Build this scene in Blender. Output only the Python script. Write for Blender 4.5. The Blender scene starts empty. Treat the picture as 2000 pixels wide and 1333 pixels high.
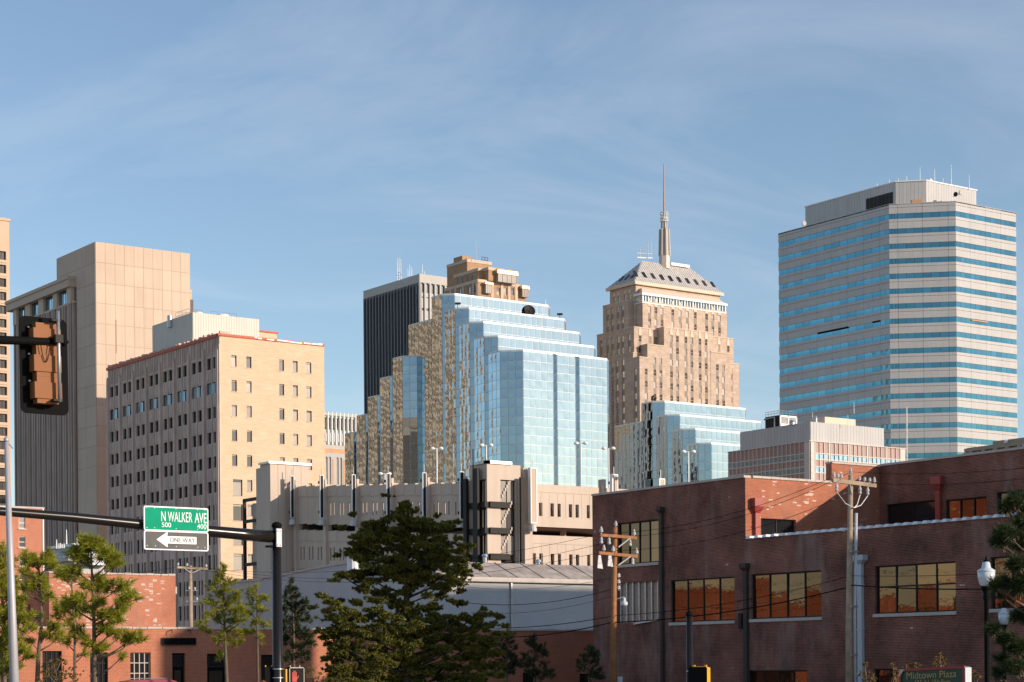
import bpy, math, random
from mathutils import Vector, Matrix

S = bpy.context.scene
C = S.collection
RND = random.Random(11)

# ------------------------------------------------------------------ camera, sky, sun
F, CX, Y0, EYE = 3832.48, 1000.0, 1303.67, 2.2      # focal length in photo pixels, principal point, eye height
YAW, ROLL = 0.619072, 0.00777515
FWD = Vector((math.sin(YAW), math.cos(YAW), 0.0))
RIGHT = Vector((math.cos(YAW), -math.sin(YAW), 0.0))
UP = Vector((0, 0, 1.0))
CAM = Vector((0, 0, EYE))
cr, sr = math.cos(ROLL), math.sin(ROLL)
cd = bpy.data.cameras.new('camera')
cam = bpy.data.objects.new('camera', cd)
C.objects.link(cam)
cx_, cy_, cz_ = RIGHT * cr - UP * sr, RIGHT * sr + UP * cr, -FWD
cam.matrix_world = Matrix(((cx_.x, cy_.x, cz_.x, 0), (cx_.y, cy_.y, cz_.y, 0), (cx_.z, cy_.z, cz_.z, EYE), (0, 0, 0, 1)))
cd.sensor_width = 36.0
cd.lens = F / 2000 * 36.0
cd.shift_y = (Y0 - 666.5) / 2000
cd.clip_start, cd.clip_end = 0.5, 20000
S.camera = cam

SUN_EL, SUN_OFF = math.radians(15.5), math.radians(30)   # elevation; angle south of due west
W_ = bpy.data.worlds.new('World')
S.world = W_
W_.use_nodes = True
nt = W_.node_tree
nt.nodes.clear()
wo = nt.nodes.new('ShaderNodeOutputWorld')
bg = nt.nodes.new('ShaderNodeBackground')
bg.inputs['Strength'].default_value = 0.138
sky = nt.nodes.new('ShaderNodeTexSky')
sky.sky_type = 'NISHITA'
sky.sun_disc = False
sky.sun_elevation = SUN_EL
sky.sun_rotation = math.pi - SUN_OFF
sky.altitude = 370
sky.air_density, sky.dust_density, sky.ozone_density = 1.0, 0.32, 2.1
# thin cirrus: streaks on a plane high above, the same all round the dome
tc = nt.nodes.new('ShaderNodeTexCoord')
sep = nt.nodes.new('ShaderNodeSeparateXYZ')
nt.links.new(tc.outputs['Generated'], sep.inputs[0])
def wmath(op, a, b=None):
    n = nt.nodes.new('ShaderNodeMath'); n.operation = op
    for i, v in enumerate((a, b)):
        if v is None: continue
        if isinstance(v, (int, float)): n.inputs[i].default_value = v
        else: nt.links.new(v, n.inputs[i])
    return n.outputs[0]
zz = wmath('ADD', wmath('MAXIMUM', sep.outputs[2], 0.0), 0.12)
comb = nt.nodes.new('ShaderNodeCombineXYZ')
nt.links.new(wmath('DIVIDE', sep.outputs[0], zz), comb.inputs[0])
nt.links.new(wmath('DIVIDE', sep.outputs[1], zz), comb.inputs[1])
mp = nt.nodes.new('ShaderNodeMapping')
mp.inputs['Rotation'].default_value = (0, 0, math.radians(-58))
mp.inputs['Scale'].default_value = (0.8, 1.35, 1)
nt.links.new(comb.outputs[0], mp.inputs[0])
nz = nt.nodes.new('ShaderNodeTexNoise')
nz.inputs['Scale'].default_value = 1.15
nz.inputs['Detail'].default_value = 7
nz.inputs['Roughness'].default_value = 0.58
nz.inputs['Distortion'].default_value = 1.3
nt.links.new(mp.outputs[0], nz.inputs['Vector'])
rp = nt.nodes.new('ShaderNodeMapRange')
rp.inputs['From Min'].default_value, rp.inputs['From Max'].default_value = 0.47, 0.78
rp.inputs['To Min'].default_value, rp.inputs['To Max'].default_value = 0.06, 0.37
nt.links.new(nz.outputs[0], rp.inputs['Value'])
mx = nt.nodes.new('ShaderNodeMix'); mx.data_type = 'RGBA'
mx.inputs['B'].default_value = (4.9, 5.2, 5.8, 1)
nt.links.new(rp.outputs[0], mx.inputs['Factor'])
nt.links.new(sky.outputs[0], mx.inputs['A'])
nt.links.new(mx.outputs['Result'], bg.inputs['Color'])
nt.links.new(bg.outputs[0], wo.inputs['Surface'])

sd = bpy.data.lights.new('sun', 'SUN')
sd.energy, sd.angle, sd.color = 4.2, math.radians(0.53), (1.0, 0.86, 0.715)
sun = bpy.data.objects.new('sun', sd)
C.objects.link(sun)
to_sun = Vector((math.sin(SUN_OFF) * math.cos(SUN_EL), -math.cos(SUN_OFF) * math.cos(SUN_EL), math.sin(SUN_EL)))
sun.rotation_mode = 'QUATERNION'
sun.rotation_quaternion = to_sun.to_track_quat('Z', 'Y')
S.view_settings.view_transform = 'Standard'
S.view_settings.look = 'None'
S.view_settings.gamma = 1
S.view_settings.use_curve_mapping = False
S.view_settings.exposure = 0.2

# ------------------------------------------------------------------ geometry helpers
# world axes follow the street grid: +X south, +Y east; north walls face -X, west walls face -Y
def ray(px, py):
    qx, qy = px - CX, py - Y0
    return FWD + RIGHT * ((cr * qx - sr * qy) / F) - UP * ((sr * qx + cr * qy) / F)
def at(px, py, z):
    return CAM + ray(px, py) * z
def project(p):
    v = Vector(p) - CAM
    z = max(v.dot(FWD), 0.1)
    a, b = v.dot(RIGHT) / z * F, -v.z / z * F
    return CX + cr * a + sr * b, Y0 - sr * a + cr * b

class Face:
    """a vertical plane: s runs left to right seen from outside, y runs into the wall, z up"""
    def __init__(self, o, deg):
        self.o = Vector((o[0], o[1], 0)); self.ang = math.radians(deg)
        self.d = Vector((math.cos(self.ang), math.sin(self.ang), 0)); self.n = Vector((-self.d.y, self.d.x, 0))
    def hit(self, px, py):
        r = ray(px, py)
        return CAM + r * ((self.o - CAM).dot(self.n) / r.dot(self.n))
    def px(self, px, py):
        p = self.hit(px, py)
        return (p - self.o).dot(self.d), p.z
    def P(self, s, y, z):
        return self.o + self.d * s + self.n * y + UP * z
    def off(self, y):
        p = self.o + self.n * y
        return Face((p.x, p.y), math.degrees(self.ang))
N_, W0, NW_, SW_ = -90, 0, -45, 45

OFF = {}
def thing(name, label, cat, loc=(0, 0, 0), group=None):
    o = bpy.data.objects.new(name, None)
    o.empty_display_size = 0.5
    C.objects.link(o)
    o.location = loc
    tag(o, label, cat, group)
    OFF[o.name] = Vector(loc)
    return o
def tag(o, label=None, cat=None, group=None, kind=None):
    if label: o['label'] = label
    if cat: o['category'] = cat
    if group: o['group'] = group
    if kind: o['kind'] = kind
    return o

class MB:
    def __init__(self): self.v, self.f, self.m = [], [], []
    def poly(self, pts, mi=0):
        i = len(self.v); self.v += [tuple(p) for p in pts]
        self.f.append(tuple(range(i, i + len(pts)))); self.m.append(mi)
    def hexa(self, p, mi=0):      # 8 points: bottom 4, top 4
        i = len(self.v); self.v += [tuple(q) for q in p]
        for f in ((0, 3, 2, 1), (4, 5, 6, 7), (0, 1, 5, 4), (1, 2, 6, 5), (2, 3, 7, 6), (3, 0, 4, 7)):
            self.f.append(tuple(i + k for k in f)); self.m.append(mi)
        return self
    def fbox(self, fc, s0, s1, y0, y1, z0, z1, mi=0):
        return self.hexa([fc.P(s0, y0, z0), fc.P(s1, y0, z0), fc.P(s1, y1, z0), fc.P(s0, y1, z0),
                          fc.P(s0, y0, z1), fc.P(s1, y0, z1), fc.P(s1, y1, z1), fc.P(s0, y1, z1)], mi)
    def box(self, x0, x1, y0, y1, z0, z1, mi=0):
        return self.hexa([(x0, y0, z0), (x1, y0, z0), (x1, y1, z0), (x0, y1, z0),
                          (x0, y0, z1), (x1, y0, z1), (x1, y1, z1), (x0, y1, z1)], mi)
    def prism(self, pts, z0, z1, mi=0, cap=True):
        n = len(pts)
        for k in range(n):
            a, b = pts[k], pts[(k + 1) % n]
            self.poly([(a[0], a[1], z0), (b[0], b[1], z0), (b[0], b[1], z1), (a[0], a[1], z1)], mi)
        if cap: self.poly([(p[0], p[1], z1) for p in pts], mi)
        return self
    def tube(self, pts, rad, n=8, mi=0, cap=True):
        pts = [Vector(p) for p in pts]
        if isinstance(rad, (int, float)): rad = [rad] * len(pts)
        base = len(self.v); prev = None
        for k, p in enumerate(pts):
            t = (pts[min(k + 1, len(pts) - 1)] - pts[max(k - 1, 0)]).normalized()
            a = t.orthogonal().normalized() if prev is None else (prev - t * prev.dot(t)).normalized()
            prev = a; b = t.cross(a)
            for j in range(n):
                w = 2 * math.pi * j / n
                self.v.append(tuple(p + (a * math.cos(w) + b * math.sin(w)) * rad[k]))
        for k in range(len(pts) - 1):
            for j in range(n):
                q = base + k * n
                self.f.append((q + j, q + (j + 1) % n, q + n + (j + 1) % n, q + n + j)); self.m.append(mi)
        if cap:
            self.f.append(tuple(base + j for j in reversed(range(n)))); self.m.append(mi)
            q = base + (len(pts) - 1) * n
            self.f.append(tuple(q + j for j in range(n))); self.m.append(mi)
        return self
    def lathe(self, c, prof, n=16, mi=0):
        self.tube([(c[0], c[1], c[2] + z) for r, z in prof], [max(r, 0.001) for r, z in prof], n, mi)
        return self
    def wall(self, fc, s0, s1, z0, z1, holes=(), depth=0.3, mi=0, mr=None):
        mr = mi if mr is None else mr
        hs = [(max(a, s0), min(b, s1), max(c, z0), min(d, z1)) for a, b, c, d in holes]
        hs = [h for h in hs if h[1] - h[0] > .01 and h[3] - h[2] > .01]
        zs = sorted({round(z, 4) for z in [z0, z1] + [h[2] for h in hs] + [h[3] for h in hs]})
        for za, zb in zip(zs, zs[1:]):
            if zb - za < .001: continue
            zm = (za + zb) / 2
            cut = sorted((h[0], h[1]) for h in hs if h[2] < zm < h[3])
            s = s0
            for a, b in cut + [(s1, s1)]:
                if a - s > .001:
                    self.poly([fc.P(s, 0, za), fc.P(a, 0, za), fc.P(a, 0, zb), fc.P(s, 0, zb)], mi)
                s = max(s, b)
        for a, b, c, d in hs:
            for (p, q) in (((a, c), (b, c)), ((b, c), (b, d)), ((b, d), (a, d)), ((a, d), (a, c))):
                self.poly([fc.P(p[0], 0, p[1]), fc.P(q[0], 0, q[1]), fc.P(q[0], depth, q[1]), fc.P(p[0], depth, p[1])], mr)
        return self
    def mesh(self, name, mats, off=Vector((0, 0, 0)), smooth=False):
        me = bpy.data.meshes.new(name)
        me.from_pydata([(v[0] - off.x, v[1] - off.y, v[2] - off.z) for v in self.v], [], self.f)
        for m in (mats if isinstance(mats, (list, tuple)) else [mats]): me.materials.append(m)
        if any(self.m): me.polygons.foreach_set('material_index', self.m)
        if smooth: me.polygons.foreach_set('use_smooth', [True] * len(self.f))
        me.update()
        return me
    def build(self, name, mats, parent=None, smooth=False, kind=None, label=None):
        off = OFF.get(parent.name, Vector((0, 0, 0))) if parent else Vector((0, 0, 0))
        o = bpy.data.objects.new(name, self.mesh(name, mats, off, smooth))
        C.objects.link(o)
        if parent: o.parent = parent; OFF[o.name] = off
        if kind: o['kind'] = kind
        if label: o['label'] = label
        return o

def unit_box():
    return MB().box(0, 1, 0, 1, 0, 1)
_ub = {}
def ubox(mat):
    if mat.name not in _ub: _ub[mat.name] = unit_box().mesh('piece', mat)
    return _ub[mat.name]
def fmat(fc, s, y, z, sx, sy, sz):
    return Matrix.Translation(fc.P(s, y, z)) @ Matrix.Rotation(fc.ang, 4, 'Z') @ Matrix.Diagonal((sx, sy, sz, 1))
def pieces(parent, name, me, mats, limit=300):
    """one object per piece up to the limit (largest in view first), the rest joined as one part"""
    off = OFF[parent.name]
    def area(M):
        q = [project(M @ Vector(c)) for c in ((0, 0, 0), (1, 0, 0), (1, 0, 1), (0, 0, 1))]
        a = abs((q[2][0] - q[0][0]) * (q[3][1] - q[1][1]) - (q[3][0] - q[1][0]) * (q[2][1] - q[0][1])) / 2
        if q[2][1] > 1333 or q[0][0] > 2000 or q[1][0] < 0: a *= .001
        return a
    mats = sorted(mats, key=area, reverse=True) if len(mats) > limit else mats
    out = []
    for M in mats[:limit]:
        o = bpy.data.objects.new(name, me); C.objects.link(o); o.parent = parent
        L = M.copy(); L.translation = M.translation - off
        o.matrix_local = L
        OFF[o.name] = off
        out.append(o)
    rest = mats[limit:]
    if rest:
        vs, fs, n = [], [], len(me.vertices)
        base = [v.co.copy() for v in me.vertices]; pf = [tuple(p.vertices) for p in me.polygons]
        for k, M in enumerate(rest):
            vs += [tuple(M @ v - off) for v in base]
            fs += [tuple(i + k * n for i in f) for f in pf]
        m2 = bpy.data.meshes.new(name); m2.from_pydata(vs, [], fs)
        for m in me.materials: m2.materials.append(m)
        if me.polygons and me.polygons[0].use_smooth: m2.polygons.foreach_set('use_smooth', [True] * len(fs))
        o = bpy.data.objects.new(name, m2); C.objects.link(o); o.parent = parent; o['kind'] = 'stuff'
        OFF[o.name] = off
    return out

_wc = {}
def window(parent, fc, s0, s1, z0, z1, depth, fm, gm, cols=1, rows=1, fw=0.07, split=None):
    """a frame with its panes, set into a hole of the wall; alike windows share their meshes"""
    w, h = round(s1 - s0, 2), round(z1 - z0, 2)
    key = (w, h, fm.name, gm.name, cols, rows, fw, split)
    if key not in _wc:
        f = MB(); lf = Face((0, 0), 0)
        f.fbox(lf, 0, w, -.04, .05, 0, fw); f.fbox(lf, 0, w, -.04, .05, h - fw, h)
        f.fbox(lf, 0, fw, -.04, .05, fw, h - fw); f.fbox(lf, w - fw, w, -.04, .05, fw, h - fw)
        zs = [0, h] if not split else [0, h * split, h]
        if rows > 1: zs = [h * k / rows for k in range(rows + 1)]
        for c in range(1, cols): f.fbox(lf, w * c / cols - fw / 2, w * c / cols + fw / 2, -.035, .045, fw, h - fw)
        for z in zs[1:-1]: f.fbox(lf, fw, w - fw, -.03, .04, z - fw / 2, z + fw / 2)
        pm = MB(); dx, dz = (w - .04) / cols, 1
        pl = []
        for c in range(cols):
            for za, zb in zip(zs, zs[1:]):
                q = MB(); a, b = w * c / cols + .02, w * (c + 1) / cols - .02
                q.fbox(lf, 0, b - a, 0.0, .02, 0, zb - za - .03)
                pl.append((a, za + .015, q))
        shared = {}
        lst = []
        for a, z, q in pl:
            kk = (round(q.v[1][0], 3), round(q.v[4][2], 3))
            if kk not in shared: shared[kk] = q.mesh('pane', gm)
            lst.append((a, z, shared[kk]))
        _wc[key] = (f.mesh('window', fm), lst)
    fme, lst = _wc[key]
    o = bpy.data.objects.new('window', fme); C.objects.link(o); o.parent = parent
    o.location = fc.P(s0, depth, z0) - OFF[parent.name]
    o.rotation_euler = (0, 0, fc.ang)
    OFF[o.name] = OFF[parent.name]
    for a, z, me in lst:
        p = bpy.data.objects.new('pane', me); C.objects.link(p); p.parent = o
        p.location = (a, .01 + RND.uniform(-.003, .003), z)
        e = .014 if gm.name == 'bronze_mirror_glass' else .008
        p.rotation_euler = (RND.uniform(-e, e), 0, RND.uniform(-e, e))
    return o

# ------------------------------------------------------------------ materials
def mat(name, col, rough=0.8, var=0.12, vs=0.6, metal=0.0, bump=0.0, bs=8.0, spec=0.5, streak=0.0, island=0.0, alt=None, altp=0.5):
    m = bpy.data.materials.new(name); m.use_nodes = True
    t = m.node_tree; b = t.nodes['Principled BSDF']; L = t.links.new
    b.inputs['Roughness'].default_value = rough
    b.inputs['Metallic'].default_value = metal
    b.inputs['Specular IOR Level'].default_value = spec
    g = t.nodes.new('ShaderNodeNewGeometry')
    n = t.nodes.new('ShaderNodeTexNoise'); n.inputs['Scale'].default_value = vs; n.inputs['Detail'].default_value = 5
    L(g.outputs['Position'], n.inputs['Vector'])
    mr = t.nodes.new('ShaderNodeMapRange')
    mr.inputs['From Min'].default_value, mr.inputs['From Max'].default_value = .25, .75
    mr.inputs['To Min'].default_value, mr.inputs['To Max'].default_value = 1 - var, 1 + var
    L(n.outputs[0], mr.inputs['Value'])
    fac = mr.outputs[0]
    def mul(a, bb):
        q = t.nodes.new('ShaderNodeMath'); q.operation = 'MULTIPLY'; L(a, q.inputs[0]); L(bb, q.inputs[1]); return q.outputs[0]
    if streak:
        mp = t.nodes.new('ShaderNodeMapping'); mp.inputs['Scale'].default_value = (1.4, 1.4, .07)
        L(g.outputs['Position'], mp.inputs[0])
        n2 = t.nodes.new('ShaderNodeTexNoise'); n2.inputs['Scale'].default_value = 1.2; n2.inputs['Detail'].default_value = 4
        L(mp.outputs[0], n2.inputs['Vector'])
        m2 = t.nodes.new('ShaderNodeMapRange'); m2.inputs['From Min'].default_value, m2.inputs['From Max'].default_value = .3, .7
        m2.inputs['To Min'].default_value, m2.inputs['To Max'].default_value = 1 - streak, 1 + streak * .6
        L(n2.outputs[0], m2.inputs['Value']); fac = mul(fac, m2.outputs[0])
    oi = t.nodes.new('ShaderNodeObjectInfo')
    ad = t.nodes.new('ShaderNodeMath'); ad.operation = 'ADD'
    L(oi.outputs['Random'], ad.inputs[0]); L(g.outputs['Random Per Island'], ad.inputs[1])
    fr = t.nodes.new('ShaderNodeMath'); fr.operation = 'FRACT'; L(ad.outputs[0], fr.inputs[0])
    if island:
        m3 = t.nodes.new('ShaderNodeMapRange'); m3.inputs['To Min'].default_value, m3.inputs['To Max'].default_value = 1 - island, 1 + island
        L(fr.outputs[0], m3.inputs['Value']); fac = mul(fac, m3.outputs[0])
    base = t.nodes.new('ShaderNodeMix'); base.data_type = 'RGBA'
    base.inputs['A'].default_value = (*col, 1); base.inputs['B'].default_value = (*(alt or col), 1)
    gt = t.nodes.new('ShaderNodeMath'); gt.operation = 'LESS_THAN'; L(fr.outputs[0], gt.inputs[0]); gt.inputs[1].default_value = altp if alt else 0
    L(gt.outputs[0], base.inputs['Factor'])
    hv = t.nodes.new('ShaderNodeVectorMath'); hv.operation = 'SCALE'
    L(base.outputs['Result'], hv.inputs[0]); L(fac, hv.inputs['Scale'])
    L(hv.outputs[0], b.inputs['Base Color'])
    if bump:
        n3 = t.nodes.new('ShaderNodeTexNoise'); n3.inputs['Scale'].default_value = bs; n3.inputs['Detail'].default_value = 4
        L(g.outputs['Position'], n3.inputs['Vector'])
        bp = t.nodes.new('ShaderNodeBump'); bp.inputs['Strength'].default_value = bump; bp.inputs['Distance'].default_value = .05
        L(n3.outputs[0], bp.inputs['Height']); L(bp.outputs[0], b.inputs['Normal'])
    return m

def brick_mat(name, c1, c2, mortar, bw=0.21, bh=0.075, ms=0.011, stain=(.6, .55, .5), stain_amt=0.25, var=.2, white=0.0, bias=0.0):
    m = bpy.data.materials.new(name); m.use_nodes = True
    t = m.node_tree; b = t.nodes['Principled BSDF']; L = t.links.new
    b.inputs['Roughness'].default_value = .88; b.inputs['Specular IOR Level'].default_value = .25
    g = t.nodes.new('ShaderNodeNewGeometry'); sp = t.nodes.new('ShaderNodeSeparateXYZ'); L(g.outputs['Position'], sp.inputs[0])
    ad = t.nodes.new('ShaderNodeMath'); L(sp.outputs[0], ad.inputs[0]); L(sp.outputs[1], ad.inputs[1])
    cb = t.nodes.new('ShaderNodeCombineXYZ'); L(ad.outputs[0], cb.inputs[0]); L(sp.outputs[2], cb.inputs[1])
    br = t.nodes.new('ShaderNodeTexBrick'); L(cb.outputs[0], br.inputs['Vector'])
    br.inputs['Scale'].default_value = 1; br.inputs['Brick Width'].default_value = bw; br.inputs['Row Height'].default_value = bh
    br.inputs['Mortar Size'].default_value = ms; br.inputs['Bias'].default_value = bias
    br.inputs['Color1'].default_value = (*c1, 1); br.inputs['Color2'].default_value = (*c2, 1); br.inputs['Mortar'].default_value = (*mortar, 1)
    n = t.nodes.new('ShaderNodeTexNoise'); n.inputs['Scale'].default_value = .45; n.inputs['Detail'].default_value = 7; n.inputs['Roughness'].default_value = .65
    L(g.outputs['Position'], n.inputs['Vector'])
    r = t.nodes.new('ShaderNodeMapRange'); r.inputs['From Min'].default_value, r.inputs['From Max'].default_value = .3, .72
    r.inputs['To Min'].default_value, r.inputs['To Max'].default_value = 1 - var, 1 + var
    L(n.outputs[0], r.inputs['Value'])
    v = t.nodes.new('ShaderNodeVectorMath'); v.operation = 'SCALE'; L(br.outputs['Color'], v.inputs[0]); L(r.outputs[0], v.inputs['Scale'])
    # pale efflorescence and drips
    mp = t.nodes.new('ShaderNodeMapping'); mp.inputs['Scale'].default_value = (1, 1, .22); L(g.outputs['Position'], mp.inputs[0])
    n2 = t.nodes.new('ShaderNodeTexNoise'); n2.inputs['Scale'].default_value = .38; n2.inputs['Detail'].default_value = 9; n2.inputs['Roughness'].default_value = .72
    L(mp.outputs[0], n2.inputs['Vector'])
    r2 = t.nodes.new('ShaderNodeMapRange'); r2.inputs['From Min'].default_value, r2.inputs['From Max'].default_value = .52, .75
    r2.inputs['To Max'].default_value = stain_amt; L(n2.outputs[0], r2.inputs['Value'])
    mx = t.nodes.new('ShaderNodeMix'); mx.data_type = 'RGBA'; mx.inputs['B'].default_value = (*stain, 1)
    L(r2.outputs[0], mx.inputs['Factor']); L(v.outputs[0], mx.inputs['A'])
    col = mx.outputs['Result']
    if white:          # odd whitewashed bricks
        s2 = t.nodes.new('ShaderNodeVectorMath'); s2.operation = 'MULTIPLY'; s2.inputs[1].default_value = (1 / bw / 1.4, 1 / bh, 1)
        L(cb.outputs[0], s2.inputs[0]); fl = t.nodes.new('ShaderNodeVectorMath'); fl.operation = 'FLOOR'; L(s2.outputs[0], fl.inputs[0])
        wn = t.nodes.new('ShaderNodeTexWhiteNoise'); L(fl.outputs[0], wn.inputs['Vector'])
        ml = t.nodes.new('ShaderNodeMath'); ml.operation = 'MULTIPLY'; L(wn.outputs['Value'], ml.inputs[0]); L(n.outputs[0], ml.inputs[1])
        gt = t.nodes.new('ShaderNodeMath'); gt.operation = 'GREATER_THAN'; gt.inputs[1].default_value = 1 - white; L(ml.outputs[0], gt.inputs[0])
        mw = t.nodes.new('ShaderNodeMix'); mw.data_type = 'RGBA'; mw.inputs['B'].default_value = (.62, .5, .42, 1)
        L(gt.outputs[0], mw.inputs['Factor']); L(col, mw.inputs['A']); col = mw.outputs['Result']
    L(col, b.inputs['Base Color'])
    bp = t.nodes.new('ShaderNodeBump'); bp.inputs['Strength'].default_value = .5; bp.inputs['Distance'].default_value = .012
    iv = t.nodes.new('ShaderNodeMath'); iv.operation = 'SUBTRACT'; iv.inputs[0].default_value = 1; L(br.outputs['Fac'], iv.inputs[1])
    L(iv.outputs[0], bp.inputs['Height']); L(bp.outputs[0], b.inputs['Normal'])
    return m

def leaf_mat(name, c1, c2, rough=.6, trans=.25):
    m = bpy.data.materials.new(name); m.use_nodes = True
    t = m.node_tree; b = t.nodes['Principled BSDF']; L = t.links.new
    g = t.nodes.new('ShaderNodeNewGeometry')
    n = t.nodes.new('ShaderNodeTexNoise'); n.inputs['Scale'].default_value = 1.6; n.inputs['Detail'].default_value = 3; L(g.outputs['Position'], n.inputs['Vector'])
    a = t.nodes.new('ShaderNodeMath'); a.operation = 'MULTIPLY_ADD'; L(g.outputs['Random Per Island'], a.inputs[0]); a.inputs[1].default_value = .6; L(n.outputs[0], a.inputs[2])
    s = t.nodes.new('ShaderNodeMath'); s.operation = 'SUBTRACT'; L(a.outputs[0], s.inputs[0]); s.inputs[1].default_value = .3; s.use_clamp = True
    mx = t.nodes.new('ShaderNodeMix'); mx.data_type = 'RGBA'; mx.inputs['A'].default_value = (*c1, 1); mx.inputs['B'].default_value = (*c2, 1)
    L(s.outputs[0], mx.inputs['Factor']); L(mx.outputs['Result'], b.inputs['Base Color'])
    b.inputs['Roughness'].default_value = rough; b.inputs['Specular IOR Level'].default_value = .3
    tr = t.nodes.new('ShaderNodeBsdfTranslucent'); L(mx.outputs['Result'], tr.inputs['Color'])
    ms = t.nodes.new('ShaderNodeMixShader'); ms.inputs[0].default_value = trans
    L(b.outputs[0], ms.inputs[1]); L(tr.outputs[0], ms.inputs[2]); L(ms.outputs[0], t.nodes['Material Output'].inputs['Surface'])
    return m

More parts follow.
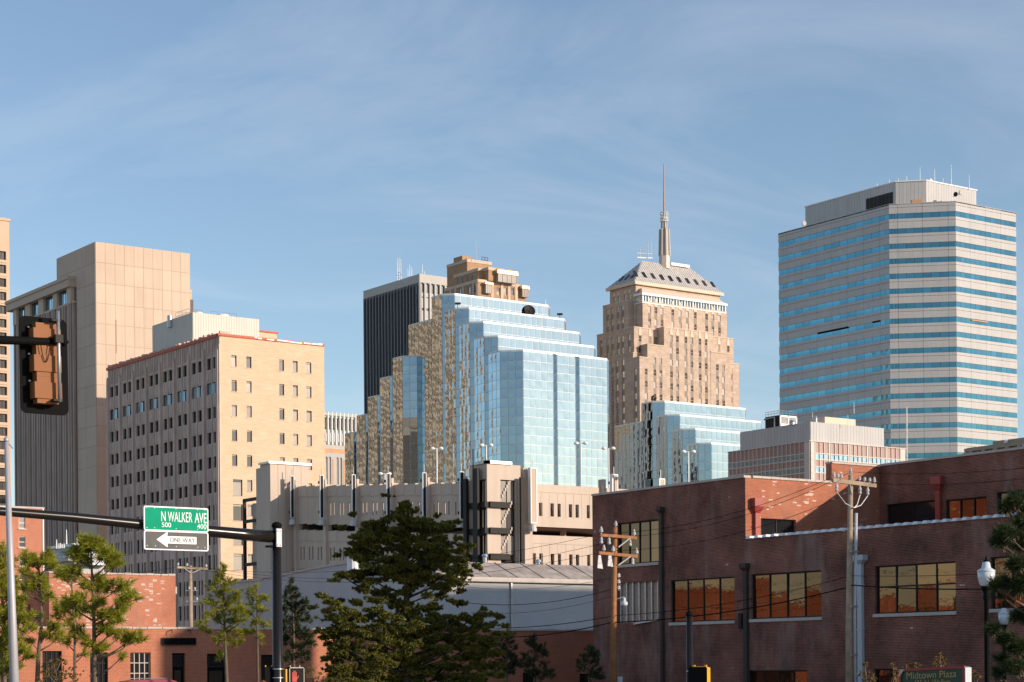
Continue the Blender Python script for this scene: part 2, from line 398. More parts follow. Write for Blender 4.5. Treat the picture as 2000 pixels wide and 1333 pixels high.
M = dict(
    asphalt=mat('asphalt', (.05, .05, .052), .9, .15, .5, bump=.3),
    pavement=mat('pavement_concrete', (.20, .17, .14), .85, .12, .8),
    concrete=mat('beige_concrete', (.60, .455, .345), .85, .05, .25, streak=.05, island=.035),
    conc_dark=mat('rib_concrete', (.46, .34, .275), .85, .1, .3, streak=.1),
    rib_gap=mat('rib_recess', (.15, .115, .095), .8, .1),
    cream=mat('cream_tower_stone', (.60, .43, .30), .85, .06, .2),
    limestone=mat('grey_limestone', (.62, .455, .375), .85, .14, .5, streak=.16, island=.06),
    redtile=mat('red_clay_tile', (.55, .12, .07), .7, .15, 1.5),
    metal_panel=mat('grey_metal_cladding', (.56, .48, .405), .5, .05, .3, island=.03),
    steel=mat('galvanised_steel', (.45, .46, .47), .4, .1, 2, metal=.7),
    white=mat('white_paint', (.8, .8, .78), .5, .05),
    dark=mat('dark_bronze_metal', (.028, .023, .020), .6, .1, spec=.2),
    black=mat('black_paint', (.006, .006, .006), .75, .1, spec=.08),
    darkglass=mat('dark_window_glass', (.018, .018, .02), .06, .1, .3, spec=.6, island=.2, alt=(.06, .045, .03), altp=.1, bump=.06, bs=.7),
    dimglass=mat('dim_window_glass', (.07, .055, .045), .15, .2, .5, spec=.3, island=.3),
    blindglass=mat('blind_window_glass', (.34, .29, .25), .12, .1, .8, spec=.6, island=.25, alt=(.10, .09, .085), altp=.3),
    skyglass=mat('blue_window_glass', (.44, .60, .68), .05, .08, .4, metal=.85, island=.1),
    bandglass=mat('teal_band_glass', (.115, .275, .335), .06, .05, .1, metal=.85, island=.13),
    mirror=mat('mirror_curtain_glass', (.37, .44, .475), .035, .03, .1, metal=1.0, island=.05),
    mullion=mat('pale_mullion', (.62, .62, .60), .45, .05, metal=.2),
    spandrel=mat('white_precast_panel', (.50, .475, .455), .75, .05, .2, streak=.05, island=.03),
    joint=mat('panel_joint', (.42, .32, .25), .9, .1),
    towerstone=mat('warm_limestone', (.62, .47, .36), .85, .13, .35, streak=.08),
    ashlar=brick_mat('tower_ashlar', (.60, .455, .35), (.50, .375, .285), (.43, .32, .245), 1.6, .75, .03, (.6, .48, .38), .35, .13),
    towerspan=mat('tower_spandrel', (.27, .21, .165), .7, .1, .6, island=.1),
    tanstone=mat('ornament_stone', (.72, .55, .42), .8, .08),
    roofmetal=mat('aluminium_roof', (.58, .53, .49), .5, .12, .5, metal=.0, streak=.1),
    slate=mat('dark_tower_glass', (.045, .06, .075), .12, .12, .1, spec=.7, island=.3),
    slaterib=mat('dark_tower_rib', (.16, .15, .15), .5, .1),
    archstone=mat('pale_arch_concrete', (.50, .46, .42), .8, .05, .3),
    spiremetal=mat('spire_metal', (.34, .30, .27), .5, .1, .5),
    spirefin=mat('spire_fin_metal', (.52, .45, .40), .5, .1, .5),
    copper=mat('bright_copper', (.75, .42, .22), .4, .1, 1, metal=.5),
    decobrick=brick_mat('brown_deco_brick', (.46, .27, .15), (.40, .23, .13), (.42, .3, .2), .5, .18, .02, (.6, .46, .34), .3, .12),
    buff=brick_mat('buff_brick', (.74, .52, .355), (.65, .44, .29), (.70, .505, .35), .9, .14, .02, (.55, .36, .22), .18, .07),
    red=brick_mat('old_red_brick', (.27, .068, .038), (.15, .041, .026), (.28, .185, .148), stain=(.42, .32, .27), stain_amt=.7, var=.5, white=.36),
    redterr=brick_mat('sunlit_terrace_brick', (.50, .135, .062), (.38, .10, .05), (.42, .24, .16), stain=(.55, .36, .26), stain_amt=.35, var=.25, white=.50),  # brighter copy of the old brick, sun on the terrace put into colour
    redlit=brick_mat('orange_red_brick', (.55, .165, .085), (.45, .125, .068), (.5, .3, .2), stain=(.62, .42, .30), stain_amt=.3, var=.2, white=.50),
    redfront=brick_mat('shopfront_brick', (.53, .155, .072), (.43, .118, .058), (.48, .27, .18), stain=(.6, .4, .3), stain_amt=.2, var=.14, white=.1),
    redleft=brick_mat('left_tall_brick', (.58, .19, .10), (.5, .155, .085), (.52, .3, .2), .25, .09, .012, (.6, .35, .25), .1, .1),
    whitebrick=brick_mat('white_painted_brick', (.56, .54, .54), (.53, .51, .51), (.46, .45, .45), .3, .1, .012, (.35, .3, .28), .2, .07),
    garage=mat('garage_precast', (.60, .475, .38), .85, .05, .3, streak=.06, island=.025),
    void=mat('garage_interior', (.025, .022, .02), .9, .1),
    gravelroof=mat('felt_roof', (.40, .335, .29), .9, .3, .7, streak=.22),
    pinkpanel=mat('brown_pink_panel', (.36, .21, .175), .35, .06, .5, island=.1),
    pinkstone=mat('pale_pink_stone', (.62, .54, .48), .7, .05, .4),
    brownstone=mat('brown_cornice_stone', (.42, .31, .22), .85, .12, .5),
    bronzeglass=mat('bronze_mirror_glass', (.145, .085, .048), .02, .05, .2, metal=.85, bump=.16, bs=.8, island=.3),
    board=mat('chipboard', (.52, .36, .26), .85, .25, 6),
    stone=mat('coping_stone', (.56, .48, .42), .85, .12, 1.2),
    redpaint=mat('red_painted_metal', (.36, .055, .04), .5, .1, 2),
    pole_wood=mat('weathered_pole_wood', (.40, .29, .20), .85, .25, 3, streak=.25, bump=.3, bs=12),
    pole_orange=mat('creosoted_pole_wood', (.36, .15, .06), .85, .25, 3, streak=.25, bump=.3, bs=12),
    conduit=mat('grey_pvc_conduit', (.5, .52, .55), .5, .06),
    ceramic=mat('grey_insulator', (.55, .54, .52), .35, .1, 4),
    bronze=mat('dark_bronze_pole', (.014, .011, .009), .24, .1, 1, spec=.35),
    greysteel=mat('grey_light_pole', (.42, .40, .42), .5, .08, 2, metal=.2),
    signal=mat('shaded_signal_yellow', (.27, .095, .026), .7, .08, 2),  # orange dulled to stand in for shade on the signal housing
    yellow=mat('signal_bright_yellow', (.75, .36, .02), .5, .08, 2),
    green=mat('street_sign_green', (.0, .30, .165), .6, .1, 3, spec=.1),
    signwhite=mat('sign_white', (.82, .82, .80), .45, .05, 3),
    signgrey=mat('sign_faded_black', (.10, .095, .09), .7, .25, 2.5),
    darkgreen=mat('dark_green_sign_board', (.010, .045, .025), .5, .1, 3),
    gold=mat('gold_letters', (.42, .29, .11), .5, .05),
    signred=mat('red_sign_frame', (.30, .02, .02), .5, .1),
    redhand=mat('red_hand_lamp', (.45, .03, .02), .6, .3, 30),
    carpaint=mat('dark_red_car_paint', (.16, .008, .02), .25, .05, metal=.3),
    rubber=mat('tyre_rubber', (.02, .02, .02), .9, .1),
    lampglass=mat('clear_lamp_globe', (.62, .66, .70), .15, .05, 2, spec=.6),
    pipe=mat('dark_brown_pipe', (.07, .05, .045), .6, .15, 1, spec=.2),
    darkbark=mat('dark_cedar_bark', (.05, .036, .027), .95, .3, 6, bump=.4, bs=20),
    bark=mat('pine_bark', (.15, .105, .075), .95, .3, 6, bump=.5, bs=20),
    orangebrick=mat('orange_terracotta', (.62, .33, .17), .8, .1, .6),
)
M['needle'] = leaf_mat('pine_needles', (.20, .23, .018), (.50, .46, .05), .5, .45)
M['needle_shaded'] = leaf_mat('shaded_pine_needles', (.022, .042, .014), (.055, .075, .02), .55, .25)  # darker copy of the pine needles, shade put into the colour
M['cedar'] = leaf_mat('cedar_foliage', (.022, .034, .011), (.25, .22, .03), .65, .13)
M['dryleaf'] = leaf_mat('dry_brown_leaves', (.30, .15, .06), (.20, .17, .05), .7, .3)
M['pinkflower'] = leaf_mat('pink_blossom', (.5, .12, .16), (.35, .06, .1), .7, .3)
# ------------------------------------------------------------------ ground and streets
mb = MB(); mb.poly([(-3000, -3000, 0), (5000, -3000, 0), (5000, 5000, 0), (-3000, 5000, 0)])
mb.build('ground', M['pavement'], kind='structure')

class Block:
    """near corner at photo column px with its north (left) and west (right) planes"""
    def __init__(self, px, py, Z, pl=None, pr=None, P=None):
        p = P if P is not None else at(px, py, Z)
        self.x, self.y, self.z = p.x, p.y, p.z
        self.fn, self.fw = Face((p.x, p.y), N_), Face((p.x, p.y), W0)
        self.sl = self.fn.px(*pl)[0] if isinstance(pl, tuple) else -(pl or 20)
        self.sr = self.fw.px(*pr)[0] if isinstance(pr, tuple) else (pr or 20)
        self.xs, self.ye = self.x + self.sr, self.y - self.sl
    def shell(self, mb, z0=0, z1=None, hn=(), hw=(), depth=.3, mi=0, mr=None):
        z1 = self.z if z1 is None else z1
        mb.wall(self.fn, self.sl, 0, z0, z1, hn, depth, mi, mr)
        mb.wall(self.fw, 0, self.sr, z0, z1, hw, depth, mi, mr)
        mb.poly([(self.xs, self.y, z0), (self.xs, self.ye, z0), (self.xs, self.ye, z1), (self.xs, self.y, z1)], mi)
        mb.poly([(self.xs, self.ye, z0), (self.x, self.ye, z0), (self.x, self.ye, z1), (self.xs, self.ye, z1)], mi)
        mb.poly([(self.x, self.y, z1), (self.xs, self.y, z1), (self.xs, self.ye, z1), (self.x, self.ye, z1)], mi)
        return mb
    def loc(self): return (self.x, self.y, 0)

def rods(parent, pts, r=.12, m='white', name='antenna'):
    for px, py0, py1, Z in pts:
        a = at(px, py0, Z); b = at(px, py1, Z); b = Vector((a.x, a.y, b.z))
        MB().tube([a, a.lerp(b, .5), b], [r, r * .8, r * .5], 6).build(name, M[m], parent)

# ------------------------------------------------------------------ far left tan tower (window grid), right edge in frame
def tan_tower():
    p = at(18, 433, 515); x1, y, zt = p.x, p.y, p.z
    x0 = x1 - 42
    t = thing('office_tower', 'tall tan office tower cut off by the left edge, windows above sloping sills', 'building', (x1, y, 0))
    fc = Face((x1, y), W0)
    holes = []; zr = []
    rows = [492 + 26.42 * k for k in range(20)]
    s_r = fc.px(12.6, 600)[0]
    wd, pitch = 2.3, 3.5
    for k in range(22):
        zz1 = fc.px(12.6, 491.9 + 26.42 * k)[1]; zz0 = zz1 - 2.25
        for c in range(11):
            a = s_r - wd - c * pitch
            if a > x0 - x1 + .6: holes.append((a, a + wd, zz0, zz1))
    mb = MB(); mb.wall(fc, x0 - x1, 0, 0, zt, holes, .7)
    ye = y + 38
    mb.poly([(x1, y, 0), (x1, ye, 0), (x1, ye, zt), (x1, y, zt)]); mb.poly([(x1, ye, 0), (x0, ye, 0), (x0, ye, zt), (x1, ye, zt)])
    mb.poly([(x0, ye, 0), (x0, y, 0), (x0, y, zt), (x0, ye, zt)]); mb.poly([(x0, y, zt), (x1, y, zt), (x1, ye, zt), (x0, ye, zt)])
    mb.build('wall', M['cream'], t)
    for h in holes:
        window(t, fc, *h, .62, M['dark'], M['dimglass'], 2, 1, .1)
    sm = MB()
    lf = Face((0, 0), 0)
    sm.hexa([lf.P(0, -.16, 0), lf.P(1, -.16, 0), lf.P(1, .6, 0), lf.P(0, .6, 0), lf.P(.06, -.02, 1), lf.P(.94, -.02, 1), lf.P(.94, .6, 1), lf.P(.06, .6, 1)])
    me = sm.mesh('sill', M['cream'])
    pieces(t, 'sill', me, [fmat(fc, h[0] - .15, 0, h[2] - .75, wd + .3, 1, .72) for h in holes])
    MB().fbox(fc, x0 - x1, .25, -.25, 38.2, zt, zt + .7).build('coping', M['cream'], t)
    rods(t, [(8, 433, 425, 516)], .15)
tan_tower()

# ------------------------------------------------------------------ concrete tower with blank core and ribbed wing
def concrete_tower():
    B = Block(186.2, 472.3, 330, (111, 507.4), (370.5, 493.8))
    t = thing('concrete_tower', 'beige concrete tower with a blank panelled core and a ribbed dark wing on its left', 'building', B.loc())
    mb = MB(); B.shell(mb, 0, B.z - .05); mb.build('core_wall', M['joint'], t)
    # panels of the core
    items = []; rowh = (B.fw.px(186.5, 472)[1] - B.fw.px(188, 512)[1])
    ncw, ncn = 10, 4
    zc = B.z
    while zc > 34:
        za = zc - rowh
        for c in range(ncw):
            w = B.sr / ncw; items.append(fmat(B.fw, c * w + .02, -.06, za + .02, w - .04, .07, rowh - .04))
        for c in range(ncn):
            w = -B.sl / ncn; items.append(fmat(B.fn, B.sl + c * w + .02, -.06, za + .02, w - .04, .07, rowh - .04))
        zc = za
    pieces(t, 'concrete_panel', ubox(M['concrete']), items, 300)
    # lower core below the panels, plain
    MB().fbox(B.fw, 0, B.sr, -.1, .3, 0, zc).fbox(B.fn, B.sl, 0, -.1, .3, 0, zc).build('base_wall', M['concrete'], t)
    # wing: north plane a little behind the core, running east
    fw = B.fn
    s1 = fw.px(150.5, 640)[0]; s0 = fw.px(33.5, 640)[0]
    zc1 = fw.px(145.4, 541.6)[1]; zc0 = fw.px(145.4, 562)[1]
    zw1 = fw.px(127, 575)[1]; zs = fw.px(127, 601)[1]
    MB().fbox(fw, s0 - 1, s1, -.1, 22, 0, zc0).build('wing_wall', M['rib_gap'], t)
    MB().fbox(fw, s0 - 2.2, fw.px(146, 560)[0] + .3, -1.3, 22, zc0, zc1).fbox(fw, s0 - 2.2, fw.px(146, 560)[0] + .4, -1.5, 22, zc1 - .5, zc1 + .05).build('cornice', M['concrete'], t)
    px_p = [(32.8, 39.4), (56, 65.7), (82.5, 92), (110.7, 119), (138, 146.3)]
    pier = []
    for a, b in px_p:
        sa, sb = fw.px(a, 590)[0], fw.px(b, 590)[0]
        pier.append((sa, sb)); MB().fbox(fw, sa, sb, -.75, -.08, zs, zc0).build('pier', M['concrete'], t)
    for (a, b), (c, d) in zip(pier, pier[1:] + [(s1, s1)]):
        MB().fbox(fw, b, c, -.6, -.08, zs, zs + .35).build('window_sill', M['concrete'], t)
        if c - b > 1: window(t, fw, b, c, zs + .35, zc0, -.2, M['dark'], M['skyglass'], 5, 1, .12)
    n = round((s1 - s0) / .78)
    pieces(t, 'rib', ubox(M['conc_dark']), [fmat(fw, s0 + k * (s1 - s0) / n, -.7 + .15 * (k % 3 == 1), 0, (s1 - s0) / n * .6, .62, zs + .02) for k in range(n)])
    MB().tube([at(227, 690, 300), at(226.5, 625, 300)], .05, 5).build('flagpole', M['redpaint'], t)
concrete_tower()

# ------------------------------------------------------------------ brick office block
def brick_office():
    B = Block(428.3, 651.5, 286, (210.3, 721.5), (632.8, 675))
    t = thing('office_block', 'buff brick office block with a grey pilastered side and a grey metal penthouse', 'building', B.loc())
    fn, fw = B.fn, B.fw
    Lb = -B.sl / 8
    pitch = fw.px(457, 694)[1] - fw.px(457, 742.4)[1]
    ztop = fn.px(423, 696.5)[1]
    wh = fn.px(423, 696.5)[1] - fn.px(423, 719)[1]
    hn, wins = [], []
    for b in range(8):
        s = B.sl + b * Lb
        for r in range(13):
            z1 = ztop - r * pitch; z0 = z1 - wh
            if r == 1:
                wins.append((s + .14 * Lb, s + .86 * Lb, z0, z1, 'sky'))
            elif r < 6:
                wins += [(s + .17 * Lb, s + .44 * Lb, z0, z1, 'd'), (s + .57 * Lb, s + .84 * Lb, z0, z1, 'd')]
            else:
                q = [(.14, .33), (.41, .60), (.68, .87)]
                wins += [(s + a * Lb, s + c * Lb, z0 - .35, z1 + .15, 'd') for a, c in q]
    hn = [w[:4] for w in wins]
    # west windows measured from the photo
    hw = []; cols = [(451.8, 462.0), (481, 491), (545, 554.6), (571.6, 581.3), (598, 608)]
    y0s = [694, 696.5, 702.5, 705, 707.8]
    for (a, b), y in zip(cols, y0s):
        sa, sb = fw.px(a, y)[0], fw.px(b, y)[0]
        z1 = fw.px(a, y)[1]
        for r in range(12):
            z = z1 - r * pitch
            if r < 5 or a > 470: hw.append((sa, sb, z - 1.66, z))
            else: hw.append((sa + .1, sb + .8, z - 2.4, z))
    mb2 = MB(); mb2.wall(fw, 0, B.sr, 0, B.z, hw, .28)
    # the shaded stone side and the buff brick side are separate walls
    s = MB(); s.wall(fn, B.sl, 0, 0, B.z, hn, .35)
    s.poly([(B.xs, B.ye, 0), (B.x, B.ye, 0), (B.x, B.ye, B.z), (B.xs, B.ye, B.z)])
    s.build('stone_wall', M['limestone'], t)
    mb2.poly([(B.xs, B.y, 0), (B.xs, B.ye, 0), (B.xs, B.ye, B.z), (B.xs, B.y, B.z)])
    mb2.build('brick_wall', M['buff'], t)
    r = MB(); r.poly([(B.x, B.y, B.z - .3), (B.xs, B.y, B.z - .3), (B.xs, B.ye, B.z - .3), (B.x, B.ye, B.z - .3)]); r.build('roof', M['gravelroof'], t)
    for a, b, c, d, k in wins:
        if k == 'sky': window(t, fn, a, b, c, d, .22, M['dark'], M['skyglass'], 4, 1, .07)
        else: window(t, fn, a, b, c, d, .28, M['dark'], M['darkglass'], 1, 2, .05)
    for a, b, c, d in hw: window(t, fw, a, b, c, d, .2, M['dark'], M['blindglass'], 1, 1, .05, .86)
    pieces(t, 'window_sill', ubox(M['limestone']), [fmat(fw, a - .06, -.07, c - .12, b - a + .12, .2, .12) for a, b, c, d in hw])
    # pilasters with pointed heads
    zp = fn.px(415, 690)[1]
    for b in range(9):
        s = B.sl + b * Lb; e = .42 if b not in (0,) else .5
        s = min(max(s, B.sl + .35), -.4)
        m = MB(); m.fbox(fn, s - .32, s + .32, -.3, .05, 0, zp)
        m.hexa([fn.P(s - .32, -.3, zp), fn.P(s + .32, -.3, zp), fn.P(s + .32, .05, zp), fn.P(s - .32, .05, zp),
                fn.P(s - .06, -.3, zp + .9), fn.P(s + .06, -.3, zp + .9), fn.P(s + .06, 0.05, zp + .9), fn.P(s - .06, .05, zp + .9)])
        m.fbox(fn, s - .5, s - .38, -.12, .05, 0, zp + 1).fbox(fn, s + .38, s + .5, -.12, .05, 0, zp + 1)
        m.build('pilaster', M['limestone'], t)
    # mid piers, spandrel panels
    items, sp = [], []
    for b in range(8):
        s = B.sl + b * Lb
        for r in range(0, 7):
            z0 = ztop - r * pitch - wh - (.35 if r > 5 else 0); zl = ztop - (r + 1) * pitch
            for a, c in ((.17, .29), (.32, .44), (.57, .69), (.72, .84)):
                sp.append(fmat(fn, s + a * Lb, -.07, zl + .25, (c - a) * Lb, .1, z0 - zl - .45))
        for a in (.15, .27, .38, .55, .66, .77, .88):
            items.append(fmat(fn, s + a * Lb - .09, -.13, ztop + .5, .2, .16, B.z - ztop - .9))
        items.append(fmat(fn, s + .475 * Lb, -.1, 0, .06 * Lb, .13, B.z - .4))
    pieces(t, 'spandrel_panel', ubox(M['limestone']), sp)
    pieces(t, 'fluting', ubox(M['limestone']), items)
    # red tile coping and tile stubs
    zt = B.z
    c = MB(); c.fbox(fn, B.sl, 0, -.28, .3, zt - .45, zt); c.fbox(fw, -.28, B.sr, -.2, .3, zt - .35, zt); c.build('red_coping', M['redtile'], t)
    pieces(t, 'coping_block', ubox(M['limestone']), [fmat(fn, B.sl + k * 1.42 + .2, -.1, zt + .005, .9 if k % 2 else .5, .6, .3 + .1 * (k % 3 == 0)) for k in range(int(-B.sl / 1.42))])
    pieces(t, 'worn_patch', ubox(M['white']), [fmat(fw, fw.px(px, 663)[0], -.23, zt - .3 + dz, w, .06, .2) for px, w, dz in ((496, .35, .1), (502, .7, .02), (520, 1.2, 0), (540, 1.7, .03), (552, 1.4, 0), (568, 1.8, -.05), (592, 1.2, 0), (607, 1.8, .02), (620, .8, .08))])
    MB().fbox(fw, .3, fw.px(452, 655)[0], .35, .7, zt, zt + .45).build('parapet', M['limestone'], t)
    # penthouse
    Pz = Block(376.6, 610.4, 297, (298, 637), (505.8, 623.3))
    items = []
    MB().prism([(Pz.x, Pz.y), (Pz.xs, Pz.y), (Pz.xs, Pz.ye), (Pz.x, Pz.ye)], zt - .3, Pz.z - .02).build('penthouse', M['metal_panel'], t)
    n = 26; w = Pz.sr / n
    items = [fmat(Pz.fw, k * w + .015, -.06, zt - .3, w - .03, .07, Pz.z - zt + .3) for k in range(n)]
    n2 = 18; w = -Pz.sl / n2
    items += [fmat(Pz.fn, Pz.sl + k * w + .015, -.06, zt - .3, w - .03, .07, Pz.z - zt + .3) for k in range(n2)]
    pieces(t, 'cladding_panel', ubox(M['metal_panel']), items)
    f2 = Face((Pz.x, Pz.y + 8), W0)
    a = f2.px(500, 655)[0]; b_, z1 = f2.px(540.5, 652)
    MB().fbox(f2, a, b_, 0, 6, zt - .3, z1).build('roof_hut', M['buff'], t)
    MB().fbox(f2, a, b_ + .2, -.2, 6.2, z1, z1 + .25).build('roof_hut_cap', M['redtile'], t)
    g = at(332, 640, 303); h = at(332, 617, 303)
    MB().tube([(g.x, g.y, g.z), (g.x, g.y, h.z)], .42, 12).build('vent_pipe', M['steel'], t)
    # roof railings and fans
    rail = MB()
    zr = Pz.z
    fp = Pz.fn.off(1.0)
    a, b = fp.px(343, 625)[0], fp.px(370, 612)[0]
    for k in range(5):
        s = a + (b - a) * k / 4; rail.tube([fp.P(s, 0, zr - .2), fp.P(s, 0, zr + 1.2)], .035, 5)
    for z in (.6, 1.2): rail.tube([fp.P(a, 0, zr + z), fp.P(b, 0, zr + z)], .035, 5)
    fp = Pz.fw.off(3)
    for (pa, pb) in ((380, 394), (412, 462)):
        a, b = fp.px(pa, 611)[0], fp.px(pb, 611)[0]
        for k in range(5):
            s = a + (b - a) * k / 4; rail.tube([fp.P(s, 0, zr - .2), fp.P(s, 0, zr + 1.1)], .035, 5)
        for z in (.55, 1.1): rail.tube([fp.P(a, 0, zr + z), fp.P(b, 0, zr + z)], .035, 5)
    rail.build('railing', M['steel'], t)
    for px, r in ((390, .7), (437, 1.1)):
        p = fp.P(fp.px(px, 611)[0], .5, zr); MB().lathe((p.x, p.y, p.z - .1), [(r * .8, 0), (r * .8, .5), (r, .55), (r, .8), (r * .5, 1.0), (0, 1.05)], 12).build('roof_fan', M['white'], t)
brick_office()

# ------------------------------------------------------------------ old arched-window building beyond
def arcade_building():
    p = at(632, 806.5, 560); fw = Face((p.x, p.y), W0)
    sl, sr = fw.px(560, 805)[0], fw.px(740, 815)[0]; zt = p.z
    t = thing('arcade_building', 'old pale building with tall arched windows between buff block and glass tower', 'building', (p.x, p.y, 0))
    zz = lambda y: fw.px(665, y)[1]
    z1, z2, z3, z4, z5, z6 = zz(817.5), zz(841), zz(848), zz(878), zz(886), zz(894)
    sp = fw.px(649, 820)[0] - fw.px(641.2, 820)[0]
    n = int((sr - sl) / sp)
    hb = [(sl + k * sp + .2, sl + (k + 1) * sp - .2, z2, z1) for k in range(n)]
    aw = []
    for q in (634, 655.5, 676, 697):
        s = fw.px(q, 895)[0]
        aw += [(s + .2, s + 1.0, 5, z6), (s + 1.35, s + 2.15, 5, z6)]
    mb = MB(); mb.wall(fw, sl, sr, 0, zt, hb + aw, .5)
    a, b = fw.P(sl, 0, 0), fw.P(sr, 40, 0)
    mb.poly([(a.x, a.y, zt), (b.x, a.y, zt), (b.x, b.y, zt), (a.x, b.y, zt)])
    mb.poly([(b.x, a.y, 0), (b.x, b.y, 0), (b.x, b.y, zt), (b.x, a.y, zt)]); mb.poly([(a.x, b.y, 0), (a.x, a.y, 0), (a.x, a.y, zt), (a.x, b.y, zt)])
    mb.poly([(b.x, b.y, 0), (a.x, b.y, 0), (a.x, b.y, zt), (b.x, b.y, zt)])
    mb.build('wall', M['archstone'], t)
    for h in hb: window(t, fw, *h, .4, M['white'], M['blindglass'], 1, 1, .08, .2)
    for h in aw: window(t, fw, *h, .35, M['white'], M['blindglass'], 1, 7, .08)
    pieces(t, 'fin', ubox(M['white']), [fmat(fw, sl + k * sp - .12, -.5, z4 + 1.2, .24, .5, z1 - z4 + .3) for k in range(n + 1)])
    pieces(t, 'lower_fin', ubox(M['white']), [fmat(fw, sl + (k + .5) * sp - .12, -.35, z4 + 2, .24, .35, z3 - z4 - 2) for k in range(n)])
    MB().fbox(fw, sl, sr, -.06, .1, z5, z4).build('brick_band', M['orangebrick'], t)
    for q in (650.5, 671.5, 692):
        s = fw.px(q, 900)[0]; MB().fbox(fw, s - .25, s + .3, -.05, .1, 2, z6 - .6).build('brick_strip', M['orangebrick'], t)
    am = MB()
    for a, b, c, d in aw:
        m = (a + b) / 2; r = (b - a) / 2; pts = [(m + r * math.cos(w), d - r + r * math.sin(w)) for w in [math.pi * k / 8 for k in range(9)]]
        for (x0, y0), (x1, y1) in zip(pts, pts[1:]):
            am.poly([fw.P(x1, .02, y1), fw.P(x0, .02, y0), fw.P(x0, .02, d + .01), fw.P(x1, .02, d + .01)])
    am.build('arch_head', M['archstone'], t)
    MB().fbox(fw, sl, sr, -.4, .2, zt - .7, zt + .1).build('cornice', M['archstone'], t)
arcade_building()

# ------------------------------------------------------------------ dark tower with arched bays
def arched_tower():
    B = Block(819.4, 535.3, 760, (711, 568.7), (889, 543.5))
    t = thing('arched_tower', 'tall dark ribbed tower with arched bay tops and rooftop antennas, left of the brown tower', 'building', B.loc())
    zs = B.fn.px(815, 553)[1]
    MB().prism([(B.x + .6, B.y + .6), (B.xs, B.y + .6), (B.xs, B.ye), (B.x + .6, B.ye)], 0, B.z - .05).build('glass_wall', M['slate'], t)
    def side(f, s0, s1, n, ribm, stone):
        w = (s1 - s0) / n
        pieces(t, 'rib', ubox(ribm), [fmat(f, s0 + k * w - .28, -.25, 0, .56, .9, zs) for k in range(n + 1)])
        am = MB(); r = w / 2 - .28
        for k in range(n):
            m = s0 + (k + .5) * w
            pts = [(m + r * math.cos(q), zs - r + r * math.sin(q)) for q in [math.pi * j / 8 for j in range(9)]]
            for (x0, y0), (x1, y1) in zip(pts, pts[1:]):
                am.hexa([f.P(x1, 0, y1), f.P(x0, 0, y0), f.P(x0, .5, y0), f.P(x1, .5, y1), f.P(x1, 0, zs + .01), f.P(x0, 0, zs + .01), f.P(x0, .5, zs + .01), f.P(x1, .5, zs + .01)])
        am.build('arch_head', stone, t, kind='stuff')
        MB().fbox(f, s0 - .3, s1 + .3, -.15, .8, zs, B.z).build('fascia', stone, t)
        return w
    side(B.fn, B.sl, 0, 18, M['slaterib'], M['archstone'])
    w = side(B.fw, 0, B.sr, 7, M['archstone'], M['archstone'])
    it = []
    f = B.fw
    zz = lambda y: f.px(830, y)[1]
    for y0, y1 in ((572, 580), (582, 602), (607, 628)):
        for k in range(7): it.append(fmat(f, k * w + .5, .35, zz(y1), w - 1.0, .2, zz(y0) - zz(y1)))
    pieces(t, 'drawn_blind', ubox(M['spandrel']), it)
    rods(t, [(776, 548, 505, 770), (779.5, 548, 504, 770), (783, 546, 506, 770), (796.5, 540, 525, 775), (800, 540, 517, 775), (804, 540, 522, 775), (825, 537, 517, 775), (829, 538, 530, 775)], .18)
    m = MB()
    for dy, w2 in ((538, 5), (543, 3.5), (533, 2.5)):
        a = at(779.5 - w2, dy + 1.2, 770); b = at(779.5 + w2, dy - 1.2, 770); m.tube([a, b], .16, 5)
    m.build('antenna_frame', M['steel'], t)
arched_tower()

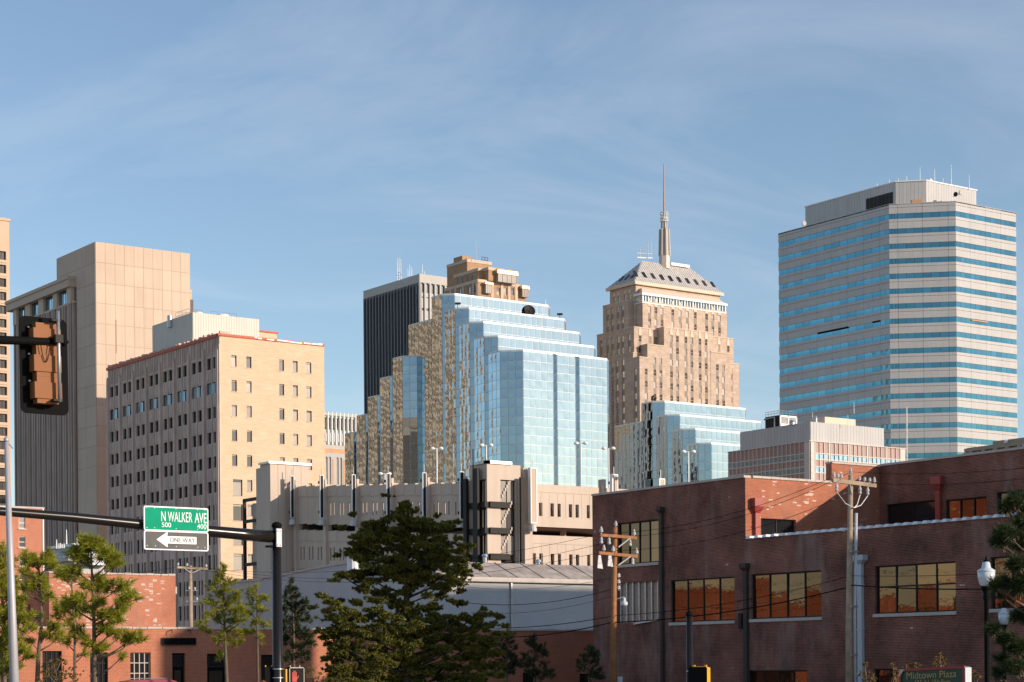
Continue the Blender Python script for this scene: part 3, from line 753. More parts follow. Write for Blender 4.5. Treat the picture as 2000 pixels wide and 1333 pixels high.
# ------------------------------------------------------------------ brown art deco tower behind the glass
def deco_tower():
    B = Block(933.3, 546, 640, (868, 562), (1027.5, 556))
    t = thing('deco_tower', 'brown brick art deco tower with copper roofed bays rising behind the glass tower', 'building', B.loc())
    fn, fw = B.fn, B.fw
    hn, hw = [], []
    zz = lambda y: fw.px(985, y)[1]
    for a, b in ((970, 976.6), (983.3, 990), (997.2, 1003.6)):
        hw.append((fw.px(a, 569)[0], fw.px(b, 569)[0], fw.px(a, 575.5)[1] - .2, fw.px(a, 562)[1]))
    for a, b in ((896, 900), (914, 918.5), (924.5, 929)):
        sa, z = fn.px(a, 575 - (a - 896) * .2); hn.append((sa, fn.px(b, 570)[0], z - .6, z + 1.7))
    hw2 = [(h[0], h[1], h[2] - 4.6, h[3] - 4.8) for h in hw]
    mb = MB(); B.shell(mb, 0, B.z, hn, hw + hw2, .4)
    Mid = Block(954, 522.5, 641.5, (930, 526), (1003.2, 527.6)); Mid2 = Block(934, 524.3, 643, (886.5, 536.8), (985, 528))
    Top = Block(912.4, 506.7, 650, (873, 518.6), (959.8, 511.8))
    for b in (Mid, Mid2, Top): b.shell(mb, B.z - .1)
    mb.build('wall', M['decobrick'], t)
    for h in hn: window(t, fn, *h, .3, M['tanstone'], M['skyglass'], 1, 2, .08)
    for h in hw + hw2: window(t, fw, *h, .3, M['tanstone'], M['blindglass'], 1, 2, .08)
    it = []
    for b in (Mid2,):
        f = b.fn
        for px in (892, 902, 912, 921):
            s, z = f.px(px, 548.5 - (px - 892) * .18); it.append(fmat(f, s, -.05, z - 1.6, .8, .1, 2.4))
    pieces(t, 'niche_window', ubox(M['darkglass']), it)
    # stone strips, copings
    st = []
    for px in (961, 980, 994, 1008):
        s = fw.px(px, 570)[0]; st.append(fmat(fw, s - .5, -.22, 0, 1.0, .25, B.z))
    for px in (936, 925, 905, 890, 880):
        s = fn.px(px, 555)[0] if px < 933 else -.6; st.append(fmat(fn, s - .4, -.22, 0, .8, .25, B.z))
    pieces(t, 'stone_strip', ubox(M['towerstone']), st)
    for b in (B, Mid, Mid2, Top):
        MB().fbox(b.fn, b.sl, .1, -.18, .2, b.z - .9, b.z + .12).fbox(b.fw, 0, b.sr, -.18, .2, b.z - .9, b.z + .12).build('coping', M['towerstone'], t)
    def bay(f, p0, p1, yt, ye, yb, proud):
        s0, s1 = f.px(p0, yb)[0], f.px(p1, yb)[0]; m = (p0 + p1) / 2
        z2, z1, z0 = f.px(m, yt)[1], f.px(m, ye)[1], f.px(m, yb)[1]
        g = MB().fbox(f, s0 + .2, s1 - .2, -proud + .15, 0, z0, z1).build('bay_glass', M['blindglass'], t)
        k = max(3, int((s1 - s0) / 1.6))
        pieces(t, 'bay_mullion', ubox(M['towerstone']), [fmat(f, s0 + .15 + j * (s1 - s0 - .45) / k, -proud, z0, .15, .2, z1 - z0) for j in range(k + 1)])
        zm = z1 + (z2 - z1) * .62
        r = MB(); r.hexa([f.P(s0 - .2, -proud - .25, z1), f.P(s1 + .2, -proud - .25, z1), f.P(s1 + .2, .3, z1), f.P(s0 - .2, .3, z1),
                          f.P(s0 - .1, -proud - .15, zm), f.P(s1 + .1, -proud - .15, zm), f.P(s1 + .1, .3, zm), f.P(s0 - .1, .3, zm)])
        r.hexa([f.P(s0 - .1, -proud - .15, zm), f.P(s1 + .1, -proud - .15, zm), f.P(s1 + .1, .3, zm), f.P(s0 - .1, .3, zm),
                f.P(s0 + .8, -.1, z2), f.P(s1 - .8, -.1, z2), f.P(s1 - .8, .2, z2), f.P(s0 + .8, .2, z2)])
        r.build('copper_roof', M['copper'], t)
    bay(Mid.fw, 967, 1005, 526.5, 538, 554, 1.6)
    bay(fw, 943.5, 957.5, 551, 557.5, 574.5, 1.5)
    bay(fw, 1015, 1028, 557, 566, 582, 1.5)
    f = Top.fn; s0, z = f.px(884, 508); s1 = f.px(901, 507)[0]
    MB().fbox(f, s0, s1, .4, 4, Top.z - 1.5, z + .6).fbox(f, s0 + .8, s1 - .8, .9, 3.4, z + .6, f.px(893, 504.5)[1]).build('chimney', M['decobrick'], t)
    MB().fbox(f, s0 + .6, s1 - .6, .7, 3.6, f.px(893, 503.3)[1], f.px(893, 501.8)[1]).build('chimney_cap', M['dark'], t)
    tank = MB(); f = Top.fw; s = f.px(946, 511)[0]
    for a in (0, 1.2, 2.4): tank.tube([f.P(s + a, 1.5, Top.z), f.P(s + a, 1.5, Top.z + 1.9)], .07, 5)
    tank.tube([f.P(s, 1.5, Top.z + 1.8), f.P(s + 2.4, 1.5, Top.z + 1.8)], .07, 5); tank.tube([f.P(s, 1.5, Top.z + .9), f.P(s + 2.4, 1.5, Top.z + .9)], .07, 5)
    tank.build('roof_frame', M['dark'], t)
    rods(t, [(930, 508, 470, 650), (913, 506, 500, 650)], .1, 'ceramic')
deco_tower()

# ------------------------------------------------------------------ mirrored glass buildings
def pane_mesh():
    n = 4; v, f = [], []
    for j in range(n + 1):
        for i in range(n + 1):
            a, b = i / n, j / n
            v.append((a, .016 * (1 - (2 * a - 1) ** 2) * (1 - (2 * b - 1) ** 2), b))
    for j in range(n):
        for i in range(n):
            q = j * (n + 1) + i; f.append((q, q + 1, q + n + 2, q + n + 1))
    me = bpy.data.meshes.new('glass_pane'); me.from_pydata(v, [], f); me.materials.append(M['mirror'])
    me.polygons.foreach_set('use_smooth', [True] * len(f)); me.update()
    return me
PANE = pane_mesh()
def glass_facet(items, p0, p1, z0, z1, pw=1.55, ph=2.0, tilt=.007, wob=1.0):
    d = Vector((p1[0] - p0[0], p1[1] - p0[1])); L = d.length
    if L < .25: return
    f = Face(p0, math.degrees(math.atan2(d.y, d.x)))
    n = max(1, round(L / pw)); w = L / n; z = z1 - .25
    while z > z0 + .3:
        h = min(ph, z - z0)
        for k in range(n):
            m = Matrix.Translation(f.P(k * w + .05, -.05, z - h + .05)) @ Matrix.Rotation(f.ang + RND.gauss(0, tilt), 4, 'Z') @ Matrix.Rotation(RND.gauss(0, tilt * .6), 4, 'X') \
                @ Matrix.Diagonal((w - .1, wob * RND.choice((1, 1, 1.4, .6, -.5)), h - .065, 1))
            items.append(m)
        z -= h
def meet(fa, fb):       # where two vertical planes cross, as (x, y)
    a, b = fa.o, fb.o; d, e = fa.d, fb.d
    t = ((b.x - a.x) * e.y - (b.y - a.y) * e.x) / (d.x * e.y - d.y * e.x)
    return (a.x + d.x * t, a.y + d.y * t)

def glass_building(name, label, tiers, east, slots, zlow, Z1):
    """tiers: stacked blocks stepping back to the east; east: blocks stepping down beyond them"""
    root = None; core = MB(); items = []; top = []
    prev = None
    for (pa, ya, Z, pb, yb, pc, yc, pd, yd, sw) in tiers:
        A = at(pa, ya, Z); z = A.z
        fw = Face((A.x, A.y), W0); fc = Face((A.x, A.y), NW_)
        sb = fw.px(pb, yb)[0]; Bp = fw.P(sb, 0, 0)
        Cp = fc.P(fc.px(pc, yc)[0], 0, 0); fn = Face((Cp.x, Cp.y), N_)
        Dp = fn.P(fn.px(pd, yd)[0], 0, 0)
        if root is None: root = thing(name, label, 'building', (A.x, A.y, 0))
        e = 1.1
        poly = [(Bp.x, Bp.y), (Bp.x + sw, Bp.y + sw), (Bp.x + sw, Dp.y), (Dp.x, Dp.y), (Cp.x, Cp.y), (A.x, A.y)]
        segs = []
        s = 0
        for q0, q1, yq in (slots if not segs and prev is None else ()):
            s0, s1 = fw.px(q0, yq)[0], fw.px(q1, yq)[0]
            segs.append((s, s0)); segs.append(('slot', s0, s1)); s = s1
        segs.append((s, sb))
        zc = z - .15
        if prev is None and slots:
            pts = [(Cp.x, Cp.y), (A.x, A.y)]
            for g in segs:
                if g[0] == 'slot':
                    p0, p1 = fw.P(g[1], 0, 0), fw.P(g[2], 0, 0); w = g[2] - g[1]
                    pts += [(p0.x, p0.y), (p0.x, p0.y + w), (p1.x, p1.y)]
                    glass_facet(items, (p0.x, p0.y + w), (p1.x, p1.y), zlow, z, 1.6)
            pts += [(Bp.x, Bp.y), (Bp.x + sw, Bp.y + sw), (Bp.x + sw, Dp.y), (Dp.x, Dp.y)]
            core.prism([(p[0], p[1]) for p in pts], 0, zc)
        else:
            core.prism(poly, 0, zc)
        for g in segs:
            if g[0] != 'slot':
                p0, p1 = fw.P(g[0], 0, 0), fw.P(g[1], 0, 0); glass_facet(items, (p0.x, p0.y), (p1.x, p1.y), zlow if prev is None else prev - 1.2, z, wob=.45, tilt=.003)
        glass_facet(items, (Cp.x, Cp.y), (A.x, A.y), zlow, z, 1.5, wob=.5, tilt=.004)
        glass_facet(items, (Dp.x, Dp.y), (Cp.x, Cp.y), zlow, z, 1.5, wob=1.0, tilt=.006)
        if sw: glass_facet(items, (Bp.x, Bp.y), (Bp.x + sw, Bp.y + sw), zlow, z, 1.6)
        top.append(MB().prism([(p[0] - .02, p[1] - .02) for p in poly], z - .16, z + .12))
        GFACE.setdefault(name, []).append(fw)
        prev = z; last = (Cp, Dp, fn, z)
    # blocks stepping down to the east, each a little further north
    Cp, Dp, fn, z = last
    for (pc, yt, pl, yl, chpx, ret) in east:
        # pc: right end of the north face (photo column), pl: its left end, chpx: right end of the chamfer
        if chpx:
            f45 = None
            # chamfer starts on the previous plane at chpx (minus its west return) and comes north
            s_r = fn.px(chpx + ret, yt)[0]; q = fn.P(s_r, 0, 0)
            lo, hi = 0.0, 8.0
            for _ in range(40):
                mid = (lo + hi) / 2
                a = Face((q.x - (ret and .6) , q.y), NW_)
                b = a.P(-mid, 0, 0)
                if project((b.x, b.y, at(pc, yt, (b - CAM).dot(FWD)).z))[0] > pc: lo = mid
                else: hi = mid
            b = Face((q.x - (ret and .6), q.y), NW_).P(-hi, 0, 0)
            fnew = Face((b.x, b.y), N_)
            zt = fnew.px(pc, yt)[1]
            e = fnew.px(pl, yl)[0]; le = fnew.P(e, 0, 0)
            core.prism([(q.x, q.y), (q.x + 30, q.y), (q.x + 30, le.y), (le.x, le.y), (b.x, b.y), (q.x - (ret and .6), q.y)], 0, zt - .15)
            glass_facet(items, (b.x, b.y), (q.x - (ret and .6), q.y), zlow, zt, 1.45, wob=.5, tilt=.004)
            if ret: glass_facet(items, (q.x - .6, q.y), (q.x, q.y), zlow, zt)
            glass_facet(items, (le.x, le.y), (b.x, b.y), zlow, zt, 1.5, wob=1.1, tilt=.007)
            top.append(MB().prism([(q.x, q.y), (q.x + 30, q.y), (q.x + 30, le.y), (le.x, le.y), (b.x - .02, b.y)], zt - .16, zt + .12))
            fn = fnew
        else:
            zt = fn.px(pc, yt)[1]; a = fn.P(fn.px(pl, yl)[0], 0, 0); b = fn.P(fn.px(pc, yt)[0], 0, 0)
            core.prism([(b.x, b.y), (b.x + 30, b.y), (b.x + 30, a.y), (a.x, a.y)], 0, zt - .15)
            glass_facet(items, (a.x, a.y), (b.x, b.y), zlow, zt, 1.5, wob=1.1, tilt=.007)
            top.append(MB().prism([(b.x - .02, b.y), (b.x + 30, b.y), (b.x + 30, a.y), (a.x - .02, a.y)], zt - .16, zt + .12))
    core.build('mullion_frame', M['mullion'], root)
    for m in top: m.build('roof_edge', M['mullion'], root)
    pieces(root, 'glass_pane', PANE, items)
    return root

GFACE = {}
def tz(y, h): return (h - EYE) * F / (Y0 + 0.3 - y)
h1 = (Y0 - 684) * 422 / F + EYE
T1 = [(1021.7, 684, 422, 1185.4, 700, 977, 686, 954, 691, 2.2),
      (973, 656.4, tz(656, h1 + 4), 1160, 679, 946, 657.5, 926, 663, 2.2),
      (944.5, 628.7, tz(628.6, h1 + 8), 1131, 649, 917.3, 630, 897, 635, 2.2),
      (916.2, 601.5, tz(601.5, h1 + 12), 1102, 624, 889, 603.5, 869, 607, 2.2),
      (888.3, 574.4, tz(574.5, h1 + 16), 1070.5, 597.5, 863.3, 575.5, 843, 581, 2.2)]
E1 = [(843, 624, 797.8, 634.5, None, 0), (786, 696, 767, 698.5, 815.8, 3), (761, 735.5, 742, 739, 766.8, 0), (737, 772.8, 718.5, 776, 742.3, 0),
      (713.8, 809.5, 696, 813, 718.5, 0), (691, 844.5, 673.5, 848, 696, 0)]
g1 = glass_building('glass_tower', 'large stepped mirror glass tower with a pale front and tan reflections on its left', T1, E1,
                    [(1079.3, 1088, 690), (1122.4, 1131.6, 694)], 33, 443)
hA = (Y0 - 784) * 462 / F + EYE
T2 = [(1389.6, 865.5, tz(865.3, hA - 12), 1452, 872, 1363.6, 866, 1341.5, 869.5, .6),
      (1358.6, 837.7, tz(837.5, hA - 8), 1476, 849, 1332.8, 838.5, 1311.5, 842, .6),
      (1328, 810.2, tz(810, hA - 4), 1486, 824, 1303, 811, 1281.2, 815, .6),
      (1298.4, 783.9, 462, 1455.8, 797.8, 1274.2, 784, 1252.5, 788, .8)]
E2 = [(1252.5, 824.5, 1200.4, 832.5, None, 0)]
g2 = glass_building('glass_building', 'smaller stepped blue glass building in front of the spired stone tower', T2, E2, [], 30, 440)
# dark void low on the smaller building, rooftop units
def g_extras():
    d = MB(); n = 18
    c = GFACE['glass_tower'][4].off(-.75).hit(1034.5, 606.5)
    ax = (-FWD * .75 + RIGHT * .35 + UP * .35).normalized(); u = ax.orthogonal().normalized(); v = ax.cross(u)
    rings = [(0.02, -.3), (.8, -.18), (1.4, .1)]
    for (r0, h0), (r1, h1_) in zip(rings, rings[1:]):
        for k in range(n):
            w0, w1 = 2 * math.pi * k / n, 2 * math.pi * (k + 1) / n
            q = lambda r, h, w: c + ax * h + (u * math.cos(w) + v * math.sin(w)) * r
            d.poly([q(r0, h0, w0), q(r0, h0, w1), q(r1, h1_, w1), q(r1, h1_, w0)])
    d.tube([c, c + ax * .9], .06, 6); d.tube([c, Vector((c.x, c.y, c.z - 2.2))], .12, 6)
    d.build('satellite_dish', M['dark'], g1)
    for px, py in ((894, 594.5), (1093.5, 615)):
        p = GFACE['glass_tower'][3].off(.6).hit(px, py + 8); m = MB(); m.tube([p, p + UP * .95], .07, 6)
        m.hexa([p + RIGHT * a + UP * b + FWD * c2 for b in (.85, 1.25) for a, c2 in ((-.65, -.3), (.65, -.3), (.65, .3), (-.65, .3))])
        m.build('floodlight', M['dark'], g1)
    for px, py in ((1274, 778), (1279, 781)):
        p = at(px, py + 5, 464); MB().tube([p, p + UP * .9, p + UP * 1.1 + RIGHT * .4], [.3, .3, .25], 8).build('roof_vent', M['dark'], g2)
    rods(g1, [(1065.5, 597, 585, 441)], .1)
g_extras()
# ------------------------------------------------------------------ spired stone tower
def spire_tower():
    B = Block(1241.5, 551, 640, (1191, 562.5), (1406, 572))
    t = thing('spire_tower', 'warm stone art deco tower with a metal hipped roof and a tall spire', 'building', B.loc())
    fw0, fn0 = B.fw, B.fn
    mb = MB()
    rowz = [fw0.px(1311, 675.5 + 23.2 * k)[1] for k in range(12)]
    pit = rowz[0] - rowz[1]
    wins, strips, orn = [], [], []
    def cols(fc, pxs, yt, z1, z0, w=1.15, h=2.0, ped=False, first=None):
        hs = []
        for px in pxs:
            s = fc.px(px, yt)[0]
            zz = first if first is not None else rowz[0]
            top = None
            while zz + h > z1 - .6: zz -= pit
            while zz > z0:
                wins.append((fc, s - w / 2, s + w / 2, zz, zz + h)); hs.append((s - w / 2, s + w / 2, zz, zz + h))
                top = top or zz + h
                if zz - pit > z0: strips.append((fc, s - w / 2, zz - pit + h + .05, w, pit - h - .1))
                zz -= pit
            if ped and top: orn.append((fc, s, top, w))
        return hs
    def blk(px, py, d, pr, pl, wcols=(), ncols=(), top=None, ped=False, z0=0, first=None, pit2=True):
        """block whose west plane stands d metres in front of the roof block's"""
        f = fw0.off(-d)
        p = f.hit(px, py); b = Block(0, 0, 0, pl, pr, P=p)
        zlow = 45
        hw = cols(b.fw, wcols, py + 30, b.z, zlow, ped=ped, first=first); hn = cols(b.fn, ncols, py + 30, b.z, zlow, 1.3)
        b.shell(mb, z0, b.z, hn, hw, .35)
        cp.fbox(b.fn, b.sl, .05, -.14, .3, b.z - .02, b.z + .35); cp.fbox(b.fw, 0, b.sr, -.14, .3, b.z - .02, b.z + .35)
        return b
    cp = MB()
    A = B; 
    hn = cols(A.fn, (1200.5, 1209, 1221, 1230), 585, fn0.px(1220, 577)[1] + 1.2, 100, 1.3, 2.0, True, fn0.px(1220, 588)[1])
    A.shell(mb, 0, A.z, hn, [], .35)
    Up = blk(1255, 590, 3.2, (1419.5, 611), 13, (1268.8, 1281, 1293, 1314, 1328.5, 1342.5, 1358, 1380, 1392, 1405), (), ped=True, first=fw0.px(1281, 617)[1])
    L1 = blk(1238.2, 639.8, 3.3, (1432.5, 662), (1165.8, 657), (1250, 1269.5, 1281, 1404, 1422), (1174, 1187, 1196, 1207.5, 1216, 1229), ped=True, first=fw0.px(1250, 672)[1])
    L2 = blk(1236.5, 690, 3.4, (1443.3, 719.5), (1166.5, 717), (1429,), (1196, 1205, 1217), first=rowz[0])
    Cn = blk(1296.8, 640.3, 6.5, (1392, 652.5), 6, (1311, 1323, 1339.5, 1351, 1367, 1379), (), ped=True)
    Lb = blk(1264.4, 673.6, 6.55, (1300, 678), 6, (1278.8, 1290.5), (1252, 1258), first=rowz[1])
    Ll = blk(1249, 698.4, 6.6, (1270, 701), 6, (1262,), (1241,), first=rowz[1])
    Rb = blk(1388, 688, 6.6, (1427, 692), 6, (1401, 1413), (), first=rowz[1])
    # shoulders standing forward on the shaded side
    def shoulder(pxr, px, py, pl, ncols, fx=None, first=None):
        q = fn0.hit(pxr, py); f = Face((0, q.y), W0)
        p = f.hit(px, py); b = Block(0, 0, 0, pl, pxr and q.x - p.x + 1, P=p)
        hn = cols(b.fn, ncols, py + 30, b.z, 45, 1.3, first=first)
        b.shell(mb, 0, b.z, hn, (), .35)
        cp.fbox(b.fn, b.sl, .05, -.14, .3, b.z - .02, b.z + .35); cp.fbox(b.fw, 0, b.sr, -.14, .3, b.z - .02, b.z + .35)
    shoulder(1236, 1224.7, 588, (1177.5, 600), (1186.5, 1195.5, 1207, 1216), first=fn0.px(1200, 616)[1])
    shoulder(1217.2, 1213.7, 675, (1168, 684), (1176, 1184, 1196, 1205))
    shoulder(1234.5, 1226, 698.4, (1190, 706), (1196, 1205.5, 1217))
    mb.build('wall', M['ashlar'], t)
    cp.build('coping', M['towerstone'], t)
    for w in wins: window(t, *w, .22, M['tanstone'], RND.choice((M['dimglass'], M['blindglass'], M['dimglass'], M['spandrel'])) if w[0].ang > -1 else M['skyglass'], 1, 2, .08)
    pieces(t, 'spandrel_panel', ubox(M['towerspan']), [fmat(f, s, -.03, z, w, .1, h) for f, s, z, w, h in strips])
    om = MB(); lf = Face((0, 0), 0)
    om.hexa([lf.P(0, -.15, 0), lf.P(1, -.15, 0), lf.P(1, .1, 0), lf.P(0, .1, 0), lf.P(.35, -.08, 1), lf.P(.65, -.08, 1), lf.P(.65, .1, 1), lf.P(.35, .1, 1)])
    pieces(t, 'pointed_ornament', om.mesh('pointed_ornament', M['tanstone']), [fmat(f, s - w / 2 - .15, 0, z + .15, w + .3, 1, 2.6 if f.ang > -1 else 1.2) for f, s, z, w in orn])
    # glazed storey under the roof
    f = fw0.off(-3.25)
    s0, z1 = f.px(1254.7, 572); s1 = f.px(1416.7, 592)[0]
    zg1, zg0 = f.px(1256, 577)[1], f.px(1256, 590)[1]
    x0, y0 = f.P(s0, 0, 0).x, f.P(s0, 0, 0).y
    MB().fbox(f, s0, s1, .4, 4, zg0 - .1, zg1 + .1).build('glazed_storey', M['skyglass'], t)
    g = Block(0, 0, 0, 6, s1 - s0, P=f.P(s0, 0, z1))
    MB().fbox(f, s0 - .5, s1 + .5, -.5, 4, zg1 + .05, z1).fbox(f, s0 - .2, s1 + .2, -.15, 4, zg0 - .35, zg0 - .05).build('glazed_storey_trim', M['white'], t)
    k = 30; it = [fmat(f, s0 + j * (s1 - s0 - .2) / k, -.02, zg0 - .1, .22 + .25 * (j % 3 == 0), .3, zg1 - zg0 + .2) for j in range(k + 1)]
    it += [fmat(g.fn, -.25 - j * 1.4, -.02, zg0 - .1, .25, .3, zg1 - zg0 + .2) for j in range(3)]
    pieces(t, 'glazing_bar', ubox(M['white']), it)
    MB().hexa([f.P(s0 - .3, -.3, z1), f.P(s1 + .3, -.3, z1), f.P(s1 - 1, 3.3, z1), f.P(s0 + 1, 3.3, z1), f.P(s0 + 1.5, 2.2, z1 + 2), f.P(s1 - 2, 2.2, z1 + 2), f.P(s1 - 2, 3.1, z1 + 2), f.P(s0 + 1.5, 3.1, z1 + 2)]).build('glazed_storey_roof', M['tanstone'], t)
    # hipped metal roof
    ze = A.z; e = .7
    R0 = A.fw.off(0)
    depth = -A.sl
    zr = at(1300, 509, 650).z
    ym = A.y + depth / 2
    fr = Face((A.x, ym), W0)
    ra, rb = fr.px(1255, 504.5)[0], fr.px(1347, 518)[0]
    P = lambda s, y, z: Vector((A.x + s, A.y + y, z))
    c0, c1, c2, c3 = P(-e, -e, ze + .1), P(A.sr + e, -e, ze + .1), P(A.sr + e, depth + e, ze + .1), P(-e, depth + e, ze + .1)
    q0, q1 = Vector((A.x + ra, ym, zr)), Vector((A.x + rb, ym, zr))
    rm = MB(); rm.poly([c0, c1, q1, q0]); rm.poly([c3, c0, q0]); rm.poly([c2, c3, q0, q1]); rm.poly([c1, c2, q1])
    rm.build('metal_roof', M['roofmetal'], t)
    nr = (c1 - c0).cross(q0 - c0).normalized()
    seam = []
    def seams(a, b, c, d, n):      # along eave a-b, ridge d-c
        up = (b - a).cross(d - a).normalized()
        for k in range(1, n):
            u = k / n; p = a.lerp(b, u); 
            # straight up the slope until the hip or ridge
            dirv = up.cross((b - a).normalized()).normalized() * -1
            if dirv.z < 0: dirv = -dirv
            lim = (zr - p.z) / dirv.z
            s = (p - a).dot((b - a).normalized()); Lh = (b - a).length
            sa, sb_ = (d - a).dot((b - a).normalized()), (c - a).dot((b - a).normalized())
            fr1 = min(1, s / max(sa, .01)); fr2 = min(1, (Lh - s) / max(Lh - sb_, .01))
            m = lim * min(fr1, fr2) * .99
            if m < .6: continue
            e1 = p + dirv * m; w = (b - a).normalized() * .11
            sm = MB(); seam.append((p - w * .6, p + w * .6, e1 + w * .6, e1 - w * .6, up * .12))
    seams(c0, c1, q1, q0, 40); seams(c3, c0, q0, q0, 22)
    for a, b, c, d, h in seam:
        sm = MB(); sm.hexa([a, b, c, d, a + h, b + h, c + h, d + h]); sm.build('roof_seam', M['roofmetal'], t)
    # dormer slots
    dm = []
    def slots(a, b, d, pts):
        up = (b - a).cross(d - a).normalized(); al = (b - a).normalized(); dv = up.cross(al); dv = dv if dv.z > 0 else -dv
        if up.z < 0: up = -up
        for u in pts:
            p = a.lerp(b, u) + dv * 2.6
            m = MB(); w, h = .5, 2.5
            m.hexa([p - al * w - up * .1, p + al * w - up * .1, p + al * w + dv * h - up * .1, p - al * w + dv * h - up * .1,
                    p - al * w + up * .32, p + al * w + up * .32, p + al * w + dv * h + up * .32, p - al * w + dv * h + up * .32])
            m.build('roof_window', M['darkglass'], t)
    slots(c0, c1, q0, [.055 + .098 * k for k in range(10)])
    slots(c3, c0, q0, [.3, .5, .7])
    cor = MB(); cor.box(A.x - 1, A.x + A.sr + 1, A.y - 1, A.y - .3, ze - .9, ze + .15); cor.box(A.x - 1, A.x - .3, A.y - .3, A.y + depth + 1, ze - .9, ze + .15)
    cor.build('eave', M['tanstone'], t)
    # spire
    ctr = at(1298.5, 505, (q0.lerp(q1, .45) - CAM).dot(FWD)); ctr = Vector((ctr.x, ym, 0))
    Zc = (ctr - CAM).dot(FWD)
    z_of = lambda y: at(1297, y, Zc).z
    k = Zc / F
    sp = MB()
    def octo(r0, r1, z0, z1, mi=0, n=8):
        v = [ctr + Vector((r * math.cos(math.pi / 8 + 2 * math.pi * j / n), r * math.sin(math.pi / 8 + 2 * math.pi * j / n), z)) for r, z in ((r0, z0), (r1, z1)) for j in range(n)]
        i = len(sp.v); sp.v += [tuple(q) for q in v]
        for j in range(n): sp.f.append((i + j, i + (j + 1) % n, i + n + (j + 1) % n, i + n + j)); sp.m.append(mi)
        sp.f.append(tuple(i + n + j for j in range(n))); sp.m.append(mi)
    octo(11.5 * k, 11 * k, z_of(526), z_of(500)); sp.build('spire_base', M['spirefin'], t); sp = MB()
    octo(10.6 * k, 9.6 * k, z_of(500), z_of(449)); octo(6.0 * k, 5.6 * k, z_of(449), z_of(434)); sp.build('spire', M['spiremetal'], t); sp = MB()
    for j in range(8):
        w = math.pi / 8 + 2 * math.pi * j / 8; dv = Vector((math.cos(w), math.sin(w), 0))
        m = MB(); m.tube([ctr + dv * 11 * k + UP * z_of(500.5), ctr + dv * 9.8 * k + UP * z_of(448)], [.28, .22], 5); m.tube([ctr + dv * 6.1 * k + UP * z_of(449), ctr + dv * 5.7 * k + UP * z_of(433)], .16, 5)
        m.build('spire_fin', M['spirefin'], t)
    ln = MB()
    for y in (433.5, 428, 421, 416):
        ln.tube([ctr + Vector((7.4 * k * math.cos(a), 7.4 * k * math.sin(a), z_of(y))) for a in [math.pi * 2 * j / 12 for j in range(13)]], .13, 4)
    for j in range(10):
        a = math.pi * 2 * j / 10; b = a + .4
        ln.tube([ctr + Vector((7.4 * k * math.cos(a), 7.4 * k * math.sin(a), z_of(434))), ctr + Vector((7.4 * k * math.cos(b), 7.4 * k * math.sin(b), z_of(415)))], .1, 4)
    ln.tube([ctr + UP * z_of(434), ctr + UP * z_of(415)], .5, 8)
    ln.build('beacon_cage', M['ceramic'], t)
    MB().tube([ctr + UP * z_of(y) for y in (415, 390, 360, 320)], [.34, .3, .24, .16], 6).build('mast', M['pinkpanel'], t)
    rods(t, [(1272.5, 505, 464, 650), (1266, 506, 473, 650), (1250.8, 503, 482, 650)], .12, 'ceramic')
    p0 = at(1244, 503.5, 648); p1 = at(1274, 504.5, 652)
    m = MB()
    m.tube([p0, p1], .2, 6); m.tube([p0 + UP * 1.5, p1 + UP * 1.5], .06, 5)
    m.build('roof_platform', M['white'], t)
    p = q1; MB().box(p.x - 9, p.x - 1, ym - 1.2, ym + 1.2, zr - .3, zr + .6).build('ridge_unit', M['white'], t)
spire_tower()

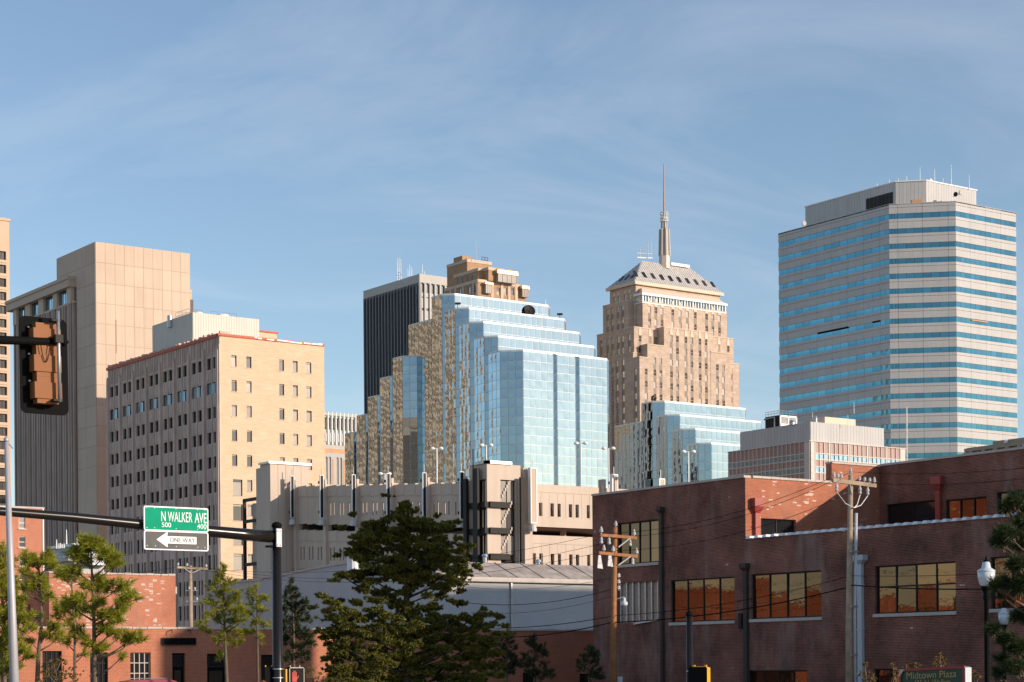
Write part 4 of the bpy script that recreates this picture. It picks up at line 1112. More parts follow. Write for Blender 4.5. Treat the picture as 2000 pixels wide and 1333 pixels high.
# ------------------------------------------------------------------ striped eight sided tower
def striped_tower():
    A = at(1735.8, 399.5, 510); zt = A.z
    fn, fc = Face((A.x, A.y), N_), Face((A.x, A.y), NW_)
    sl = fn.px(1519.8, 455.3)[0]; sc = fc.px(1866.3, 396.4)[0]
    Bq = fc.P(sc, 0, 0); fw = Face((Bq.x, Bq.y), W0); sr = fw.px(1984.5, 418.5)[0]
    t = thing('striped_tower', 'tall pale tower at right with cut corners and horizontal bands of teal windows', 'building', (A.x, A.y, 0))
    L = fn.P(sl, 0, 0); Rr = fw.P(sr, 0, 0); c = sc * .7071
    pts = [(A.x, A.y), (Bq.x, Bq.y), (Rr.x, Rr.y), (Rr.x + c, Rr.y + c), (Rr.x + c, L.y), (L.x + c, L.y + c), (L.x, L.y)]
    def shrink(ps, d):
        cx = sum(p[0] for p in ps) / len(ps); cy = sum(p[1] for p in ps) / len(ps)
        return [(p[0] + (cx - p[0]) * d / math.hypot(cx - p[0], cy - p[1]), p[1] + (cy - p[1]) * d / math.hypot(cx - p[0], cy - p[1])) for p in ps]
    core = MB(); core.prism(shrink(pts, .45), 0, zt - .3); core.build('wall', M['joint'], t)
    pitch = (fc.px(1740, 418.2)[1] - fc.px(1740, 418.2 + 29.28 * 10)[1]) / 10
    zb1 = fc.px(1740, 418.2)[1]; hb = fc.px(1740, 418.2)[1] - fc.px(1740, 428.6)[1]
    sides = []
    for f, s0, s1, bpx, y in ((fn, sl, 0, (1519.8, 1536.5, 1565.5, 1594.5, 1624, 1654.5, 1686, 1718, 1735.8), 500), (fc, 0, sc, (1735.8, 1753.5, 1802, 1852, 1866.3), 450), (fw, 0, sr, (1866.3, 1895, 1925, 1955, 1984.5), 450)):
        b = [f.px(p, y)[0] for p in bpx]; b[0], b[-1] = s0, s1; sides.append((f, b))
    panels, panes, low = [], [], []
    for r in range(21):
        z1 = zb1 - (r - 1) * pitch - hb if r else zt
        z0 = zb1 - r * pitch
        for f, b in sides:
            for s0, s1 in zip(b, b[1:]):
                zm = z0 + (z1 - z0) * .70 if r else z0 + (z1 - z0) * .62
                panels.append(fmat(f, s0 + .03, 0, z0, s1 - s0 - .06, .4, zm - z0 - .04)); low.append(fmat(f, s0 + .03, 0, zm + .04, s1 - s0 - .06, .4, z1 - zm - .04))
                n = 1 if s1 - s0 < 2.2 else (2 if f is fn else 3)
                w = (s1 - s0) / n
                for k in range(n):
                    for u in ((0,) if n == 3 else (0,)):
                        panes.append(Matrix.Translation(f.P(s0 + k * w + .03, .16, z0 - hb + .02)) @ Matrix.Rotation(f.ang + RND.gauss(0, .004), 4, 'Z') @ Matrix.Rotation(RND.gauss(0, .003), 4, 'X') @ Matrix.Diagonal((w - .06, 1.0 if f is fn else .4, hb - .04, 1)))
    pieces(t, 'spandrel_panel', ubox(M['spandrel']), panels)
    pieces(t, 'spandrel_strip', ubox(M['spandrel']), low)
    pme = PANE.copy(); pme.materials.clear(); pme.materials.append(M['bandglass'])
    pieces(t, 'window_pane', pme, panes)
    # open vents and the boarded strip
    f, b = sides[0]
    vz = f.px(1660, 641.2)[1]
    pieces(t, 'open_vent', ubox(M['black']), [fmat(f, f.px(1597, 653)[0], -.05, f.px(1597, 652.5)[1] - .1, f.px(1657, 640)[0] - f.px(1597, 653)[0], .3, .45), fmat(f, f.px(1704, 632)[0], -.05, f.px(1704, 631.5)[1], f.px(1719, 628)[0] - f.px(1704, 632)[0], .3, .4)])
    f = sides[2][0]; MB().fbox(f, f.px(1898, 625)[0], f.px(1929, 629)[0], -.05, .2, f.px(1898, 626.5)[1], f.px(1898, 624.5)[1]).build('boarded_strip', M['orangebrick'], t)
    cp = MB(); q = [(p[0] - .15 * (1 if p[0] < A.x + 8 else -1) * 0, p[1]) for p in pts]; cp.prism(q, zt - .28, zt + .1); cp.build('coping', M['spandrel'], t)
    # penthouse
    Pa = at(1748.8, 356.3, 524); f1 = Face((Pa.x, Pa.y), N_); f2 = Face((Pa.x, Pa.y), NW_)
    l0 = f1.px(1573, 404.5)[0]; c1 = f2.px(1808, 355)[0]; Pb = f2.P(c1, 0, 0); f3 = Face((Pb.x, Pb.y), W0); r1 = f3.px(1906.3, 374.5)[0]
    Pl, Pr = f1.P(l0, 0, 0), f3.P(r1, 0, 0); zp = Pa.z
    MB().prism([(Pa.x, Pa.y), (Pb.x, Pb.y), (Pr.x, Pr.y), (Pr.x, Pl.y), (Pl.x, Pl.y)], zt, zp - .02).build('penthouse', M['spandrel'], t)
    it = []
    for f, s0, s1 in ((f1, l0, 0), (f2, 0, c1), (f3, 0, r1)):
        n = max(2, round((s1 - s0) / 1.0)); w = (s1 - s0) / n
        it += [fmat(f, s0 + k * w + .03, -.09, zt, w - .06, .1, zp - zt) for k in range(n)]
        MB().fbox(f, s0 - .2, s1 + .2, -.3, .2, zp - .02, zp + .25).build('penthouse_rim', M['white'], t)
    pieces(t, 'cladding_panel', ubox(M['spandrel']), it)
    sa, sb = f1.px(1692, 395)[0], f1.px(1745, 385)[0]; za, zb = f1.px(1745, 396)[1], f1.px(1745, 373.5)[1]
    n = 7; pieces(t, 'louvre', ubox(M['dark']), [fmat(f1, sa + k * (sb - sa) / n + .08, -.2, za - 1.2, (sb - sa) / n - .16, .15, zb - za + 1) for k in range(n)])
    MB().fbox(f2, f2.px(1781, 393)[0], f2.px(1802, 393)[0], -.2, .1, f2.px(1790, 398)[1], f2.px(1790, 390.5)[1]).build('orange_hatch', M['orangebrick'], t)
    for px, py, r in ((1876, 377, 4.6), (1867, 380, 4.6), (1570, 437, 5)):
        c = at(px, py, 522 if px > 1700 else 530); k = c.dot(FWD) / F; m = MB()
        ax = (-FWD + RIGHT * (.5 if px != 1867 else -1)).normalized()
        m.tube([c - ax * .5, c, c + ax * .25, c + ax * .3], [.3, r * k, r * k, r * k * .9], 16)
        if px > 1700: m.tube([c, c + FWD * 2.5], .12, 6)
        else: m.tube([c, Vector((c.x, c.y, zt))], .12, 6)
        m.build('dish', M['dark'] if px == 1867 else M['spandrel'], t)
    c = at(1816, 354, 530); MB().lathe(c, [(.8, -.5), (.8, .1), (.55, .5), (.2, .7)], 12).build('roof_dome', M['white'], t)
    rods(t, [(1825.5, 358, 331, 530), (1858, 364, 322, 530), (1893, 371, 342, 532), (1797, 356, 327, 532), (1771, 357, 344, 530), (1754.5, 357, 348, 530), (1737, 360, 351, 530), (1713, 366, 358, 530), (1842, 361, 348, 530)], .1)
striped_tower()

# ------------------------------------------------------------------ pale office building with brown panels
def panel_office():
    B = Block(1581, 860.6, 330, (1421.8, 883.3), (1768.6, 875.7))
    t = thing('panel_office', 'pale office with brown panel bays and a white metal top storey behind the brick roof', 'building', B.loc())
    Tp = Block(1582.8, 824, 330.6, (1445.6, 845.2), (1726, 837.2), )
    zz = lambda y: B.fw.px(1600, y)[1]
    zr = [zz(863.8), zz(885.3), zz(886.8), zz(897.4), zz(898.4), zz(911.5), zz(912.5), zz(923.5), zz(924.5), zz(940), zz(941), zz(952)]
    MB().prism([(B.x + .2, B.y + .2), (B.xs, B.y + .2), (B.xs, B.ye), (B.x + .2, B.ye)], 0, B.z - .05).build('wall', M['pinkstone'], t)
    bands = [(zr[2 * k + 1], zr[2 * k]) for k in range(6)]
    cols_w = []
    for a, b, n in ((1592, 1618.2, 3), (1622, 1656, 4), (1660, 1692.5, 4), (1696.6, 1729.2, 4), (1732.6, 1758, 3)):
        s0, s1 = B.fw.px(a, 880)[0], B.fw.px(b, 880)[0]
        cols_w += [(B.fw, s0 + k * (s1 - s0) / n, s0 + (k + 1) * (s1 - s0) / n) for k in range(n)]
    cols_n = []
    s0, s1 = B.fn.px(1424, 890)[0], B.fn.px(1570, 880)[0]; n = 18
    cols_n = [(B.fn, s0 + k * (s1 - s0) / n, s0 + (k + 1) * (s1 - s0) / n) for k in range(n)]
    pan, gl = [], []
    for f, a, b in cols_w + cols_n:
        for k, (z0, z1) in enumerate(bands):
            if k % 2 == 0: pan.append(fmat(f, a + .07, .08, z0 + .03, b - a - .14, .15, z1 - z0 - .06))
            else:
                h = (z1 - z0)
                gl += [fmat(f, a + .1, .06, z0 + .05, b - a - .2, .15, h * .4 - .06), fmat(f, a + .1, .06, z0 + h * .4, b - a - .2, .15, h * .6 - .06)]
    pieces(t, 'brown_panel', ubox(M['pinkpanel']), pan); pieces(t, 'window_pane', ubox(M['skyglass']), gl)
    fr = []
    for f, a, b in cols_w + cols_n:
        fr.append(fmat(f, a - .06, -.08, 0, .12, .3, zr[0] + .1))
    pieces(t, 'mullion', ubox(M['pinkstone']), fr)
    piers = MB()
    ws = [c for c in cols_w]
    prev = 0
    for f, a, b in ws + [(B.fw, B.sr, B.sr)]:
        if a - prev > .3: piers.fbox(B.fw, prev + .06, a - .06, 0, .3, 0, zr[0])
        prev = b
    piers.fbox(B.fn, s1 + .06, 0, 0, .3, 0, zr[0]); piers.fbox(B.fn, B.sl, s0 - .06, 0, .3, 0, zr[0])
    piers.build('pier', M['pinkstone'], t)
    sm = MB()
    for k in (1, 3, 5, 7): 
        z = (zr[k] + zr[k + 1]) / 2
        sm.fbox(B.fw, .3, B.sr - .3, -.04, .25, z - .09, z + .09); sm.fbox(B.fn, B.sl + .3, -.3, -.04, .25, z - .09, z + .09)
    sm.fbox(B.fw, -.1, B.sr, -.12, .3, zr[0], B.z); sm.fbox(B.fn, B.sl, .1, -.12, .3, zr[0], B.z); sm.build('string_course', M['pinkstone'], t)
    MB().prism([(Tp.x, Tp.y), (Tp.xs, Tp.y), (Tp.xs, Tp.ye), (Tp.x, Tp.ye)], B.z - .2, Tp.z - .02).build('top_storey', M['metal_panel'], t)
    it = []
    for f, a, b, n in ((Tp.fw, 0, Tp.sr, 26), (Tp.fn, Tp.sl, 0, 22)):
        w = (b - a) / n; it += [fmat(f, a + k * w + .02, -.05, B.z, w - .04, .06, Tp.z - B.z) for k in range(n)]
    pieces(t, 'cladding_panel', ubox(M['spandrel']), it)
    # rooftop plant
    f = Tp.fw.off(5)
    a, b = f.px(1611, 826)[0], f.px(1671, 826)[0]
    MB().fbox(f, a, b, 0, 5, Tp.z, f.px(1640, 817)[1]).build('roof_box', M['tanstone'], t)
    c = Block(1522.5, 811, 338, (1494.5, 815), (1556, 813))
    m = MB(); c.shell(m, Tp.z - .3, c.z); m.build('cooling_unit', M['dark'], t)
    w = c.sr
    pieces(t, 'unit_frame', ubox(M['white']), [fmat(c.fw, a, -.12, z0, wd, .12, h) for a, z0, wd, h in ((0, Tp.z, .25, c.z - Tp.z), (w / 2 - .12, Tp.z, .25, c.z - Tp.z), (w - .25, Tp.z, .25, c.z - Tp.z), (0, c.z - .35, w, .35), (0, Tp.z, w, .7))])
    nl = 9; pieces(t, 'louvre', ubox(M['stone']), [fmat(c.fw, q + .3, -.08, Tp.z + .8 + k * (c.z - Tp.z - 1.3) / nl, w / 2 - .5, .06, .14) for q in (0, w / 2 - .1) for k in range(nl)])
    r = MB()
    for f, a, b in ((c.fw, 0, w), (c.fn, c.sl, 0)):
        for k in range(6): s = a + (b - a) * k / 5; r.tube([f.P(s, .1, c.z), f.P(s, .1, c.z + .8)], .04, 5)
        for z in (.4, .8): r.tube([f.P(a, .1, c.z + z), f.P(b, .1, c.z + z)], .04, 5)
    r.tube([c.fn.P(-1, -.2, Tp.z), c.fn.P(-1, -.2, c.z - .3), c.fn.P(c.sl, -.2, c.z - .4)], .16, 7); r.build('railing', M['steel'], t)
    for px, y0, y1, rr in ((1547, 830, 821, .45), (1593, 827, 813, .28)):
        p = at(px, y0, 334); q = at(px, y1, 334); MB().lathe((p.x, p.y, Tp.z - .1), [(rr, 0), (rr, q.z - Tp.z - .3), (rr * 1.25, q.z - Tp.z - .25), (rr * .7, q.z - Tp.z + .1)], 12).build('roof_vent', M['steel'], t)
    rods(t, [(1587, 820, 806, 334), (1656, 832, 811, 334), (1668, 808, 786, 336)], .06)
    a = at(1771.5, 890, 345); b = at(1771, 796, 345)
    m = MB()
    for k in range(3):
        w = 2 * math.pi * k / 3; o = Vector((math.cos(w), math.sin(w), 0)) * .22
        m.tube([Vector((a.x, a.y, 0)) + o, b + o * .4], .035, 4)
    for k in range(24):
        z = 20 + k * (b.z - 21) / 24; p = Vector((a.x, a.y, z)); m.tube([p + Vector((.2, 0, 0)), p + Vector((-.15, .15, .6)), p + Vector((-.15, -.15, 1.2))], .03, 4)
    lat = m.build('lattice_mast', M['ceramic']); tag(lat, 'thin lattice radio mast in front of the striped tower', 'mast')
panel_office()

# ------------------------------------------------------------------ brown stone roofline at the right edge
def stone_building():
    f = Face(tuple(at(1890, 876, 190))[:2], N_)
    t = thing('stone_building', 'brown stone building with stepped cornice and small arches peeking over the brick roof', 'building', tuple(f.P(0, 0, 0)))
    s1 = 14
    def zs(px, y): return f.px(px, y)
    s0, z0 = f.px(1881.8, 884); sA, zA = f.px(1890, 875.5); sB, zB = f.px(1939, 862.5)
    s2 = f.px(2080, 850)[0]
    MB().fbox(f, s0, s2, 0, 14, 0, z0).fbox(f, s0 + .3, s2, -.25, 14, z0, z0 + .3).fbox(f, sA, s2, -.1, 14, z0 + .3, zA).build('wall', M['brownstone'], t)
    h = []
    for px in (1945, 1959, 1987, 2001, 2015):
        s, z = f.px(px, 866); h.append((s - .42, s + .42, zA, zB - .35))
    m = MB(); m.wall(f, sB, s2, zA, zB, h, .5); a, b = f.P(sB, 0, 0), f.P(s2, 10, 0)
    m.poly([(a.x, a.y, zB), (b.x, b.y, zB), (b.x + 10, b.y, zB), (a.x + 10, a.y, zB)]); m.poly([(a.x, a.y, zA), (a.x, a.y, zB), (a.x + 10, a.y, zB), (a.x + 10, a.y, zA)])
    m.build('parapet', M['brownstone'], t)
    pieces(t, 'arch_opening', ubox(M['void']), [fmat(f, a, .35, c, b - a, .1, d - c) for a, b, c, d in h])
    am = MB()
    for a, b, c, d in h:
        mm, r = (a + b) / 2, (b - a) / 2
        pts = [(mm + r * math.cos(w), d - r + r * math.sin(w)) for w in [math.pi * k / 8 for k in range(9)]]
        for (x0, y0), (x1, y1) in zip(pts, pts[1:]): am.poly([f.P(x1, .02, y1), f.P(x0, .02, y0), f.P(x0, .02, d + .02), f.P(x1, .02, d + .02)])
    am.build('arch_head', M['brownstone'], t)
    br = []
    for px in (1901, 1926, 1949, 1972, 1996):
        s, z = f.px(px, 884); br.append(fmat(f, s - .2, -.45, z0 - 1.1, .4, .5, 1.1))
    pieces(t, 'bracket', ubox(M['brownstone']), br)
    pieces(t, 'dentil', ubox(M['brownstone']), [fmat(f, sA + k * .45, -.2, z0 - .55, .2, .22, .45) for k in range(int((s2 - sA) / .45))])
    MB().fbox(f, f.px(1965, 862)[0], f.px(1969.5, 862)[0], -.3, .4, zA, zB - .05).build('lit_pier', M['white'], t)
    m = MB(); 
    for px in (1995, 2006): p = f.hit(px, 858); m.tube([p + f.n * 1, p + f.n * 1 + UP * .9], .03, 5)
    p, q = f.hit(1994, 850), f.hit(2030, 846); m.tube([p + f.n, q + f.n], .03, 5); m.build('railing', M['steel'], t)
stone_building()
# ------------------------------------------------------------------ parking garage
def parking_garage():
    B = Block(950.9, 905.5, 200, (917, 911), (1016.5, 911))
    t = thing('parking_garage', 'beige precast parking garage with a glazed stair tower and rows of narrow slits', 'parking garage', B.loc())
    fw, fn = B.fw, B.fn
    LAMPS = []
    # north wall plane
    g = fn.off(.9)
    sL = g.px(522.5, 960)[0]; sR = g.px(917, 950)[0]
    pil = [g.px(p, 1000)[0] for p in (522.5, 578, 635.5, 698, 765.5, 836, 909)]
    # the ramp: heights along s measured at both ends
    def ramp(y0, y1):
        a, za = g.px(530, y0); b, zb = g.px(905, y1)
        return lambda s: za + (zb - za) * (s - a) / (b - a)
    rt, r1, r2, r3, r4 = ramp(951, 943.5), ramp(1022.5, 1030.5), ramp(1034, 1044), ramp(1108.5, 1126), ramp(1121, 1142)
    slit_a, slit_b = ramp(981, 980), ramp(1006.5, 1006)
    sl2a, sl2b = ramp(1067, 1075), ramp(1092, 1101)
    wall = MB(); it = []
    top_caps = []
    for b, (s0, s1) in enumerate(zip(pil, pil[1:])):
        s0 += .62; s1 -= .2
        n = 3; w = (s1 - s0) / n
        for k in range(n):
            a, c = s0 + k * w, s0 + (k + 1) * w; m = (a + c) / 2
            for (zt, zb, ha, hb, on) in ((rt(m), r1(m), slit_a(m), slit_b(m), b >= 2), (r2(m), r3(m), sl2a(m), sl2b(m), True), (r4(m), r4(m) - 4.2, 0, 0, False)):
                p = MB(); hs = []
                if on: hs = [(a + w * .18, a + w * .32, hb, ha), (a + w * .55, a + w * .69, hb, ha)]
                p.wall(g, a + .015, c - .015, zb, zt, hs, .3)
                P = g.P
                p.poly([P(a + .015, 0, zt), P(c - .015, 0, zt), P(c - .015, .35, zt), P(a + .015, .35, zt)]); p.poly([P(a + .015, 0, zb), P(c - .015, 0, zb), P(c - .015, .35, zb), P(a + .015, .35, zb)])
                p.poly([P(c - .015, 0, zb), P(c - .015, .35, zb), P(c - .015, .35, zt), P(c - .015, 0, zt)]); p.poly([P(a + .015, 0, zb), P(a + .015, .35, zb), P(a + .015, .35, zt), P(a + .015, 0, zt)])
                # ribs of the panel's middle field, groove under the top strip
                p.fbox(g, a + .02, c - .02, -.07, 0.0, zt - 1.25, zt)
                p.build('wall_panel', M['garage'], t)
                if on:
                    it.append(fmat(g, a + .05, -.03, ha + .25, w - .1, .03, .06))
    for s in pil[:-1] + [pil[-1]]:
        MB().fbox(g, s + .05, s + .62, -.35, .5, 0, rt(s) + .1).build('pilaster', M['garage'], t)
    # dark interior with decks
    P0, P1 = g.P(sL, .5, 0), g.P(sR, .5, 0)
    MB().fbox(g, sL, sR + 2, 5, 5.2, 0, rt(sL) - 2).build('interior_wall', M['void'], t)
    dk = MB()
    for f in (lambda s: r1(s) + .4, lambda s: r3(s) + .4, lambda s: 3.0):
        dk.hexa([g.P(sL, .36, f(sL) - .3), g.P(sR, .36, f(sR) - .3), g.P(sR, 30, f(sR) - .3), g.P(sL, 30, f(sL) - .3), g.P(sL, .36, f(sL)), g.P(sR, .36, f(sR)), g.P(sR, 30, f(sR)), g.P(sL, 30, f(sL))])
    dk.build('deck', M['concrete'], t)
    # back penthouses rising over the far bays
    E = Block(526.9, 905.5, 233, (508, 910), (602.5, 913))
    m = MB(); E.shell(m, 0, E.z); m.build('lift_tower', M['garage'], t)
    pieces(t, 'tower_panel', ubox(M['garage']), [fmat(E.fw, k * E.sr / 5 + .02, -.06, 10, E.sr / 5 - .04, .07, E.z - 10.1) for k in range(5)])
    MB().fbox(E.fw, -.2, E.sr + .3, -.25, .4, E.z, E.z + .25).fbox(E.fn, E.sl, .2, -.25, .4, E.z, E.z + .25).build('coping', M['steel'], t)
    E2 = Block(511, 914, 236, (500, 917), (526, 916)); m = MB(); E2.shell(m, 0, E2.z); m.build('lift_lobby', M['garage'], t)
    # open steel stair frame at the far end
    fs = g.off(.6)
    a, b = fs.px(474, 1000)[0], fs.px(519, 1000)[0]
    MB().fbox(fs, a + .3, b - 1, 1.2, 1.5, 0, fs.px(500, 975)[1] - .3).build('stair_back_wall', M['garage'], t)
    st = MB(); zt = fs.px(497, 972)[1]
    st.fbox(fs, a, a + .35, 0, .35, 0, zt)
    for y in (971, 1013, 1098): 
        z = fs.px(500, y)[1]; st.fbox(fs, a, b, 0, .3, z - .4, z)
    st.build('steel_frame', M['dark'], t)
    window(t, fs, fs.px(511, 1020)[0], fs.px(518.5, 1020)[0], fs.px(515, 1030)[1] - 14, fs.px(515, 996)[1], .5, M['dark'], M['bronzeglass'], 1, 6, .1)
    # lantern banners
    def lantern(f, s, yp, z0, z1, w, th, spike=.9):
        m = MB(); m.fbox(f, s - w / 2, s + w / 2, yp, yp + th, z0, z1); o = m.build('banner_panel', M['dark'] if w < .5 else M['concrete'], t)
        e = .06 if w < .5 else .1; q = MB()
        for a_, b_ in ((s - w / 2 - e, s - w / 2), (s + w / 2, s + w / 2 + e)): q.fbox(f, a_, b_, yp - .04, yp + th + .04, z0 - e, z1 + e)
        q.fbox(f, s - w / 2, s + w / 2, yp - .04, yp + th + .04, z0 - e, z0).fbox(f, s - w / 2, s + w / 2, yp - .04, yp + th + .04, z1, z1 + e)
        q.build('banner_frame', M['white'], o)
        q = MB(); q.tube([f.P(s, yp + th / 2, z1 - 2.0), f.P(s, yp + th / 2, z1 + spike)], .05, 6); q.build('spike', M['steel'], o)
        q = MB(); p = f.P(s, yp + th / 2, z0 - .9); q.lathe(p, [(.42, 0), (.42, .25), (.3, .6), (.1, .75)], 12); q.build('lamp_bowl', M['ceramic'], o)
        q = MB(); q.fbox(f, s - .1, s + .1, yp + th, yp + th + .6, z0 + .5, z0 + .8).fbox(f, s - .1, s + .1, yp + th, yp + th + .6, z1 - .9, z1 - .6); q.build('bracket', M['dark'], o)
    for i, s in enumerate(pil):
        f = Face(tuple(g.P(s + .3, 0, 0))[:2], W0)
        # each lantern faces west, standing off the north wall
        z1 = g.px((523, 578.5, 636, 698, 765.5, 836, 909)[i], (932.5, 932, 930.5, 929.5, 927.5, 926, 924)[i])[1]
        lantern(f, -.75, -.2, z1 - 4.85, z1, .36, .1)
        MB().fbox(g, s + .12, s + .35, -.25, .05, rt(s) + .1, z1 - .4).build('lantern_post', M['garage'], t)
        if i >= 2: MB().fbox(g, s + .9, s + 1.5, .3, .9, rt(s) - .2, z1 - 1.2).build('parapet_block', M['garage'], t)
    # stair tower: west face concrete and glass, north face glazed
    zt = B.z; zf = [fw.px(985, y)[1] for y in (937.5, 983.5, 1034, 1084.5, 1136)]
    sg0, sg1 = fw.px(977.5, 960)[0], fw.px(1007.5, 960)[0]
    sN0, sN1 = fn.px(924.5, 960)[0], fn.px(949, 960)[0]
    hw = [(sg0, sg1, 6, zf[0])]; hn = [(sN0, sN1, 6, zf[0])]
    m = MB(); B.shell(m, 0, zt, hn, hw, .4); m.build('stair_tower_wall', M['garage'], t)
    MB().fbox(fw, -.2, B.sr - 1.2, -.2, .3, zt, zt + .3).fbox(fn, B.sl, .2, -.2, .3, zt, zt + .3).build('stair_tower_coping', M['steel'], t)
    for k in range(4):
        z1, z0 = zf[k] if k == 0 else zf[k] - .55, zf[k + 1]
        window(t, fw, sg0 + .05, sg1 - .05, z0, z1, .3, M['dark'], M['blindglass'] if k < 3 else M['darkglass'], 2, 1, .08)
        window(t, fn, sN0 + .05, sN1 - .05, z0, z1, .3, M['dark'], M['bronzeglass'], 3, 1, .12)
        if k < 3:
            z = zf[k + 1]
            MB().fbox(fw, .15, B.sr - 1.6, -.35, -.02, z - .5, z + .1).fbox(fn, B.sl - .1, .1, -.35, -.02, z - .5, z + .1).build('floor_beam', M['dark'], t)
            a = MB(); s0, s1 = sg0 + .3, sg1 - .3
            for j in range(7):
                u = j / 7; a.fbox(fw, s0 + (s1 - s0) * u, s0 + (s1 - s0) * (u + 1 / 7), .18, .28, z + .6 + u * 2.3, z + .95 + u * 2.3)
            a.build('stair_flight', M['stone'], t)
    zc = fn.px(938, 916)[1]
    MB().fbox(fn, fn.px(937.5, 950)[0] - .35, fn.px(937.5, 950)[0] + .5, -.7, -.36, 4, zc).fbox(fn, sN0 - .9, sN0 - .3, -.7, -.36, 4, zf[0] + .2).fbox(fw, sg1 + .15, sg1 + .6, -.7, -.36, 4, zf[0] + .3).build('steel_column', M['dark'], t)
    p = fn.hit(933.5, 905) ; MB().tube([Vector((p.x - .6, p.y, 5)), Vector((p.x - .6, p.y, fn.px(933.5, 878)[1]))], .06, 6).build('lightning_rod', M['dark'], t)
    # lit pilaster and west wall to the right of the stair tower
    w = fw.off(.4)
    sP0, sP1 = w.px(1016, 1000)[0], w.px(1035, 1000)[0]
    MB().fbox(w, sP0 + .05, sP1 - .05, -.5, .5, 0, w.px(1025, 916)[1]).build('west_pilaster', M['garage'], t)
    lantern(w.off(-1.0), w.px(1028, 970)[0], -.3, w.px(1028, 1022.5)[1], w.px(1028, 918)[1], .62, .4)
    sE = w.px(1240, 960)[0]
    zz = lambda y: w.px(1040, y)[1]
    sl = [(1039.5, 1046.3), (1052.7, 1059.5), (1075, 1082), (1088.7, 1095.2), (1111, 1117.7), (1124, 1130.6), (1146, 1152.5), (1159, 1166), (1181, 1188)]
    slits = [(w.px(a, 995)[0], w.px(b, 995)[0]) for a, b in sl]
    m = MB(); m.wall(w, sP1, sE, zz(1028.5), zz(945.2), [(a, b, zz(1007.5), zz(981.5)) for a, b in slits], .35)
    m.fbox(w, sP1, sE, .36, .5, zz(947), zz(945.2))
    m.build('west_wall', M['garage'], t)
    m = MB(); m.wall(w, sP1, sE, 0, zz(1045), [(a, b, zz(1107.5), zz(1080.8)) for a, b in slits], .35); m.build('west_wall', M['garage'], t)
    MB().fbox(w, sP1, sE, .36, 20, zz(1045) - .6, zz(1045) - .3).fbox(w, sP1, sE, .36, 20, zz(1028.5) - .05, zz(1028.5) + .3).build('deck', M['conc_dark'], t)
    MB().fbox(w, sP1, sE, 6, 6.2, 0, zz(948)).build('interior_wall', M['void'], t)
    MB().fbox(w, w.px(1125, 1040)[0], w.px(1128, 1040)[0], 2, 2.8, zz(1046), zz(1028)).build('deck_column', M['concrete'], t)
    lv = []
    for a, b in slits:
        for z1, z0 in ((zz(994), zz(1007.5)), (zz(1093), zz(1107.5))):
            lv += [fmat(w, a, .25, z0 + k * (z1 - z0) / 6, b - a, .06, (z1 - z0) / 9) for k in range(6)]
    pieces(t, 'slit_louvre', ubox(M['dark']), lv)
    gr = []
    for z1, z0 in ((zz(961), zz(1011)), (zz(1062), zz(1130))):
        s = sP1 + .35
        while s < sE: gr.append(fmat(w, s, -.012, z0, .035, .02, z1 - z0)); s += .93 * 1.15
        gr.append(fmat(w, sP1, -.012, z1, sE - sP1, .02, .05))
    pieces(t, 'panel_groove', ubox(M['joint']), gr)
    lantern(w.off(-1.0), w.px(1186.5, 960)[0], -.3, w.px(1186.5, 1030)[1], w.px(1186.5, 930.5)[1], .6, .4)
    MB().fbox(w, w.px(1174, 950)[0], w.px(1180, 950)[0], -.3, .5, 0, w.px(1177, 937)[1]).build('west_pilaster', M['garage'], t)
    lantern(Face(tuple(at(1293, 940, 182))[:2], W0), 0, 0, at(1293, 980, 182).z, at(1293, 937, 182).z, .5, .4)
    # rooftop lamps
    k = 0
    for px, py, pb, Z, where in ((751.6, 926, 946, 225, 'shortest, over the left of the pine top'), (853, 876.5, 946, 232, 'tall, against the tan glass'), (949.5, 870.5, 908, 214, 'rising behind the stair tower'), (1134.5, 866.5, 950, 220, 'in front of the pale glass front'),
                         (1188.5, 876.5, 940, 222, 'right of the big glass tower'), (1344.5, 883, 950, 205, 'in front of the smaller glass building')):
        p = at(px, py, Z); b0 = at(px, pb, Z)
        l = thing('roof_lamp', 'white twin headed lamp on the garage roof, ' + where, 'lamp', (p.x, p.y, b0.z), 'twin lamps on the garage roof')
        m = MB(); m.tube([(p.x, p.y, b0.z - 1.5), (p.x, p.y, p.z)], .08, 8); m.tube([p - RIGHT * .4, p + RIGHT * .4], .045, 6); m.build('pole', M['white'], l)
        for d in (-1, 1):
            c = p + RIGHT * d * .5
            q = MB(); q.tube([c - RIGHT * .26 * d - UP * .02, c - RIGHT * .12 * d + UP * .03, c + RIGHT * .12 * d + UP * .02, c + RIGHT * .26 * d - UP * .06], [.07, .18, .2, .08], 10); q.build('lamp_head', M['white'], l, True)
parking_garage()

